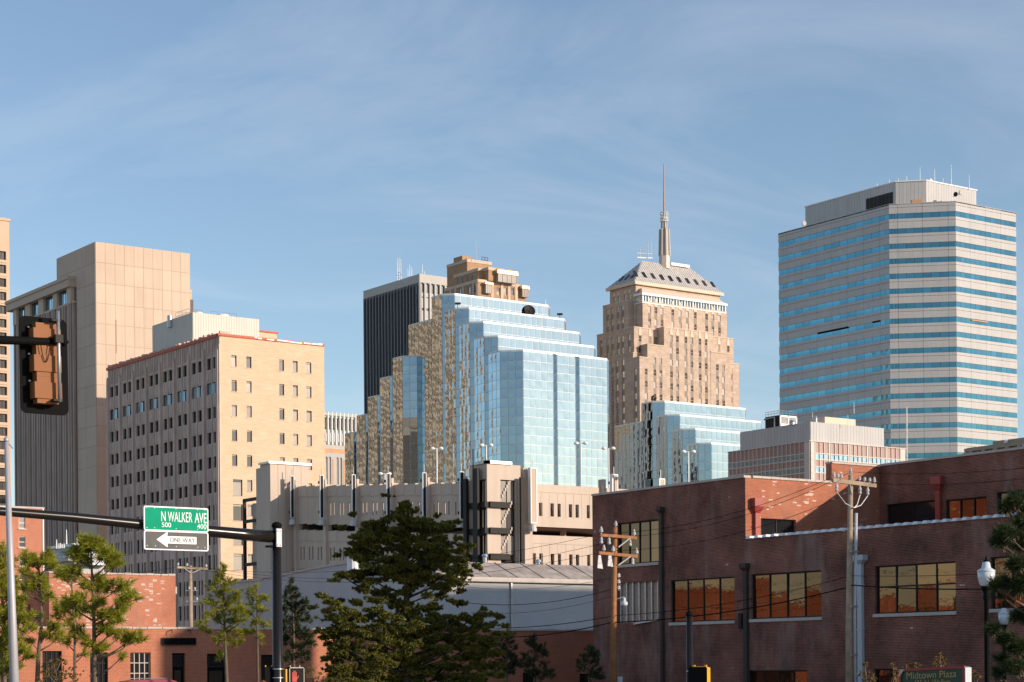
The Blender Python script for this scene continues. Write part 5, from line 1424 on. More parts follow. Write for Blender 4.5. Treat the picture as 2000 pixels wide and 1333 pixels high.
# ------------------------------------------------------------------ white painted warehouse with a grey hipped roof
def warehouse():
    A = at(874, 1127.5, 152); z = A.z
    fw, fn = Face((A.x, A.y), W0), Face((A.x, A.y), N_)
    sE = fw.px(1230, 1139)[0]; sL = fn.px(404, 1150)[0]
    t = thing('warehouse', 'white painted brick warehouse with a grey felt roof slope, mostly in shadow behind the trees', 'building', (A.x, A.y, 0))
    m = MB(); m.poly([fw.P(0, 0, 0), fw.P(sE, 0, 0), fw.P(sE, 0, z), fw.P(0, 0, z)])
    P = [(404, 1149), (459.5, 1141.5), (460, 1139), (514.5, 1133.5), (515, 1130.5), (556, 1124), (606, 1114), (650, 1106), (700, 1098), (760, 1098), (874, 1127.5)]
    pts = [fn.px(*p) for p in P]
    m.poly([fn.P(pts[0][0], 0, 0), fn.P(0, 0, 0)] + [fn.P(s, 0, zz) for s, zz in reversed(pts)])
    m.build('wall', M['whitebrick'], t)
    cp = MB()
    for (a, za), (b, zb) in zip(pts[:-1], pts[1:]):
        if b - a > .2: cp.hexa([fn.P(a, -.1, za), fn.P(b, -.1, zb), fn.P(b, .5, zb), fn.P(a, .5, za), fn.P(a, -.1, za + .18), fn.P(b, -.1, zb + .18), fn.P(b, .5, zb + .18), fn.P(a, .5, za + .18)])
    cp.build('coping', M['stone'], t)
    # roof slope
    yr = 3.2
    fr = fw.off(yr)
    r0 = fr.px(918, 1098.5); r1 = fr.px(1240, 1110)
    zr = r0[1]
    rf = MB(); rf.poly([fw.P(-.2, -.25, z), fw.P(sE, -.25, z), fr.P(sE, 0, zr), fr.P(r0[0], 0, zr)])
    rf.poly([fw.P(-.2, -.25, z), fr.P(r0[0], 0, zr), fr.P(r0[0], 20, zr - .2), fn.P(-30, .2, z)])
    rf.poly([fr.P(r0[0], 0, zr), fr.P(sE, 0, zr), fr.P(sE, 24, zr - .3), fr.P(r0[0], 24, zr - .3)])
    rf.build('roof', M['gravelroof'], t)
    MB().fbox(fw, -.3, sE, -.35, -.05, z - .3, z + .05).build('gutter', M['stone'], t)
    up = (fr.P(0, 0, zr) - fw.P(0, -.25, z))
    sm = []
    for k in range(12):
        s = 1.5 + k * 2.6
        a, b = fw.P(s, -.2, z + .02), fr.P(s, 0, zr + .02); w = fw.d * .05
        q = MB().hexa([a - w, a + w, b + w, b - w, a - w + UP * .05, a + w + UP * .05, b + w + UP * .05, b - w + UP * .05]); q.build('roof_seam', M['gravelroof'], t)
    for s, yy, h in ((7, 5, .9), (13.5, 6.5, .7), (21, 5.5, 1.0)):
        p = fw.P(s, yy, zr - .1); MB().lathe(p, [(.16, 0), (.16, h - .25), (.26, h - .2), (.2, h), (0, h + .05)], 10).build('roof_vent', M['steel'], t)
    for s in (6.0, 17.5): MB().fbox(fw, s - .07, s + .07, -.16, -.01, 0, z - .3).build('downpipe', M['steel'], t)
    # tanks and pipes by the roof, mostly hidden by the tree
    for px, y0, y1, r in ((691, 1122, 1080, .55), (703, 1118, 1090, .4)):
        p = at(px, y0, 158); q = at(px, y1, 158); MB().lathe((p.x, p.y, p.z), [(r, 0), (r, q.z - p.z - .3), (r * .8, q.z - p.z)], 12).build('roof_tank', M['white'], t)
warehouse()

# ------------------------------------------------------------------ one storey brick shop row
def shop_row():
    A = at(530, 1230, 112); fw = Face((A.x, A.y), W0)
    s0 = fw.px(-260, 1217)[0]; s1 = fw.px(1220, 1240)[0]; z = A.z
    t = thing('shop_row', 'long one storey red brick shopfront with dark doors and a many paned window', 'building', (A.x, A.y, 0))
    def hole(a, b, y1, z0=0.0): return (fw.px(a, 1300)[0], fw.px(b, 1300)[0], z0, fw.px(a, y1)[1])
    H = dict(w1=hole(254.5, 294.5, 1275, .9), d1=hole(336.5, 362, 1276), d2=hole(404.5, 443, 1277.5), d3=hole(510, 536, 1279.5), w2=hole(176, 211, 1275, .9), w3=hole(83, 121, 1272, .9), w4=hole(1021, 1049, 1314, .9), w5=hole(1132, 1155, 1316, .9), w6=hole(0, 36, 1270, .9))
    m = MB(); m.wall(fw, s0, s1, 0, z, list(H.values()), .35)
    P = fw.P
    m.poly([P(s0, 0, z), P(s1, 0, z), P(s1, .4, z), P(s0, .4, z)]); m.poly([P(s0, .4, z - .8), P(s1, .4, z - .8), P(s1, .4, z), P(s0, .4, z)])
    m.poly([P(s0, 0, 0), P(s0, 17, 0), P(s0, 17, z - .8), P(s0, 0, z - .8)]); m.build('wall', M['redfront'], t)
    MB().poly
    r = MB(); r.poly([P(s0, .41, z - .6), P(s1, .41, z - .6), P(s1, 12, z - .6), P(s0, 12, z - .6)]); r.build('roof', M['gravelroof'], t)
    for k, h in H.items():
        if k in ('w1', 'w2', 'w3', 'w6'): window(t, fw, *h, .18, M['stone'] if k == 'w1' else M['dark'], M['darkglass'], 4, 4, .045)
        elif k[0] == 'w': window(t, fw, *h, .2, M['dark'], M['darkglass'], 2, 2, .05)
        else:
            a, b, c, d = h
            o = MB().fbox(fw, a, b, .2, .3, 0, d).build('door', M['black'], t)
            window(t, fw, a + .12, b - .12, d - .75, d - .1, .16, M['dark'], M['darkglass'], 1, 1, .05)
            MB().fbox(fw, a + .2, b - .2, .17, .2, .4, d - .95).build('glass', M['darkglass'], o)
            MB().fbox(fw, b - .32, b - .26, .1, .16, .9, 1.3).build('handle', M['steel'], o)
    cp = MB(); n = int((s1 - s0) / .9)
    pieces(t, 'coping_tile', ubox(M['stone']), [fmat(fw, s0 + k * .9, -.06, z + .003, .86, .5, .09 + .02 * (k % 2)) for k in range(n)])
    # dark painted board over the door
    a, za = fw.px(317, 1259); b, zb = fw.px(380, 1249)
    g = thing('wall_sign', 'narrow dark blank sign board on the brick wall above the shop door', 'sign', tuple(fw.P(a, -.1, za)))
    MB().fbox(fw, a, b, -.12, -.04, za, za + .33).build('board', M['black'], g)
    MB().fbox(fw, a - .04, a, -.14, -.04, za - .03, za + .36).fbox(fw, b, b + .04, -.14, -.04, za - .03, za + .36).fbox(fw, a, b, -.14, -.04, za + .33, za + .36).fbox(fw, a, b, -.14, -.04, za - .03, za).build('board_frame', M['dark'], g)
    for px in (331, 367):
        s = fw.px(px, 1245)[0]; MB().tube([fw.P(s, -.02, za + .75), fw.P(s, -.3, za + .8), fw.P(s, -.35, za + .6)], .025, 6).build('sign_lamp', M['dark'], g)
    return t, fw
shop, shopface = shop_row()

def brick_block():
    B = Block(95.5, 1117, 133, (43.6, 1133), (342.8, 1127.5))
    t = thing('brick_block', 'plain two storey orange red brick block with a bare sunlit side, above the shopfront', 'building', B.loc())
    m = MB(); B.shell(m, 0, B.z - .1, [(B.fn.px(52, 1180)[0], B.fn.px(59, 1180)[0], 4.8, 6.8)]); m.build('wall', M['redlit'], t)
    MB().fbox(B.fn, B.fn.px(52, 1180)[0], B.fn.px(59, 1180)[0], .2, .25, 4.8, 6.8).build('window', M['darkglass'], t)
    n = int(B.sr / .55)
    pieces(t, 'coping_tile', ubox(M['stone']), [fmat(B.fw, k * B.sr / n, -.05, B.z - .09, B.sr / n - .03, .5, .11 + .03 * (k % 3 == 1)) for k in range(n)] + [fmat(B.fn, B.sl + k * -B.sl / 10, -.05, B.z - .09, -B.sl / 10 - .03, .45, .12) for k in range(10)])
    p = B.fw.hit(342.8, 1150); MB().box(p.x + .02, p.x + .35, p.y + .5, p.y + .9, p.z - .35, p.z + .15).build('meter_box', M['stone'], t)
    p = B.fw.hit(314, 1126); MB().tube([p, p + UP * .15, p + UP * .2 + RIGHT * .05], [.04, .07, .03], 6).build('roof_knob', M['dark'], t)
brick_block()

def tall_brick():
    p = at(83.2, 994.8, 172); fw = Face((p.x, p.y), W0)
    s0 = fw.px(-130, 980)[0]
    t = thing('tall_brick_building', 'salmon red brick building with sash windows and a white corner strip at left edge', 'building', (p.x, p.y, 0))
    pitch = fw.px(40, 1012)[1] - fw.px(40, 1049)[1]
    z1 = fw.px(37.3, 1011)[1]; a, b = fw.px(36.8, 1030)[0], fw.px(49.4, 1030)[0]
    hs = []
    for r in range(5):
        for k in range(6):
            o = k * 3.0
            z = z1 - r * pitch
            if a - o > s0: hs.append((a - o, b - o, z - .95, z))
    m = MB(); m.wall(fw, s0, 0, 0, p.z, hs, .2)
    P = fw.P; m.poly([P(0, 0, 0), P(0, 16, 0), P(0, 16, p.z), P(0, 0, p.z)]); m.poly([P(s0, 0, p.z), P(0, 0, p.z), P(0, 16, p.z), P(s0, 16, p.z)])
    m.poly([P(s0, 16, 0), P(s0, 0, 0), P(s0, 0, p.z), P(s0, 16, p.z)]); m.poly([P(0, 16, 0), P(s0, 16, 0), P(s0, 16, p.z), P(0, 16, p.z)])
    m.build('wall', M['redleft'], t)
    for h in hs: window(t, fw, *h, .12, M['white'], M['blindglass'], 1, 2, .05)
    pieces(t, 'window_sill', ubox(M['stone']), [fmat(fw, h[0] - .08, -.08, h[2] - .12, h[1] - h[0] + .16, .2, .1) for h in hs])
    MB().fbox(fw, -.02, .1, -.05, .3, 0, p.z).build('corner_strip', M['white'], t)
    MB().fbox(fw, s0, .15, -.06, .3, p.z, p.z + .16).build('coping', M['stone'], t)
tall_brick()

def small_block():
    B = Block(144.8, 1067.3, 215, (103.5, 1072), (203, 1071.5))
    t = thing('low_white_building', 'small white flat roofed building with roof antennas between the brick block and the ribbed tower', 'building', B.loc())
    m = MB(); B.shell(m, 0, B.z); m.build('wall', M['whitebrick'], t)
    MB().fbox(B.fw, -.2, B.sr + .1, -.3, .3, B.z, B.z + .3).fbox(B.fn, B.sl, .2, -.3, .3, B.z, B.z + .3).build('coping', M['white'], t)
    z = B.fn.px(120, 1092)[1]
    q = Block(131, 1084, 210, (107, 1092), (140, 1084.5)); 
    MB().fbox(B.fn, B.sl, 0, -.7, -.02, z - .4, z).build('canopy', M['stone'], t)
    MB().fbox(B.fw, .3, B.sr, -1.2, -.02, B.fw.px(150, 1104)[1], B.fw.px(150, 1100)[1]).build('ledge', M['white'], t)
    pieces(t, 'bulb', ubox(M['white']), [fmat(B.fn, B.sl + .8 + k * 1.1, -.5, z + .05, .22, .22, .22) for k in range(6)])
    rods(t, [(110.5, 1072, 1054, 214), (130, 1070, 1035, 217), (150.5, 1067, 1051, 214), (115, 1072, 1062, 214), (118, 1071, 1061, 214), (121, 1071, 1063, 214), (125, 1071, 1062, 214)], .09)
small_block()

# ------------------------------------------------------------------ the red brick building on the right
def brick_building():
    B = Block(1455.3, 933, 104, (1156.6, 965.8), None)
    t = thing('brick_building', 'large old dark red brick building with bronze windows filling the lower right', 'building', B.loc())
    fn, fw = B.fn, B.fw
    zb = B.z; sl = B.sl
    sEnd = fn.px(2330, 1000)[0]
    zpar = fn.px(1455, 1053)[1]; zpar2 = fn.px(1975, 1010)[1]; zpar = (zpar + zpar2) / 2
    def win(a, b, yt, yb):
        m = (a + b) / 2; s0, s1 = fn.px(a, (yt + yb) / 2)[0], fn.px(b, (yt + yb) / 2)[0]
        return (s0, s1, fn.px(m, yb)[1], fn.px(m, yt)[1])
    W = dict(w1=win(1206.3, 1286.3, 1018.5, 1101), w2=win(1205.8, 1285.3, 1137.3, 1216), w3=win(1309.7, 1434.6, 1130, 1214.4), w4=win(1466.8, 1604.3, 1118.3, 1207.6),
             w5=win(1709, 1866.6, 1101.3, 1197), w6=win(1934.5, 2055, 1085, 1188), g1=win(1461.5, 1576, 1309.5, 1372), g2=win(1707.5, 1822, 1306.5, 1372))
    st = .62     # wall set back of the upper storey's terrace edge
    main = MB()
    main.wall(fn, sl, 0, 0, zb, [W[k] for k in ('w1', 'w2', 'w3')], .3)
    main.wall(fn, 0, sEnd, 0, zpar, [W[k] for k in ('w4', 'w5', 'w6', 'g1', 'g2')], .3)
    # west wall over the terrace, setback block beyond it
    sS = fw.px(1717, 912)[0]
    q = fw.P(sS, 0, 0)
    f2 = Face((q.x, q.y), N_); zs = fw.px(1717, 911.5)[1]
    s2 = f2.px(2330, 840)[0]
    zr = zpar - 1.0
    def w2_(a, b, yt, yb):
        m = (a + b) / 2; return (f2.px(a, 1005)[0], f2.px(b, 1005)[0], f2.px(m, yb)[1] , f2.px(m, yt)[1])
    V = dict(v1=w2_(1731.5, 1831, 981, 1030), v2=w2_(1847, 1927, 973.5, 1020), v3=w2_(1947.5, 2030, 958, 1012))
    for k in V: V[k] = (V[k][0], V[k][1], V['v1'][2] - .25, V[k][3])
    tw = (fw.px(1486.5, 1030)[0], fw.px(1554.5, 1030)[0], fw.px(1520, 1052)[1], fw.px(1487, 1012.5)[1])
    sR = fw.px(1624.5, 920)[0]; zR = fw.px(1629, 906)[1]
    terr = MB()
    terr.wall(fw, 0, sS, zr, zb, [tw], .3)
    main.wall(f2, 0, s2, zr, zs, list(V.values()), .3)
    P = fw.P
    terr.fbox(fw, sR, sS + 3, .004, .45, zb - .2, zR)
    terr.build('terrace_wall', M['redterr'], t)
    ye = fn.P(sl, 0, 0).y
    main.poly([P(0, 0, zb - .02), P(sS + 20, 0, zb - .02), P(sS + 20, ye - B.y, zb - .02), P(0, ye - B.y, zb - .02)])
    main.poly([f2.P(0, 0.01, zs), f2.P(s2, 0.01, zs), f2.P(s2, 25, zs), f2.P(0, 25, zs)])
    main.poly([P(0, ye - B.y, 0), P(sS + 20, ye - B.y, 0), P(sS + 20, ye - B.y, zb), P(0, ye - B.y, zb)])
    e = fn.P(sEnd, 0, 0)
    main.poly([(e.x, e.y, 0), (e.x + 40, e.y, 0), (e.x + 40, e.y, zpar), (e.x, e.y, zpar)])
    main.poly([f2.P(s2, 0, zr), f2.P(s2, 25, zr), f2.P(s2, 25, zs), f2.P(s2, 0, zs)])
    main.poly([fn.P(0, .4, zr), fn.P(sEnd, .4, zr), fn.P(sEnd, .4, zpar), fn.P(0, .4, zpar)])
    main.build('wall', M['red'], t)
    rf = MB(); rf.poly([fn.P(.01, .41, zr + .02), fn.P(sEnd, .41, zr + .02), fn.P(sEnd, 26, zr + .02), fn.P(.01, 26, zr + .02)]); rf.build('terrace', M['gravelroof'], t)
    # copings
    n = 14; pieces(t, 'coping_stone', ubox(M['stone']), [fmat(fn, sl + k * -sl / n, -.07, zb + .003, -sl / n - .02, .5, .12) for k in range(n)]
                   + [fmat(fw, .51 + k * (sR - .51) / 9, -.07, zb + .003, (sR - .51) / 9 - .02, .5, .12) for k in range(9)]
                   + [fmat(fw, sR - .02 + k * (sS - sR) / 4, -.07, zR + .003, (sS - sR) / 4 - .02, .55, .1) for k in range(4)]
                   + [fmat(f2, .1 + k * 1.4, -.07, zs + .004, 1.38, .45, .12) for k in range(int(s2 / 1.4))])
    ct = MB(); lf = Face((0, 0), 0)
    ct.hexa([lf.P(0, -.07, 0), lf.P(1, -.07, 0), lf.P(1, .45, 0), lf.P(0, .45, 0), lf.P(.12, .02, 1), lf.P(.88, .02, 1), lf.P(.88, .36, 1), lf.P(.12, .36, 1)])
    me = ct.mesh('coping_tile', M['white'])  # white colour stands in for sun on the tile tops
    L = .62; nt_ = int(sEnd / L)
    pieces(t, 'coping_tile', me, [fmat(fn, .06 + k * L, 0, zpar + .003 + RND.uniform(0, .012), L * .5, 1, .15) for k in range(nt_)])
    MB().fbox(fn, .05, sEnd, -.04, .42, zpar - .03, zpar + .012).build('parapet_cap', M['red'], t)
    gm, fm = M['bronzeglass'], M['dark']
    for k in ('w1', 'w3', 'w4', 'g1', 'g2'): window(t, fn, *W[k], .16, fm, gm, 4, 1, .07)
    window(t, fn, *W['w5'], .16, fm, gm, 4, 1, .07, .56); window(t, fn, *W['w6'], .16, fm, gm, 3, 1, .07, .56)
    for k, c in (('v1', 2), ('v2', 3), ('v3', 3)): window(t, f2, *V[k], .16, fm, gm if k != 'v1' else M['darkglass'], c, 1, .08)
    window(t, fw, *tw, .2, M['dark'], M['darkglass'], 2, 1, .06)
    # boarded opening with steel studs
    a, b, c, d = W['w2']
    o = MB().fbox(fn, a, b, .22, .27, c, d).build('boarded_opening', M['board'], t)
    for k in range(7):
        s = a + .12 + k * (b - a - .3) / 6; MB().fbox(fn, s, s + .09, .1, .21, c, d).build('stud', M['steel'], o)
    MB().hexa([fn.P(a + 1.6, -.12, c - .12), fn.P(b + .05, -.12, c + .06), fn.P(b + .05, .02, c + .06), fn.P(a + 1.6, .02, c - .12), fn.P(a + 1.6, -.12, c - .02), fn.P(b + .05, -.12, c + .16), fn.P(b + .05, .02, c + .16), fn.P(a + 1.6, .02, c - .02)]).build('loose_flashing', M['steel'], o)
    for k in ('w1', 'w3', 'w4', 'w5', 'w6', 'g1', 'g2'):
        a, b, c, d = W[k]; MB().fbox(fn, a - .1, b + .05, -.08, .14, c - .16, c).build('window_sill', M['stone'], t)
    # downpipes with rainwater heads
    def pipe(f, px, ytop, z0, w, m, head=.34, hh=.55):
        s, z = f.px(px, ytop)
        q = MB().fbox(f, s - w / 2, s + w / 2, -.2, -.01, z0, z - hh)
        o = q.build('downpipe', M[m], t)
        MB().hexa([f.P(s - w / 2, -.2, z - hh), f.P(s + w / 2, -.2, z - hh), f.P(s + w / 2, -.01, z - hh), f.P(s - w / 2, -.01, z - hh), f.P(s - head, -.36, z - hh * .55), f.P(s + head, -.36, z - hh * .55), f.P(s + head, -.01, z - hh * .55), f.P(s - head, -.01, z - hh * .55)]) \
            .fbox(f, s - head, s + head, -.36, -.01, z - hh * .55, z).build('rain_head', M[m], o)
        st_ = MB(); zz = z - 1.5
        while zz > z0: st_.fbox(f, s - w / 2 - .04, s + w / 2 + .04, -.22, -.01, zz, zz + .05); zz -= 2.2
        st_.build('pipe_strap', M[m], o)
    pipe(fn, 1294.5, 991, 0, .18, 'pipe', .18, .35)
    pipe(fn, 1459, 1101, 0, .26, 'pipe', .25, .4)
    pipe(fn, 1683, 1085, 0, .3, 'conduit', .42, .45)
    pipe(fw, 1475, 974, zr, .32, 'redpaint', .34, .8)
    pipe(f2, 1835, 931, zr, .32, 'redpaint', .36, .8)
    # plaques and bits on the wall
    s, z = fn.px(1449, 1215); MB().fbox(fn, s - .12, s + .12, -.15, -.01, z - .35, z + .45).build('meter_box', M['dark'], t)
    return t, fn, W
brick_b, brickface, BW = brick_building()
# ------------------------------------------------------------------ signals, signs, poles
def text(parent, body, fc, s0, s1, z0, z1, y, m, name='lettering', thick=.004):
    cu = bpy.data.curves.new('text', 'FONT'); cu.body = body; cu.extrude = thick
    ob = bpy.data.objects.new('text', cu); C.objects.link(ob)
    bpy.context.view_layer.update()
    me = bpy.data.meshes.new_from_object(ob.evaluated_get(bpy.context.evaluated_depsgraph_get()))
    bpy.data.objects.remove(ob); bpy.data.curves.remove(cu)
    xs = [v.co.x for v in me.vertices]; ys = [v.co.y for v in me.vertices]
    ax, bx, ay, by = min(xs), max(xs), min(ys), max(ys)
    off = OFF[parent.name]
    for v in me.vertices:
        p = fc.P(s0 + (v.co.x - ax) / (bx - ax) * (s1 - s0), y - v.co.z, z0 + (v.co.y - ay) / (by - ay) * (z1 - z0)) - off
        v.co = p
    me.materials.clear(); me.materials.append(m); me.name = name
    o = bpy.data.objects.new(name, me); C.objects.link(o); o.parent = parent; OFF[o.name] = off
    return o
def rrect(fc, s0, s1, z0, z1, y0, y1, r, mi=0, mb=None, n=5):
    mb = mb or MB()
    pts = []
    for cx, cz, a in ((s1 - r, z1 - r, 0), (s0 + r, z1 - r, 90), (s0 + r, z0 + r, 180), (s1 - r, z0 + r, 270)):
        for k in range(n + 1):
            w = math.radians(a + 90 * k / n); pts.append((cx + r * math.cos(w), cz + r * math.sin(w)))
    f = [fc.P(s, y0, z) for s, z in pts]; b = [fc.P(s, y1, z) for s, z in pts]
    mb.poly(f, mi); mb.poly(list(reversed(b)), mi)
    for k in range(len(pts)):
        j = (k + 1) % len(pts); mb.poly([f[k], b[k], b[j], f[j]], mi)
    return mb

def street_mast():
    P = at(540.5, 1045, 52); fw = Face((P.x, P.y), W0)
    t = thing('signal_mast', 'dark bronze signal mast with a long tapering arm reaching left across the street', 'signal mast', (P.x, P.y, 0))
    ztop = fw.px(539, 1028)[1]
    MB().lathe((P.x, P.y, 0), [(.2, 0), (.2, .06), (.155, .1), (.15, .5), (.118, ztop)], 24).build('pole', M['bronze'], t, True)
    MB().lathe((P.x, P.y, ztop - .02), [(.135, 0), (.135, .05), (.11, .1), (.05, .13), (0, .135)], 20).build('cap', M['black'], t, True)
    pts = [fw.hit(*q) for q in ((528, 1048.5), (470, 1043.5), (410, 1038), (280, 1025), (140, 1010.5), (0, 999), (-140, 988))]
    rad = [.165, .155, .148, .135, .118, .105, .09]
    MB().tube(pts, rad, 24).build('arm', M['bronze'], t, True)
    a, za = fw.px(527, 1048); b, zb = fw.px(536, 1049)
    MB().tube([fw.P(a - .03, 0, za), fw.P(b, 0, zb)], .15, 16).build('arm_collar', M['black'], t, True)
    s0, z0 = fw.px(532, 1069); s1, z1 = fw.px(544.5, 1034)
    pl = MB().fbox(fw, s0 + .02, s1 - .02, -.2, -.15, z0, z1).build('clamp_plate', M['greysteel'], t)
    MB().fbox(fw, s0 - .16, s1, -.1, .1, z0 - .01, z0 + .04).fbox(fw, s0 - .16, s1, -.1, .1, z1 - .1, z1 - .05).build('bracket', M['black'], t)
    for s in (s0 + .05, s1 - .06):
        for z in (z0 + .05, z1 - .06): MB().tube([fw.P(s, -.23, z), fw.P(s, -.2, z)], .013, 6).build('bolt', M['white'], pl)
    for y in (1308, 1325):
        z = fw.px(545, y)[1]; MB().lathe((P.x, P.y, z), [(.158, 0), (.158, .025)], 20).build('strap', M['steel'], t)
    # street name sign
    f = fw.off(-.24)
    X = lambda px: f.px(px, 1015)[0]
    zc = lambda y: f.px(343, y)[1]
    zT, zM, zB = zc(990.7), zc(1037.5), zc(1075.6)
    g = thing('street_name_sign', 'green street name sign reading N WALKER AVE on the mast arm', 'sign', tuple(f.P(X(343), 0, zM)))
    rrect(f, X(280.3), X(406.2), zM - .01, zT, -.02, .0, .05).build('panel', M['signwhite'], g)
    rrect(f, X(282.6), X(404), zM + .015, zT - .032, -.024, -.015, .035).build('green_face', M['green'], g)
    text(g, 'N', f, X(314), X(322.5), zc(1019.5), zc(1000.5), -.026, M['signwhite'])
    text(g, 'WALKER', f, X(327), X(374.5), zc(1019.8), zc(1000.5), -.026, M['signwhite'])
    text(g, 'AVE', f, X(379.3), X(402.3), zc(1020.5), zc(1000.5), -.026, M['signwhite'])
    text(g, '500', f, X(315), X(333), zc(1031), zc(1022), -.026, M['signwhite'])
    text(g, '400', f, X(384), X(402), zc(1031.5), zc(1022.5), -.026, M['signwhite'])
    bl = MB()
    for px in (286, 301, 343, 385, 399):
        for y in (994.5, 1033): p = f.P(X(px), -.03, zc(y)); bl.tube([p, p + f.n * .012], .012, 6)
    bl.build('bolts', M['signwhite'], g).name = 'bolt'
    MB().fbox(f, X(300), X(303), .0, .12, zc(1037), zc(1000)).fbox(f, X(384), X(387), .0, .12, zc(1037), zc(1000)).build('bracket', M['steel'], g)
    g = thing('one_way_sign', 'faded black one way sign with a white arrow pointing left under the street name', 'sign', tuple(f.P(X(343), 0, zB)))
    rrect(f, X(280.3), X(406.2), zB, zM - .014, -.02, 0, .05).build('panel', M['signwhite'], g)
    rrect(f, X(282.8), X(404), zB + .03, zM - .035, -.024, -.015, .035).build('black_face', M['signgrey'], g)
    a = MB(); zA = zc(1055.4); yy = -.028
    pts = [(X(304.5), zA), (X(325), zc(1069.5)), (X(326.5), zc(1068.5)), (X(325.5), zc(1062.5)), (X(382.5), zc(1062.5)), (X(382.5), zc(1048.2)), (X(325.5), zc(1048.2)), (X(326.5), zc(1041.5)), (X(325), zc(1040.5))]
    a.poly([f.P(s, yy, z) for s, z in pts]); 
    for (p, q) in zip(pts, pts[1:] + pts[:1]): a.poly([f.P(p[0], yy, p[1]), f.P(q[0], yy, q[1]), f.P(q[0], -.015, q[1]), f.P(p[0], -.015, p[1])])
    a.build('arrow', M['signwhite'], g)
    text(g, 'ONE WAY', f, X(330.5), X(379.5), zc(1060), zc(1050.5), -.031, M['signgrey'])
    bl = MB()
    for px in (286, 302, 343, 385, 399):
        p = f.P(X(px), -.03, zc(1068)); bl.tube([p, p + f.n * .012], .012, 6)
    bl.build('bolt', M['signwhite'], g)
    MB().fbox(f, X(300), X(303), .0, .12, zc(1068), zc(1042)).fbox(f, X(384), X(387), .0, .12, zc(1068), zc(1042)).build('bracket', M['steel'], g)
    # pedestrian signals
    h = fw.off(-.1); s0, s1 = h.px(562, 1318)[0], h.px(591.5, 1318)[0]; z1 = h.px(577, 1303.5)[1]; z0 = z1 - (s1 - s0) * .98
    g = thing('pedestrian_signal', 'square pedestrian signal with a dim red hand, right of the mast', 'pedestrian signal', tuple(h.P(s0, 0, z0)))
    rrect(h, s0, s1, z0, z1, -.06, .12, .05).build('housing', M['black'], g)
    q = MB(); e = .022
    q.fbox(h, s0 + .03, s1 - .03, -.09, -.06, z0 + .01, z0 + .01 + e).fbox(h, s0 + .03, s1 - .03, -.09, -.06, z1 - e - .005, z1 - .005).fbox(h, s0 + .005, s0 + e, -.09, -.06, z0 + .03, z1 - .03).fbox(h, s1 - e, s1 - .005, -.09, -.06, z0 + .03, z1 - .03)
    q.build('rim', M['stone'], g)
    lv = MB()
    for k in range(12):
        s = s0 + .05 + k * (s1 - s0 - .1) / 11; lv.fbox(h, s - .004, s + .004, -.07, -.06, z0 + .04, z1 - .04); z = z0 + .05 + k * (z1 - z0 - .1) / 11; lv.fbox(h, s0 + .04, s1 - .04, -.068, -.06, z - .004, z + .004)
    lv.build('egg_crate', M['dark'], g)
    w = s1 - s0; hd = MB(); cxh, cz = s0 + w * .36, z0 + (z1 - z0) * .38
    hd.fbox(h, cxh - .07, cxh + .07, -.074, -.071, cz - .11, cz + .03)
    for dx, L in ((-.055, .11), (-.02, .15), (.016, .155), (.052, .12)): hd.fbox(h, cxh + dx - .014, cxh + dx + .014, -.074, -.071, cz + .03, cz + .03 + L)
    hd.hexa([h.P(cxh + .07, -.074, cz - .06), h.P(cxh + .13, -.074, cz + .04), h.P(cxh + .13, -.071, cz + .04), h.P(cxh + .07, -.071, cz - .06), h.P(cxh + .07, -.074, cz - .01), h.P(cxh + .115, -.074, cz + .06), h.P(cxh + .115, -.071, cz + .06), h.P(cxh + .07, -.071, cz - .01)])
    hd.build('hand_symbol', M['redhand'], g)
    MB().fbox(h, s0 - .07, s0 - .002, -.02, .1, z0 + .04, z1 - .05).build('side_bracket', M['yellow'], g)
    for s in (s0 + .09, s1 - .08): MB().tube([h.P(s, .03, z1), h.P(s, .03, z1 + .05)], .018, 8).build('lug', M['stone'], g)
    h2 = fw.off(.16); s0, s1 = h2.px(514, 1318)[0], h2.px(532.5, 1318)[0]; z1 = h2.px(524, 1303)[1]; z0 = z1 - .4
    g = thing('pedestrian_signal', 'black pedestrian signal seen from behind, left of the mast', 'pedestrian signal', tuple(h2.P(s0, 0, z0)))
    rrect(h2, s0, s1 + .05, z0, z1, -.1, .08, .04).build('housing', M['black'], g)
    for s in (s0 + .07, s1 - .03): MB().tube([h2.P(s, 0, z1), h2.P(s, 0, z1 + .045)], .018, 8).build('lug', M['yellow'], g)
    MB().lathe(h2.P(s0 + .02, -.02, z0 - .05), [(.08, -.12), (.1, 0), (.07, .09), (0, .12)], 12).build('push_button_cover', M['signal'], g)
street_mast()

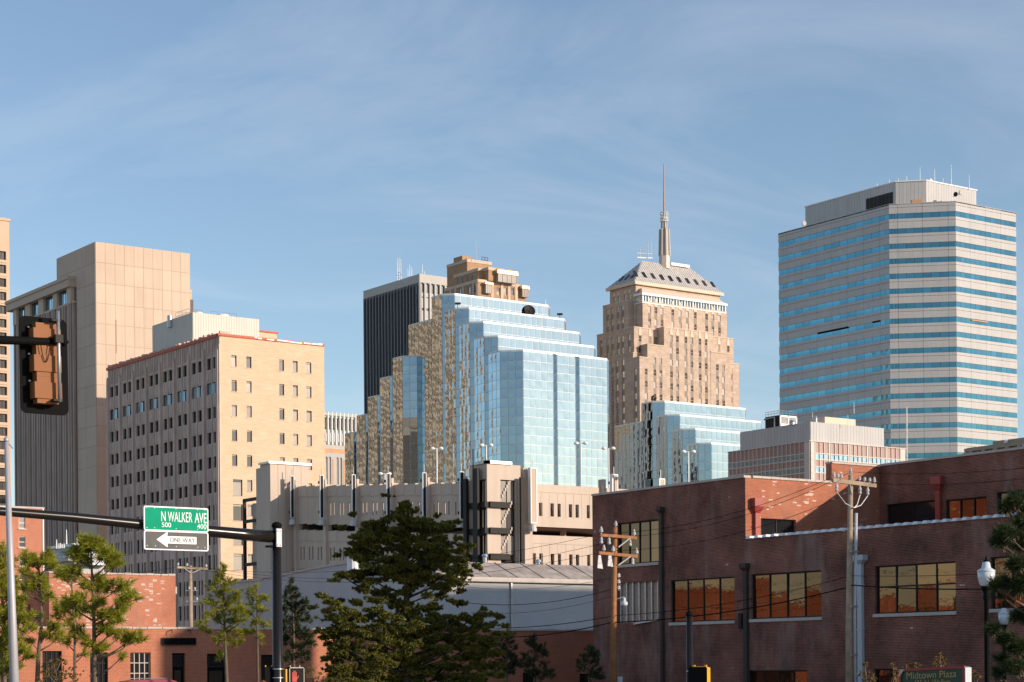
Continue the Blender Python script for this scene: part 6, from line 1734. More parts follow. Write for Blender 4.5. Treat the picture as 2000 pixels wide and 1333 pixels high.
def hanging_signal():
    P = at(86, 716, 27); fw = Face((P.x, P.y), W0)
    t = thing('signal_mast', 'black mast arm reaching in from the left edge with a pointed end cap', 'signal mast', (fw.hit(-260, 690).x, P.y, 0))
    pts = [fw.hit(*q) for q in ((-260, 662), (0, 664.5), (60, 666.5), (124, 668.2))]
    MB().tube(pts, [.075, .06, .055, .05], 18).build('arm', M['black'], t, True)
    a, b = fw.hit(120, 668), fw.hit(134, 668.7)
    MB().tube([a, a.lerp(b, .35), b], [.066, .066, .012], 14).build('end_cap', M['black'], t, True)
    p = fw.hit(-260, 662); MB().tube([(p.x, p.y, 0), (p.x, p.y, p.z + .3)], [.14, .1], 16).build('pole', M['black'], t, True)
    g = thing('traffic_signal', 'three section orange traffic signal with a big black backplate seen from behind at upper left', 'traffic signal', tuple(P))
    f = fw.off(.16)
    # tilted slightly, as photographed
    tilt = math.radians(.9)
    class TF(Face):
        def P(self, s, y, z):
            ds, dz = s - self.cs, z - self.cz
            return Face.P(self, self.cs + ds * math.cos(tilt) + dz * math.sin(-tilt) * 1, y, self.cz + dz * math.cos(tilt) + ds * math.sin(tilt) * .2)
    q = TF(tuple(f.o)[:2], 0); q.cs, q.cz = f.px(86, 715)
    sx = lambda px: q.cs + (px - 86) * 27 / F / .76
    sz = lambda y: q.cz + (715 - y) * 27 / F
    rrect(q, sx(48.5), sx(123.5), sz(810), sz(620), .0, .02, .09).build('backplate', M['black'], g)
    hb = MB()
    y0 = 634.5
    for k in range(3):
        ya = y0 + k * 52.5
        m = MB()
        m.fbox(q, sx(67.5), sx(101), -.16, -.001, sz(ya + 52.3), sz(ya))
        q2 = MB()
        q2.hexa([q.P(sx(63), -.001, sz(ya + 43)), q.P(sx(105.5), -.001, sz(ya + 43)), q.P(sx(105.5), -.18, sz(ya + 43)), q.P(sx(63), -.18, sz(ya + 43)),
                 q.P(sx(63), -.001, sz(ya + 11)), q.P(sx(105.5), -.001, sz(ya + 11)), q.P(sx(105.5), -.18, sz(ya + 11)), q.P(sx(63), -.18, sz(ya + 11))])
        m.v += q2.v; b0 = len(m.v) - 8; m.f += [tuple(i + b0 for i in ff) for ff in q2.f]; m.m += q2.m
        o = m.build('signal_section', M['signal'], g)
        for px in (60.5, 104):
            MB().fbox(q, sx(px), sx(px + 3.4), -.03, -.002, sz(ya + 9), sz(ya + 6)).build('clip', M['steel'], o)
        # visor on the far side
        MB().tube([q.P(sx(84), .02, sz(ya + 26)), q.P(sx(84), .26, sz(ya + 27))], [.15, .15], 16, cap=False).build('visor', M['black'], o)
    MB().tube([q.P(sx(98), -.26, sz(789)), q.P(sx(98), -.26, sz(612))], .024, 10).build('mounting_tube', M['steel'], g, True)
    for y in (629, 785): MB().fbox(q, sx(88), sx(102), -.28, -.15, sz(y + 3), sz(y - 1)).build('clamp', M['dark'], g)
    MB().fbox(q, sx(92), sx(104), -.3, -.2, sz(673.5), sz(658)).build('arm_clamp', M['dark'], g)
    c = MB(); pts = [q.P(sx(72 + 16 * u), -.2, sz(672 + 40 * (1 - (2 * u - 1) ** 2))) for u in [k / 10 for k in range(11)]]; c.tube(pts, .006, 5); c.build('cable_loop', M['black'], g)
hanging_signal()

def light_pole():
    a, b = at(28.5, 1345, 40), at(12.5, 862, 40)
    d = b - a; base = a - d * ((a.z) / d.z)
    t = thing('light_pole', 'slim leaning grey light pole at the left edge in front of the pines', 'light pole', tuple(base))
    MB().tube([base, base.lerp(b, .5), b], [.115, .08, .045], 16).build('pole', M['greysteel'], t, True)
    MB().lathe(b, [(.05, -.02), (.06, .03), (.03, .09), (0, .1)], 10).build('cap', M['greysteel'], t, True)
    MB().lathe(base, [(.2, 0), (.2, .05), (.13, .12)], 14).build('base_plate', M['greysteel'], t)
    MB().tube([b, b + RIGHT * .12 - UP * .15 + FWD * .05], .012, 6).build('hook', M['steel'], t)
light_pole()

def insulator(parent, p, h=.28, r=.09):
    MB().lathe(p, [(.02, 0), (.02, .06), (r, .07), (r * .75, .12), (r, .14), (r * .6, .2), (r * .7, .23), (0.01, h)], 10).build('insulator', M['ceramic'], parent)
def utility_poles():
    # pole 1: two crossarms, lit at the top
    P = at(1196.5, 1100, 92); fw = Face((P.x, P.y), W0)
    zt = fw.px(1201, 1030)[1]
    t = thing('utility_pole', 'brown wooden utility pole with two orange crossarms, left part of the brick building', 'utility pole', (P.x, P.y, 0), 'utility poles along the street')
    top = fw.hit(1201.5, 1040)
    MB().tube([(P.x, P.y, 0), (P.x + .04, P.y, 5), (top.x, P.y, zt)], [.17, .14, .11], 14).build('pole', M['pole_orange'], t, True)
    for (a, b, ins) in (((1167.5, 1045.5), (1238, 1051.5), ((1170, 1), (1185, -1), (1170, -1), (1234, 1), (1226, -1))), ((1165, 1080.5), (1240, 1087.5), ((1175, 1), (1193, 1), (1239, 1), (1231, -1)))):
        A, Bq = fw.hit(*a), fw.hit(*b)
        o = MB(); 
        for off in (-.17,): o.hexa([A + Vector((0, off - .05, -.07)), Bq + Vector((0, off - .05, -.07)), Bq + Vector((0, off + .05, -.07)), A + Vector((0, off + .05, -.07)), A + Vector((0, off - .05, .07)), Bq + Vector((0, off - .05, .07)), Bq + Vector((0, off + .05, .07)), A + Vector((0, off + .05, .07))])
        o = o.build('crossarm', M['pole_orange'], t)
        for px, d in ins:
            p = A.lerp(Bq, (px - a[0]) / (b[0] - a[0])) + Vector((0, -.17, 0))
            if d > 0: insulator(o, p + UP * .07, .34, .1)
            else:
                m = MB(); m.lathe(p - UP * .42, [(.03, 0), (.09, .05), (.06, .16), (.08, .22), (.02, .35)], 8); m.build('hanging_insulator', M['ceramic'], o)
        br = MB(); mid = A.lerp(Bq, .8); q = fw.hit(1201, a[1] + 20); br.tube([mid + Vector((0, -.23, -.05)), q + Vector((.05, -.2, -.1))], .03, 5); br.build('brace', M['ceramic'], o)
    for px, py in ((1166, 1097), (1186, 1093)):
        p = fw.hit(px, py) + Vector((0, -.17, 0)); MB().hexa([p + Vector(c) for c in ((-.12, -.02, -.32), (.2, -.02, -.35), (.2, .02, -.35), (-.12, .02, -.32), (-.05, -.02, .28), (.08, -.02, .28), (.08, .02, .28), (-.05, .02, .28))]).build('hanging_cloth', M['ceramic'], t)
    p = Vector((top.x, P.y - .05, zt)); MB().tube([p - UP * .9, p], .03, 6).build('top_pin', M['ceramic'], t); insulator(t, p, .3)
    for y in (1126, 1138, 1150):
        p = fw.hit(1204, y); insulator(t, p - UP * .1 + Vector((.05, -.1, 0)), .24, .1)
    p = fw.hit(1219, 1172); q = fw.hit(1200, 1172)
    MB().tube([q, p + UP * .15], .02, 6).build('lamp_arm', M['steel'], t)
    l = MB().lathe(p - UP * .12, [(.14, -.15), (.17, -.1), (.16, .02), (.08, .06), (.07, .2), (.03, .24)], 12).build('yard_lamp', M['lampglass'], t)
    MB().box(P.x + .08, P.x + .26, P.y - .35, P.y - .2, fw.px(1202, 1340)[1], fw.px(1202, 1322)[1]).build('meter_box', M['conduit'], t)
    # pole 2
    P = at(1657.5, 1150, 85); fw2 = Face((P.x, P.y), W0)
    top = fw2.hit(1661.5, 928)
    t2 = thing('utility_pole', 'weathered grey wooden utility pole with a conduit and one crossarm before the brick corner', 'utility pole', (P.x, P.y, 0), 'utility poles along the street')
    MB().tube([(P.x - .02, P.y, 0), (P.x, P.y, 4), (top.x, P.y, top.z)], [.17, .145, .105], 14).build('pole', M['pole_wood'], t2, True)
    A, Bq = fw2.hit(1621, 938), fw2.hit(1705, 948.5)
    o = MB().hexa([A + Vector((0, -.22, -.11)), Bq + Vector((0, -.22, -.11)), Bq + Vector((0, -.1, -.11)), A + Vector((0, -.1, -.11)), A + Vector((0, -.22, .06)), Bq + Vector((0, -.22, .06)), Bq + Vector((0, -.1, .06)), A + Vector((0, -.1, .06))]).build('crossarm', M['pole_wood'], t2)
    for u in (.03, .12, .2, .62, .74, .86, .97):
        p = A.lerp(Bq, u) + Vector((0, -.16, .06)); insulator(o, p, .3 if u < .1 or u > .9 else .16, .08)
    for u, yy in ((.06, 958), (.6, 960), (.78, 962)):
        p = A.lerp(Bq, u) + Vector((0, -.24, -.12)); MB().lathe(p - UP * .38, [(.03, 0), (.08, .05), (.05, .12), (.08, .2), (.02, .38)], 8).build('cutout_fuse', M['ceramic'], o)
        e = fw2.hit(1661.5, 993) + Vector((0, -.2, 0)); MB().tube([p - UP * .4, p.lerp(e, .5) - UP * .35, e], .022, 5).build('lead', M['ceramic'], t2)
    MB().tube([A.lerp(Bq, .38) + Vector((0, -.2, -.1)), fw2.hit(1659, 967) + Vector((0, -.15, 0))], .03, 5).build('brace', M['steel'], o)
    insulator(t2, top, .32, .09)
    c0, c1 = fw2.hit(1667, 1003) + Vector((0.02, -.14, 0)), fw2.hit(1664, 1200) + Vector((0.02, -.14, 0))
    MB().tube([(c1.x, c1.y, 0), c1, c0], .068, 12).build('conduit', M['conduit'], t2, True)
    for y in (1078, 1185, 1280): p = fw2.hit(1661, y); MB().fbox(fw2, (p - fw2.o).dot(fw2.d) - .2, (p - fw2.o).dot(fw2.d) + .22, -.24, -.2, p.z - .04, p.z + .04).build('strap', M['steel'], t2)
    st = MB(); 
    a, b = fw2.hit(1674, 1024), fw2.hit(1674, 1066); st.tube([a, b], .02, 5)
    for k in range(4): p = a.lerp(b, k / 3); st.tube([p - Vector((.25, 0, 0)), p + Vector((.03, 0, 0))], .02, 5)
    st.build('standoff_bracket', M['stone'], t2)
    # pole 3, far alley
    P = at(372, 1160, 126); fw3 = Face((P.x, P.y), W0); zt = fw3.px(373, 1105.5)[1]
    t3 = thing('utility_pole', 'short dark brown utility pole with a single crossarm behind the shop roof', 'utility pole', (P.x, P.y, 0), 'utility poles along the street')
    MB().tube([(P.x, P.y, 0), (P.x, P.y, zt)], [.18, .12], 12).build('pole', M['pole_wood'], t3, True)
    A, Bq = fw3.hit(343.5, 1108.5), fw3.hit(403, 1111.5)
    o = MB().hexa([A + Vector((0, -.2, -.07)), Bq + Vector((0, -.2, -.07)), Bq + Vector((0, -.1, -.07)), A + Vector((0, -.1, -.07)), A + Vector((0, -.2, .06)), Bq + Vector((0, -.2, .06)), Bq + Vector((0, -.1, .06)), A + Vector((0, -.1, .06))]).build('crossarm', M['pole_wood'], t3)
    for u in (.04, .33, .96): insulator(o, A.lerp(Bq, u) + Vector((0, -.15, .06)), .22, .08)
    for u in (.23, .77): MB().tube([A.lerp(Bq, u) + Vector((0, -.2, -.05)), fw3.hit(372 + (2 if u > .5 else -2), 1119) + Vector((0, -.15, 0))], .025, 5).build('brace', M['ceramic'], o)
    for px, y in ((369, 1153), (380, 1154), (384, 1174)): insulator(t3, fw3.hit(px, y) + Vector((0, -.05, 0)), .2, .08)
    for y in (1153, 1174): MB().tube([fw3.hit(363, y + 1), fw3.hit(386, y + 1)], .025, 5).build('arm_pin', M['steel'], t3)
    return fw, fw2, fw3
pf1, pf2, pf3 = utility_poles()

def wires():
    k = 0
    def wire(p, q, sag, r, label):
        pts = [p.lerp(q, u) - UP * sag * (1 - (2 * u - 1) ** 2) for u in [j / 14 for j in range(15)]]
        o = MB().tube(pts, r * .78, 5).build('overhead_wire', M['black'])
        tag(o, label, 'wire', 'overhead wires')
    P1 = lambda px, py: pf1.hit(px, py); P2 = lambda px, py: pf2.hit(px, py); P3 = lambda px, py: pf3.hit(px, py)
    far = lambda px, py: at(px, py, 112)
    wire(at(900, 1241, 109), P1(1195, 1216), .35, .035, 'thick black cable crossing low over the white warehouse wall to the orange armed pole')
    wire(at(900, 1225, 109), P1(1195, 1204), .25, .024, 'second cable just above the thick one over the white warehouse wall')
    wire(P1(1197, 1216), P2(1658, 1147), .3, .035, 'thick black cable between the two poles across the brick wall')
    wire(P1(1197, 1203), P2(1658, 1126), .3, .018, 'thin cable above the thick one between the two poles')
    wire(P2(1660, 1143), at(2080, 1145, 70), .15, .035, 'thick cable running right from the grey pole past the acorn lamp')
    wire(P2(1660, 1125), at(2080, 1112, 70), .1, .015, 'thin cable above the thick one right of the grey pole')
    wire(P1(1170, 1043), P2(1622, 934), .55, .014, 'highest bare wire from the outer left pins of both poles')
    wire(P1(1234, 1048), P2(1662, 922), .55, .014, 'bare wire from the right pin of the orange armed pole to the grey pole top')
    wire(P1(1193, 1076), P2(1700, 944), .7, .014, 'lowest bare wire sagging across the sunlit brick corner')
    wire(P2(1662, 922), at(2080, 906, 68), .2, .012, 'upper thin wire leading right from the grey pole')
    wire(P2(1700, 944), at(2080, 925, 68), .2, .012, 'lower thin wire leading right from the grey pole')
    wire(P1(1172, 1044), P3(346, 1105), 1.0, .012, 'upper long thin wire crossing the garage to the short pole')
    wire(P1(1234, 1048), P3(399, 1108), 1.3, .012, 'middle long thin wire crossing the garage to the short pole')
    wire(P1(1176, 1079), P3(363, 1107), 1.2, .012, 'lower long thin wire crossing the garage to the short pole')
    wire(at(905, 1146, 112), at(1200, 1128, 101), .35, .012, 'top thin wire over the warehouse wall')
    wire(at(905, 1177, 112), at(1200, 1150, 101), .42, .02, 'sagging middle wire over the warehouse wall')
    wire(at(920, 1197, 112), at(1200, 1164, 101), .35, .012, 'lowest thin wire over the warehouse wall')
    wire(P3(350, 1108), at(-120, 1120, 125), .5, .012, 'thin wire running left from the short pole above the brick block')
wires()

def acorn_lamp(px, y0, y1, y2, y3, y4, Z, wpx, pw, label):
    """y0 finial, y1 cap top, y2 flange, y3 globe bottom, y4 fitter bottom"""
    P = at(px, y3, Z); k = Z / F
    z = lambda y: at(px, y, Z).z
    t = thing('street_lamp', label, 'street lamp', (P.x, P.y, 0), 'acorn street lamps')
    R_ = wpx * k / 2
    b = z(y4)
    MB().lathe((P.x, P.y, 0), [(.26, 0), (.26, .1), (.2, .3), (.16, .6), (.13, .9), (pw * k / 2 + .02, 1.1), (pw * k / 2, 1.2), (pw * k / 2 * .85, b - .25), (pw * k / 2 * 1.3, b - .2), (pw * k / 2, b - .1), (R_ * .45, b)], 18).build('pole', M['black'], t, True)
    MB().lathe((P.x, P.y, b), [(R_ * .5, 0), (R_ * .6, z(y3) - b), (R_ * .55, z(y3) - b + .02)], 16).build('fitter', M['black'], t, True)
    h = z(y2) - z(y3)
    MB().lathe((P.x, P.y, z(y3)), [(R_ * .55, .0), (R_ * .78, h * .2), (R_ * .95, h * .6), (R_ * .98, h)], 20).build('globe', M['lampglass'], t, True)
    c = z(y1) - z(y2)
    MB().lathe((P.x, P.y, z(y2)), [(R_ * 1.02, 0), (R_ * 1.02, .02), (R_ * .8, c * .25), (R_ * .52, c * .4), (R_ * .42, c * .9), (R_ * .3, c), (0.01, c + .02)], 20).build('lamp_top', M['lampglass'], t, True)
    f = z(y0) - z(y1)
    MB().lathe((P.x, P.y, z(y1) + .01), [(R_ * .32, 0), (R_ * .3, f * .2), (R_ * .1, f * .35), (R_ * .14, f * .5), (0.005, f)], 10).build('finial', M['black'], t, True)
acorn_lamp(1926.5, 1086, 1098, 1117, 1146, 1153, 48, 35, 10.5, 'larger nearer acorn street lamp on a black post beside the far right window')
acorn_lamp(1961, 1178, 1188, 1199, 1221, 1224, 80, 23, 7, 'smaller farther acorn street lamp with a bright globe near the right edge')

def corner_post():
    P = at(1346.5, 1240, 45); fw = Face((P.x, P.y), W0); z = fw.px(1347.5, 1202)[1]
    t = thing('signal_post', 'black post with a domed top in front of the third bronze window', 'post', (P.x, P.y, 0))
    MB().lathe((P.x, P.y, 0), [(.14, 0), (.14, .08), (.085, .12), (.07, z)], 18).build('pole', M['bronze'], t, True)
    MB().lathe((P.x, P.y, z - .01), [(.085, 0), (.085, .03), (.075, .06), (.045, .095), (0, .11)], 16).build('cap', M['black'], t, True)
    s, zz = fw.px(1346, 1312); MB().lathe((P.x, P.y, zz), [(.082, 0), (.082, .02)], 14).build('strap', M['steel'], t)
    f = fw.off(-.12); a = Face(tuple(f.hit(1345, 1303))[:2], -58)
    q = a.hit(1381, 1303); s1 = (q - a.o).dot(a.d); z1 = f.px(1363, 1303)[1]
    g = thing('signal_box', 'yellow pedestrian signal box with a black face low beside the domed post', 'pedestrian signal', tuple(a.P(0, 0, z1 - .45)))
    rrect(a, 0, s1, z1 - .45, z1, -.03, .0, .04).build('face', M['black'], g)
    rrect(a, .01, s1, z1 - .44, z1 - .004, .001, .25, .04).build('housing', M['yellow'], g)
    for s in (.1, s1 - .06): MB().fbox(a, s - .025, s + .025, .06, .12, z1, z1 + .045).build('lug', M['yellow'], g)
    MB().fbox(a, .1, s1 - .05, .05, .12, z1 - .004, z1 + .015).build('hinge', M['yellow'], g)
corner_post()

def plaza_sign():
    P = at(1758, 1308, 45); f = Face((P.x, P.y), N_)
    s1 = f.px(1884.5, 1303)[0]; w = s1; h = 1.15
    tilt = .035
    class TF(Face):
        def P(self, s, y, z): return Face.P(self, s, y, z + tilt * s)
    q = TF(tuple(f.o)[:2], N_); z1 = f.px(1758, 1308)[1]
    t = thing('plaza_sign', 'dark green sign board with red frame and gold letters reading Midtown Plaza', 'sign', (P.x, P.y, 0))
    MB().fbox(q, 0, w, .0, .16, z1 - h, z1).build('board', M['darkgreen'], t)
    e = .05
    m = MB(); m.fbox(q, -.01, w + .01, -.03, -.002, z1 - e, z1 + .01).fbox(q, -.01, e, -.03, -.002, z1 - h, z1 - e).fbox(q, w - e, w + .01, -.03, -.002, z1 - h, z1 - e).fbox(q, e, w - e, -.03, -.002, z1 - h, z1 - h + e)
    m.build('frame', M['signred'], t)
    MB().fbox(q, w + .012, w + .03, -.02, .18, z1 - h, z1 - .03).build('edge_strip', M['conduit'], t)
    MB().hexa([q.P(0, -.035, z1 - .17), q.P(.001, -.035, z1 - .17), q.P(.001, -.031, z1 - .17), q.P(0, -.031, z1 - .17), q.P(0, -.035, z1), q.P(.17, -.035, z1 + .0), q.P(.17, -.031, z1), q.P(0, -.031, z1)]).build('corner_patch', M['greysteel'], t)
    X = lambda px: f.px(px, 1320)[0]
    k = 45 / F
    text(t, 'Midtown Plaza', q, X(1771), X(1868.5), z1 - 19.8 * k, z1 - 6.5 * k, -.006, M['gold'])
    text(t, '425 N. Walker', q, X(1785), X(1857), z1 - 33 * k, z1 - 22.5 * k, -.006, M['gold'])
    for s in (.15, w - .15): MB().fbox(q, s - .05, s + .05, .03, .13, -tilt * s, z1 - h).build('post', M['dark'], t)
plaza_sign()

def suv():
    P = at(314, 1327, 103); x0, y0 = P.x, P.y
    t = thing('parked_suv', 'dark red car parked at the shopfront, only its roof showing at the bottom edge', 'car', (x0, y0, 0))
    # car lies north to south along the kerb (world X)
    fw = Face((x0, y0 - .9), W0); k = 103 / F / .78
    zr = P.z
    prof = [(-2.35, .45), (2.35, .45), (2.38, .8), (2.2, 1.02), (1.15, 1.12), (.55, zr - .12), (.2, zr), (-1.5, zr - .02), (-2.05, zr - .1), (-2.35, 1.1)]
    m = MB()
    n = len(prof)
    def ring(y, inset, zlow=0):
        return [Vector((x0 + s * (1 - inset * .02), y0 + y, z)) for s, z in prof]
    ys = [-.9, -.86, .86, .9]
    def tap(s, z, y): return Vector((x0 + s, y0 + y * (1 if z < 1.12 else (1 - .22 * (z - 1.05) / (zr - 1.05))), z))
    a = [tap(s, z, -.9) for s, z in prof]; b = [tap(s, z, .9) for s, z in prof]
    m.poly(a); m.poly(list(reversed(b)))
    for i in range(n): j = (i + 1) % n; m.poly([a[i], b[i], b[j], a[j]])
    body = m.build('body', M['carpaint'], t)
    for sgn in (-1, 1):
        y = lambda z: sgn * (.9 * (1 - .22 * (z - 1.05) / (zr - 1.05)) + .006)
        for s0, s1, s2, s3 in ((-2.0, -1.05, -1.05, -1.8), (-.98, -.1, -.1, -.98), (-.02, .98, .5, -.02)):
            pts = [(s0, 1.14), (s1, 1.14), (s2, zr - .16), (s3, zr - .16)]
            MB().poly
            g = MB(); g.poly([Vector((x0 + s, y0 + y(z), z)) for s, z in pts]); g.build('side_window', M['darkglass'], t)
        MB().tube([(x0 - 1.5, y0 + sgn * .6, zr + .05), (x0 + .1, y0 + sgn * .6, zr + .05)], .02, 6).build('roof_rail', M['steel'], t)
    g = MB(); g.poly([tap(1.14, 1.13, -.8) + UP * .012, tap(1.14, 1.13, .8) + UP * .012, tap(.56, zr - .12, .78) + UP * .012 + Vector((.012, 0, 0)), tap(.56, zr - .12, -.78) + UP * .012 + Vector((.012, 0, 0))]); g.build('windscreen', M['darkglass'], t)
    g = MB(); g.poly([Vector((x0 - 2.36, y0 - .6, 1.13)), Vector((x0 - 2.36, y0 + .6, 1.13)), Vector((x0 - 2.1, y0 + .58, zr - .14)), Vector((x0 - 2.1, y0 - .58, zr - .14))]); g.build('rear_window', M['darkglass'], t)
    for s in (-1.45, 1.45):
        for y in (-.85, .85):
            w = MB().tube([(x0 + s, y0 + y - .1, .34), (x0 + s, y0 + y + .1, .34)], .34, 18).build('wheel', M['rubber'], t)
            MB().tube([(x0 + s, y0 + y - .11, .34), (x0 + s, y0 + y + .11, .34)], .2, 14).build('rim', M['steel'], w)
    for y in (-.65, .65):
        MB().box(x0 + 2.33, x0 + 2.4, y0 + y - .18, y0 + y + .18, .72, .88).build('headlight', M['lampglass'], t)
        MB().box(x0 - 2.4, x0 - 2.33, y0 + y - .15, y0 + y + .15, .8, 1.05).build('tail_light', M['redhand'], t)
suv()

# ------------------------------------------------------------------ vegetation
def clusters_to_tree(name, label, cat, Z, trunk, cl, mat_leaf, needle=.2, tufts=26, per=26, group=None, spread=1.0, trad=(.11, .02), base_px=None, seed=1, wide=.012, bushy=False, flat=.8, limbs=True, limbp=1.0, rscale=1.0):
    """trunk: photo points bottom to top; cl: needle clumps (column, row, radius) as photographed, each given its own depth"""
    rnd = random.Random(seed)
    tp = [at(px, py, Z) for px, py in trunk]
    b = tp[0] - UP * 0; d = tp[1] - tp[0]
    g0 = tp[0] - d * (tp[0].z / d.z) if d.z > .1 else Vector((tp[0].x, tp[0].y, 0))
    t = thing(name, label, cat, (g0.x, g0.y, 0), group)
    pts = [Vector((g0.x, g0.y, 0))] + tp
    n = len(pts); rad = [trad[0] + (trad[1] - trad[0]) * (p.z / max(pts[-1].z, .1)) for p in pts]
    tm = MB(); tm.tube(pts, rad, 9)
    V, Fc = [], []
    def trunk_at(z):
        for p, q in zip(pts, pts[1:]):
            if p.z <= z <= q.z: return p.lerp(q, (z - p.z) / max(q.z - p.z, .001))
        return pts[-1]
    for cc in cl:
        px, py, r = cc[:3]
        R_ = r * rscale * Z / F
        c0 = at(px, py, Z); tr = trunk_at(c0.z)
        lat = abs((c0 - tr).dot(RIGHT))
        dep = rnd.uniform(-1, 1) * (.35 * lat + R_ * .8) * spread
        if len(cc) > 3: dep = cc[3] + rnd.uniform(-.5, .5)
        c = at(px, py, Z + dep)
        if limbs and len(cc) == 3 and rnd.random() < limbp:
            s = trunk_at(max(c.z - .25 - .35 * (c - trunk_at(c.z)).length, pts[0].z + .3))
            mid = s.lerp(c, .55) - UP * .06 * (c - s).length
            rr = .012 + .010 * (c - s).length
            tm.tube([s, mid, c], [rr * 1.6, rr, rr * .5], 5)
        outw = c - tr; outw.z = 0; outw = outw.normalized() if outw.length > .05 else Vector((0, 0, 0))
        nt_ = max(5, int(tufts * (r / 16) ** 2))
        for k in range(nt_):
            u = Vector((rnd.gauss(0, .5), rnd.gauss(0, .5), rnd.gauss(0, .46)))
            if u.length > 1.5: u *= 1.5 / u.length
            p = c + Vector((u.x * R_, u.y * R_, u.z * R_ * flat)) + outw * (rnd.gauss(0, .35) * R_)
            ax = (Vector((u.x, u.y, u.z * .6)) * .8 + outw * .45 + UP * .7 + Vector((rnd.gauss(0, .35), rnd.gauss(0, .35), rnd.gauss(0, .2)))).normalized()
            e1 = ax.orthogonal().normalized(); e2 = ax.cross(e1)
            if not bushy: tm.tube([p - ax * needle * .9, p], [.012, .006], 3, cap=False)
            for j in range(per):
                w = rnd.uniform(0, 6.283); sp = rnd.uniform(.25, 1.25) if not bushy else rnd.uniform(.1, 1.5)
                dv = (ax * math.cos(sp) + (e1 * math.cos(w) + e2 * math.sin(w)) * math.sin(sp)).normalized()
                L = needle * rnd.uniform(.6, 1.1)
                o = p + ax * rnd.uniform(-.5, .3) * needle
                sd = dv.cross(Vector((rnd.gauss(0, 1), rnd.gauss(0, 1), rnd.gauss(0, 1)))).normalized() * wide
                i = len(V)
                V.extend([tuple(o - sd), tuple(o + sd), tuple(o + dv * L - UP * L * .12)]); Fc.append((i, i + 1, i + 2))
    tm.build('trunk', M['darkbark' if mat_leaf == 'cedar' else 'bark'], t, True)
    off = OFF[t.name]
    me = bpy.data.meshes.new('crown'); me.from_pydata([(v[0] - off.x, v[1] - off.y, v[2] - off.z) for v in V], [], Fc); me.materials.append(M[mat_leaf])
    o = bpy.data.objects.new('crown', me); C.objects.link(o); o.parent = t
    return t

PG = 'young pines along the street'
clusters_to_tree('pine_tree', 'tallest young pine at left with open sunlit green tufts and a bare straight trunk', 'tree', 60, [(185, 1333), (184, 1260), (183, 1180), (179, 1110), (177, 1058)],
    [(174, 1062, 20), (188, 1068, 18), (160, 1072, 13), (152, 1087, 16), (168, 1090, 14), (205, 1084, 15), (216, 1094, 17), (226, 1103, 10), (147, 1112, 14), (169, 1144, 13), (201, 1147, 17), (190, 1130, 10), (237, 1144, 16), (248, 1168, 17), (236, 1187, 14),
     (212, 1201, 18), (226, 1210, 12), (196, 1176, 12), (152, 1172, 18), (137, 1180, 15), (169, 1188, 13), (240, 1240, 14), (258, 1248, 15), (270, 1246, 9), (218, 1234, 12), (177, 1256, 13), (196, 1267, 12), (240, 1283, 7), (152, 1229, 10), (200, 1228, 12)],
    'needle', .25, 24, 34, PG, trad=(.10, .025), seed=3)
clusters_to_tree('pine_tree', 'young pine with a curved dark trunk left of the tallest pine', 'tree', 62, [(73, 1333), (75, 1280), (81, 1220), (80, 1160), (76, 1110), (74, 1092)],
    [(54, 1092, 14), (68, 1096, 15), (93, 1087, 14), (96, 1101, 12), (46, 1115, 10), (73, 1133, 17), (84, 1146, 13), (62, 1147, 12), (35, 1144, 8), (93, 1166, 9), (71, 1201, 8), (106, 1226, 13), (117, 1244, 12), (90, 1240, 9), (60, 1250, 9)], 'needle', .25, 24, 34, PG, trad=(.11, .02), seed=4)
clusters_to_tree('pine_tree', 'slender young pine between the curved trunk and the tallest pine', 'tree', 66, [(146, 1333), (146, 1250), (142, 1160), (136, 1110)],
    [(131, 1120, 17), (142, 1130, 12), (120, 1125, 10), (127, 1184, 17), (114, 1199, 11), (150, 1200, 13), (135, 1215, 10), (152, 1243, 10), (128, 1252, 11), (165, 1275, 9)], 'needle', .25, 24, 34, PG, trad=(.07, .02), seed=5)
clusters_to_tree('pine_tree', 'bushy yellow green pine cut by the left edge behind the grey light pole', 'tree', 56, [(8, 1333), (7, 1240), (4, 1150), (2, 1080)],
    [(2, 1079, 13), (-12, 1100, 20), (8, 1106, 16), (5, 1137, 20), (-20, 1140, 20), (14, 1165, 17), (33, 1188, 12), (38, 1172, 9), (8, 1200, 20), (-18, 1200, 22), (42, 1207, 13), (52, 1229, 12), (18, 1235, 19), (-15, 1250, 22), (35, 1268, 14), (8, 1275, 18), (52, 1280, 10), (25, 1300, 14), (0, 1310, 18)], 'needle', .25, 24, 34, PG, trad=(.1, .02), seed=6)
clusters_to_tree('pine_tree', 'bright green pointed pine standing before the shadowed shopfront', 'tree', 95, [(443, 1333), (440, 1260), (437, 1180), (437, 1106)],
    [(437, 1106, 6), (434, 1116, 9), (432, 1126, 11), (428, 1138, 12), (446, 1134, 10), (414, 1146, 9), (428, 1158, 13), (442, 1152, 11), (460, 1160, 11), (456, 1174, 13), (444, 1180, 12), (414, 1180, 10), (406, 1172, 8), (410, 1202, 12), (396, 1216, 10), (424, 1208, 12), (430, 1190, 11), (460, 1196, 14), (474, 1190, 11), (478, 1208, 11), (454, 1214, 13), (440, 1236, 14), (462, 1256, 12), (420, 1250, 12), (430, 1280, 11), (470, 1234, 12), (405, 1232, 9)], 'needle', .26, 26, 30, PG, trad=(.11, .02), seed=7, wide=.016)
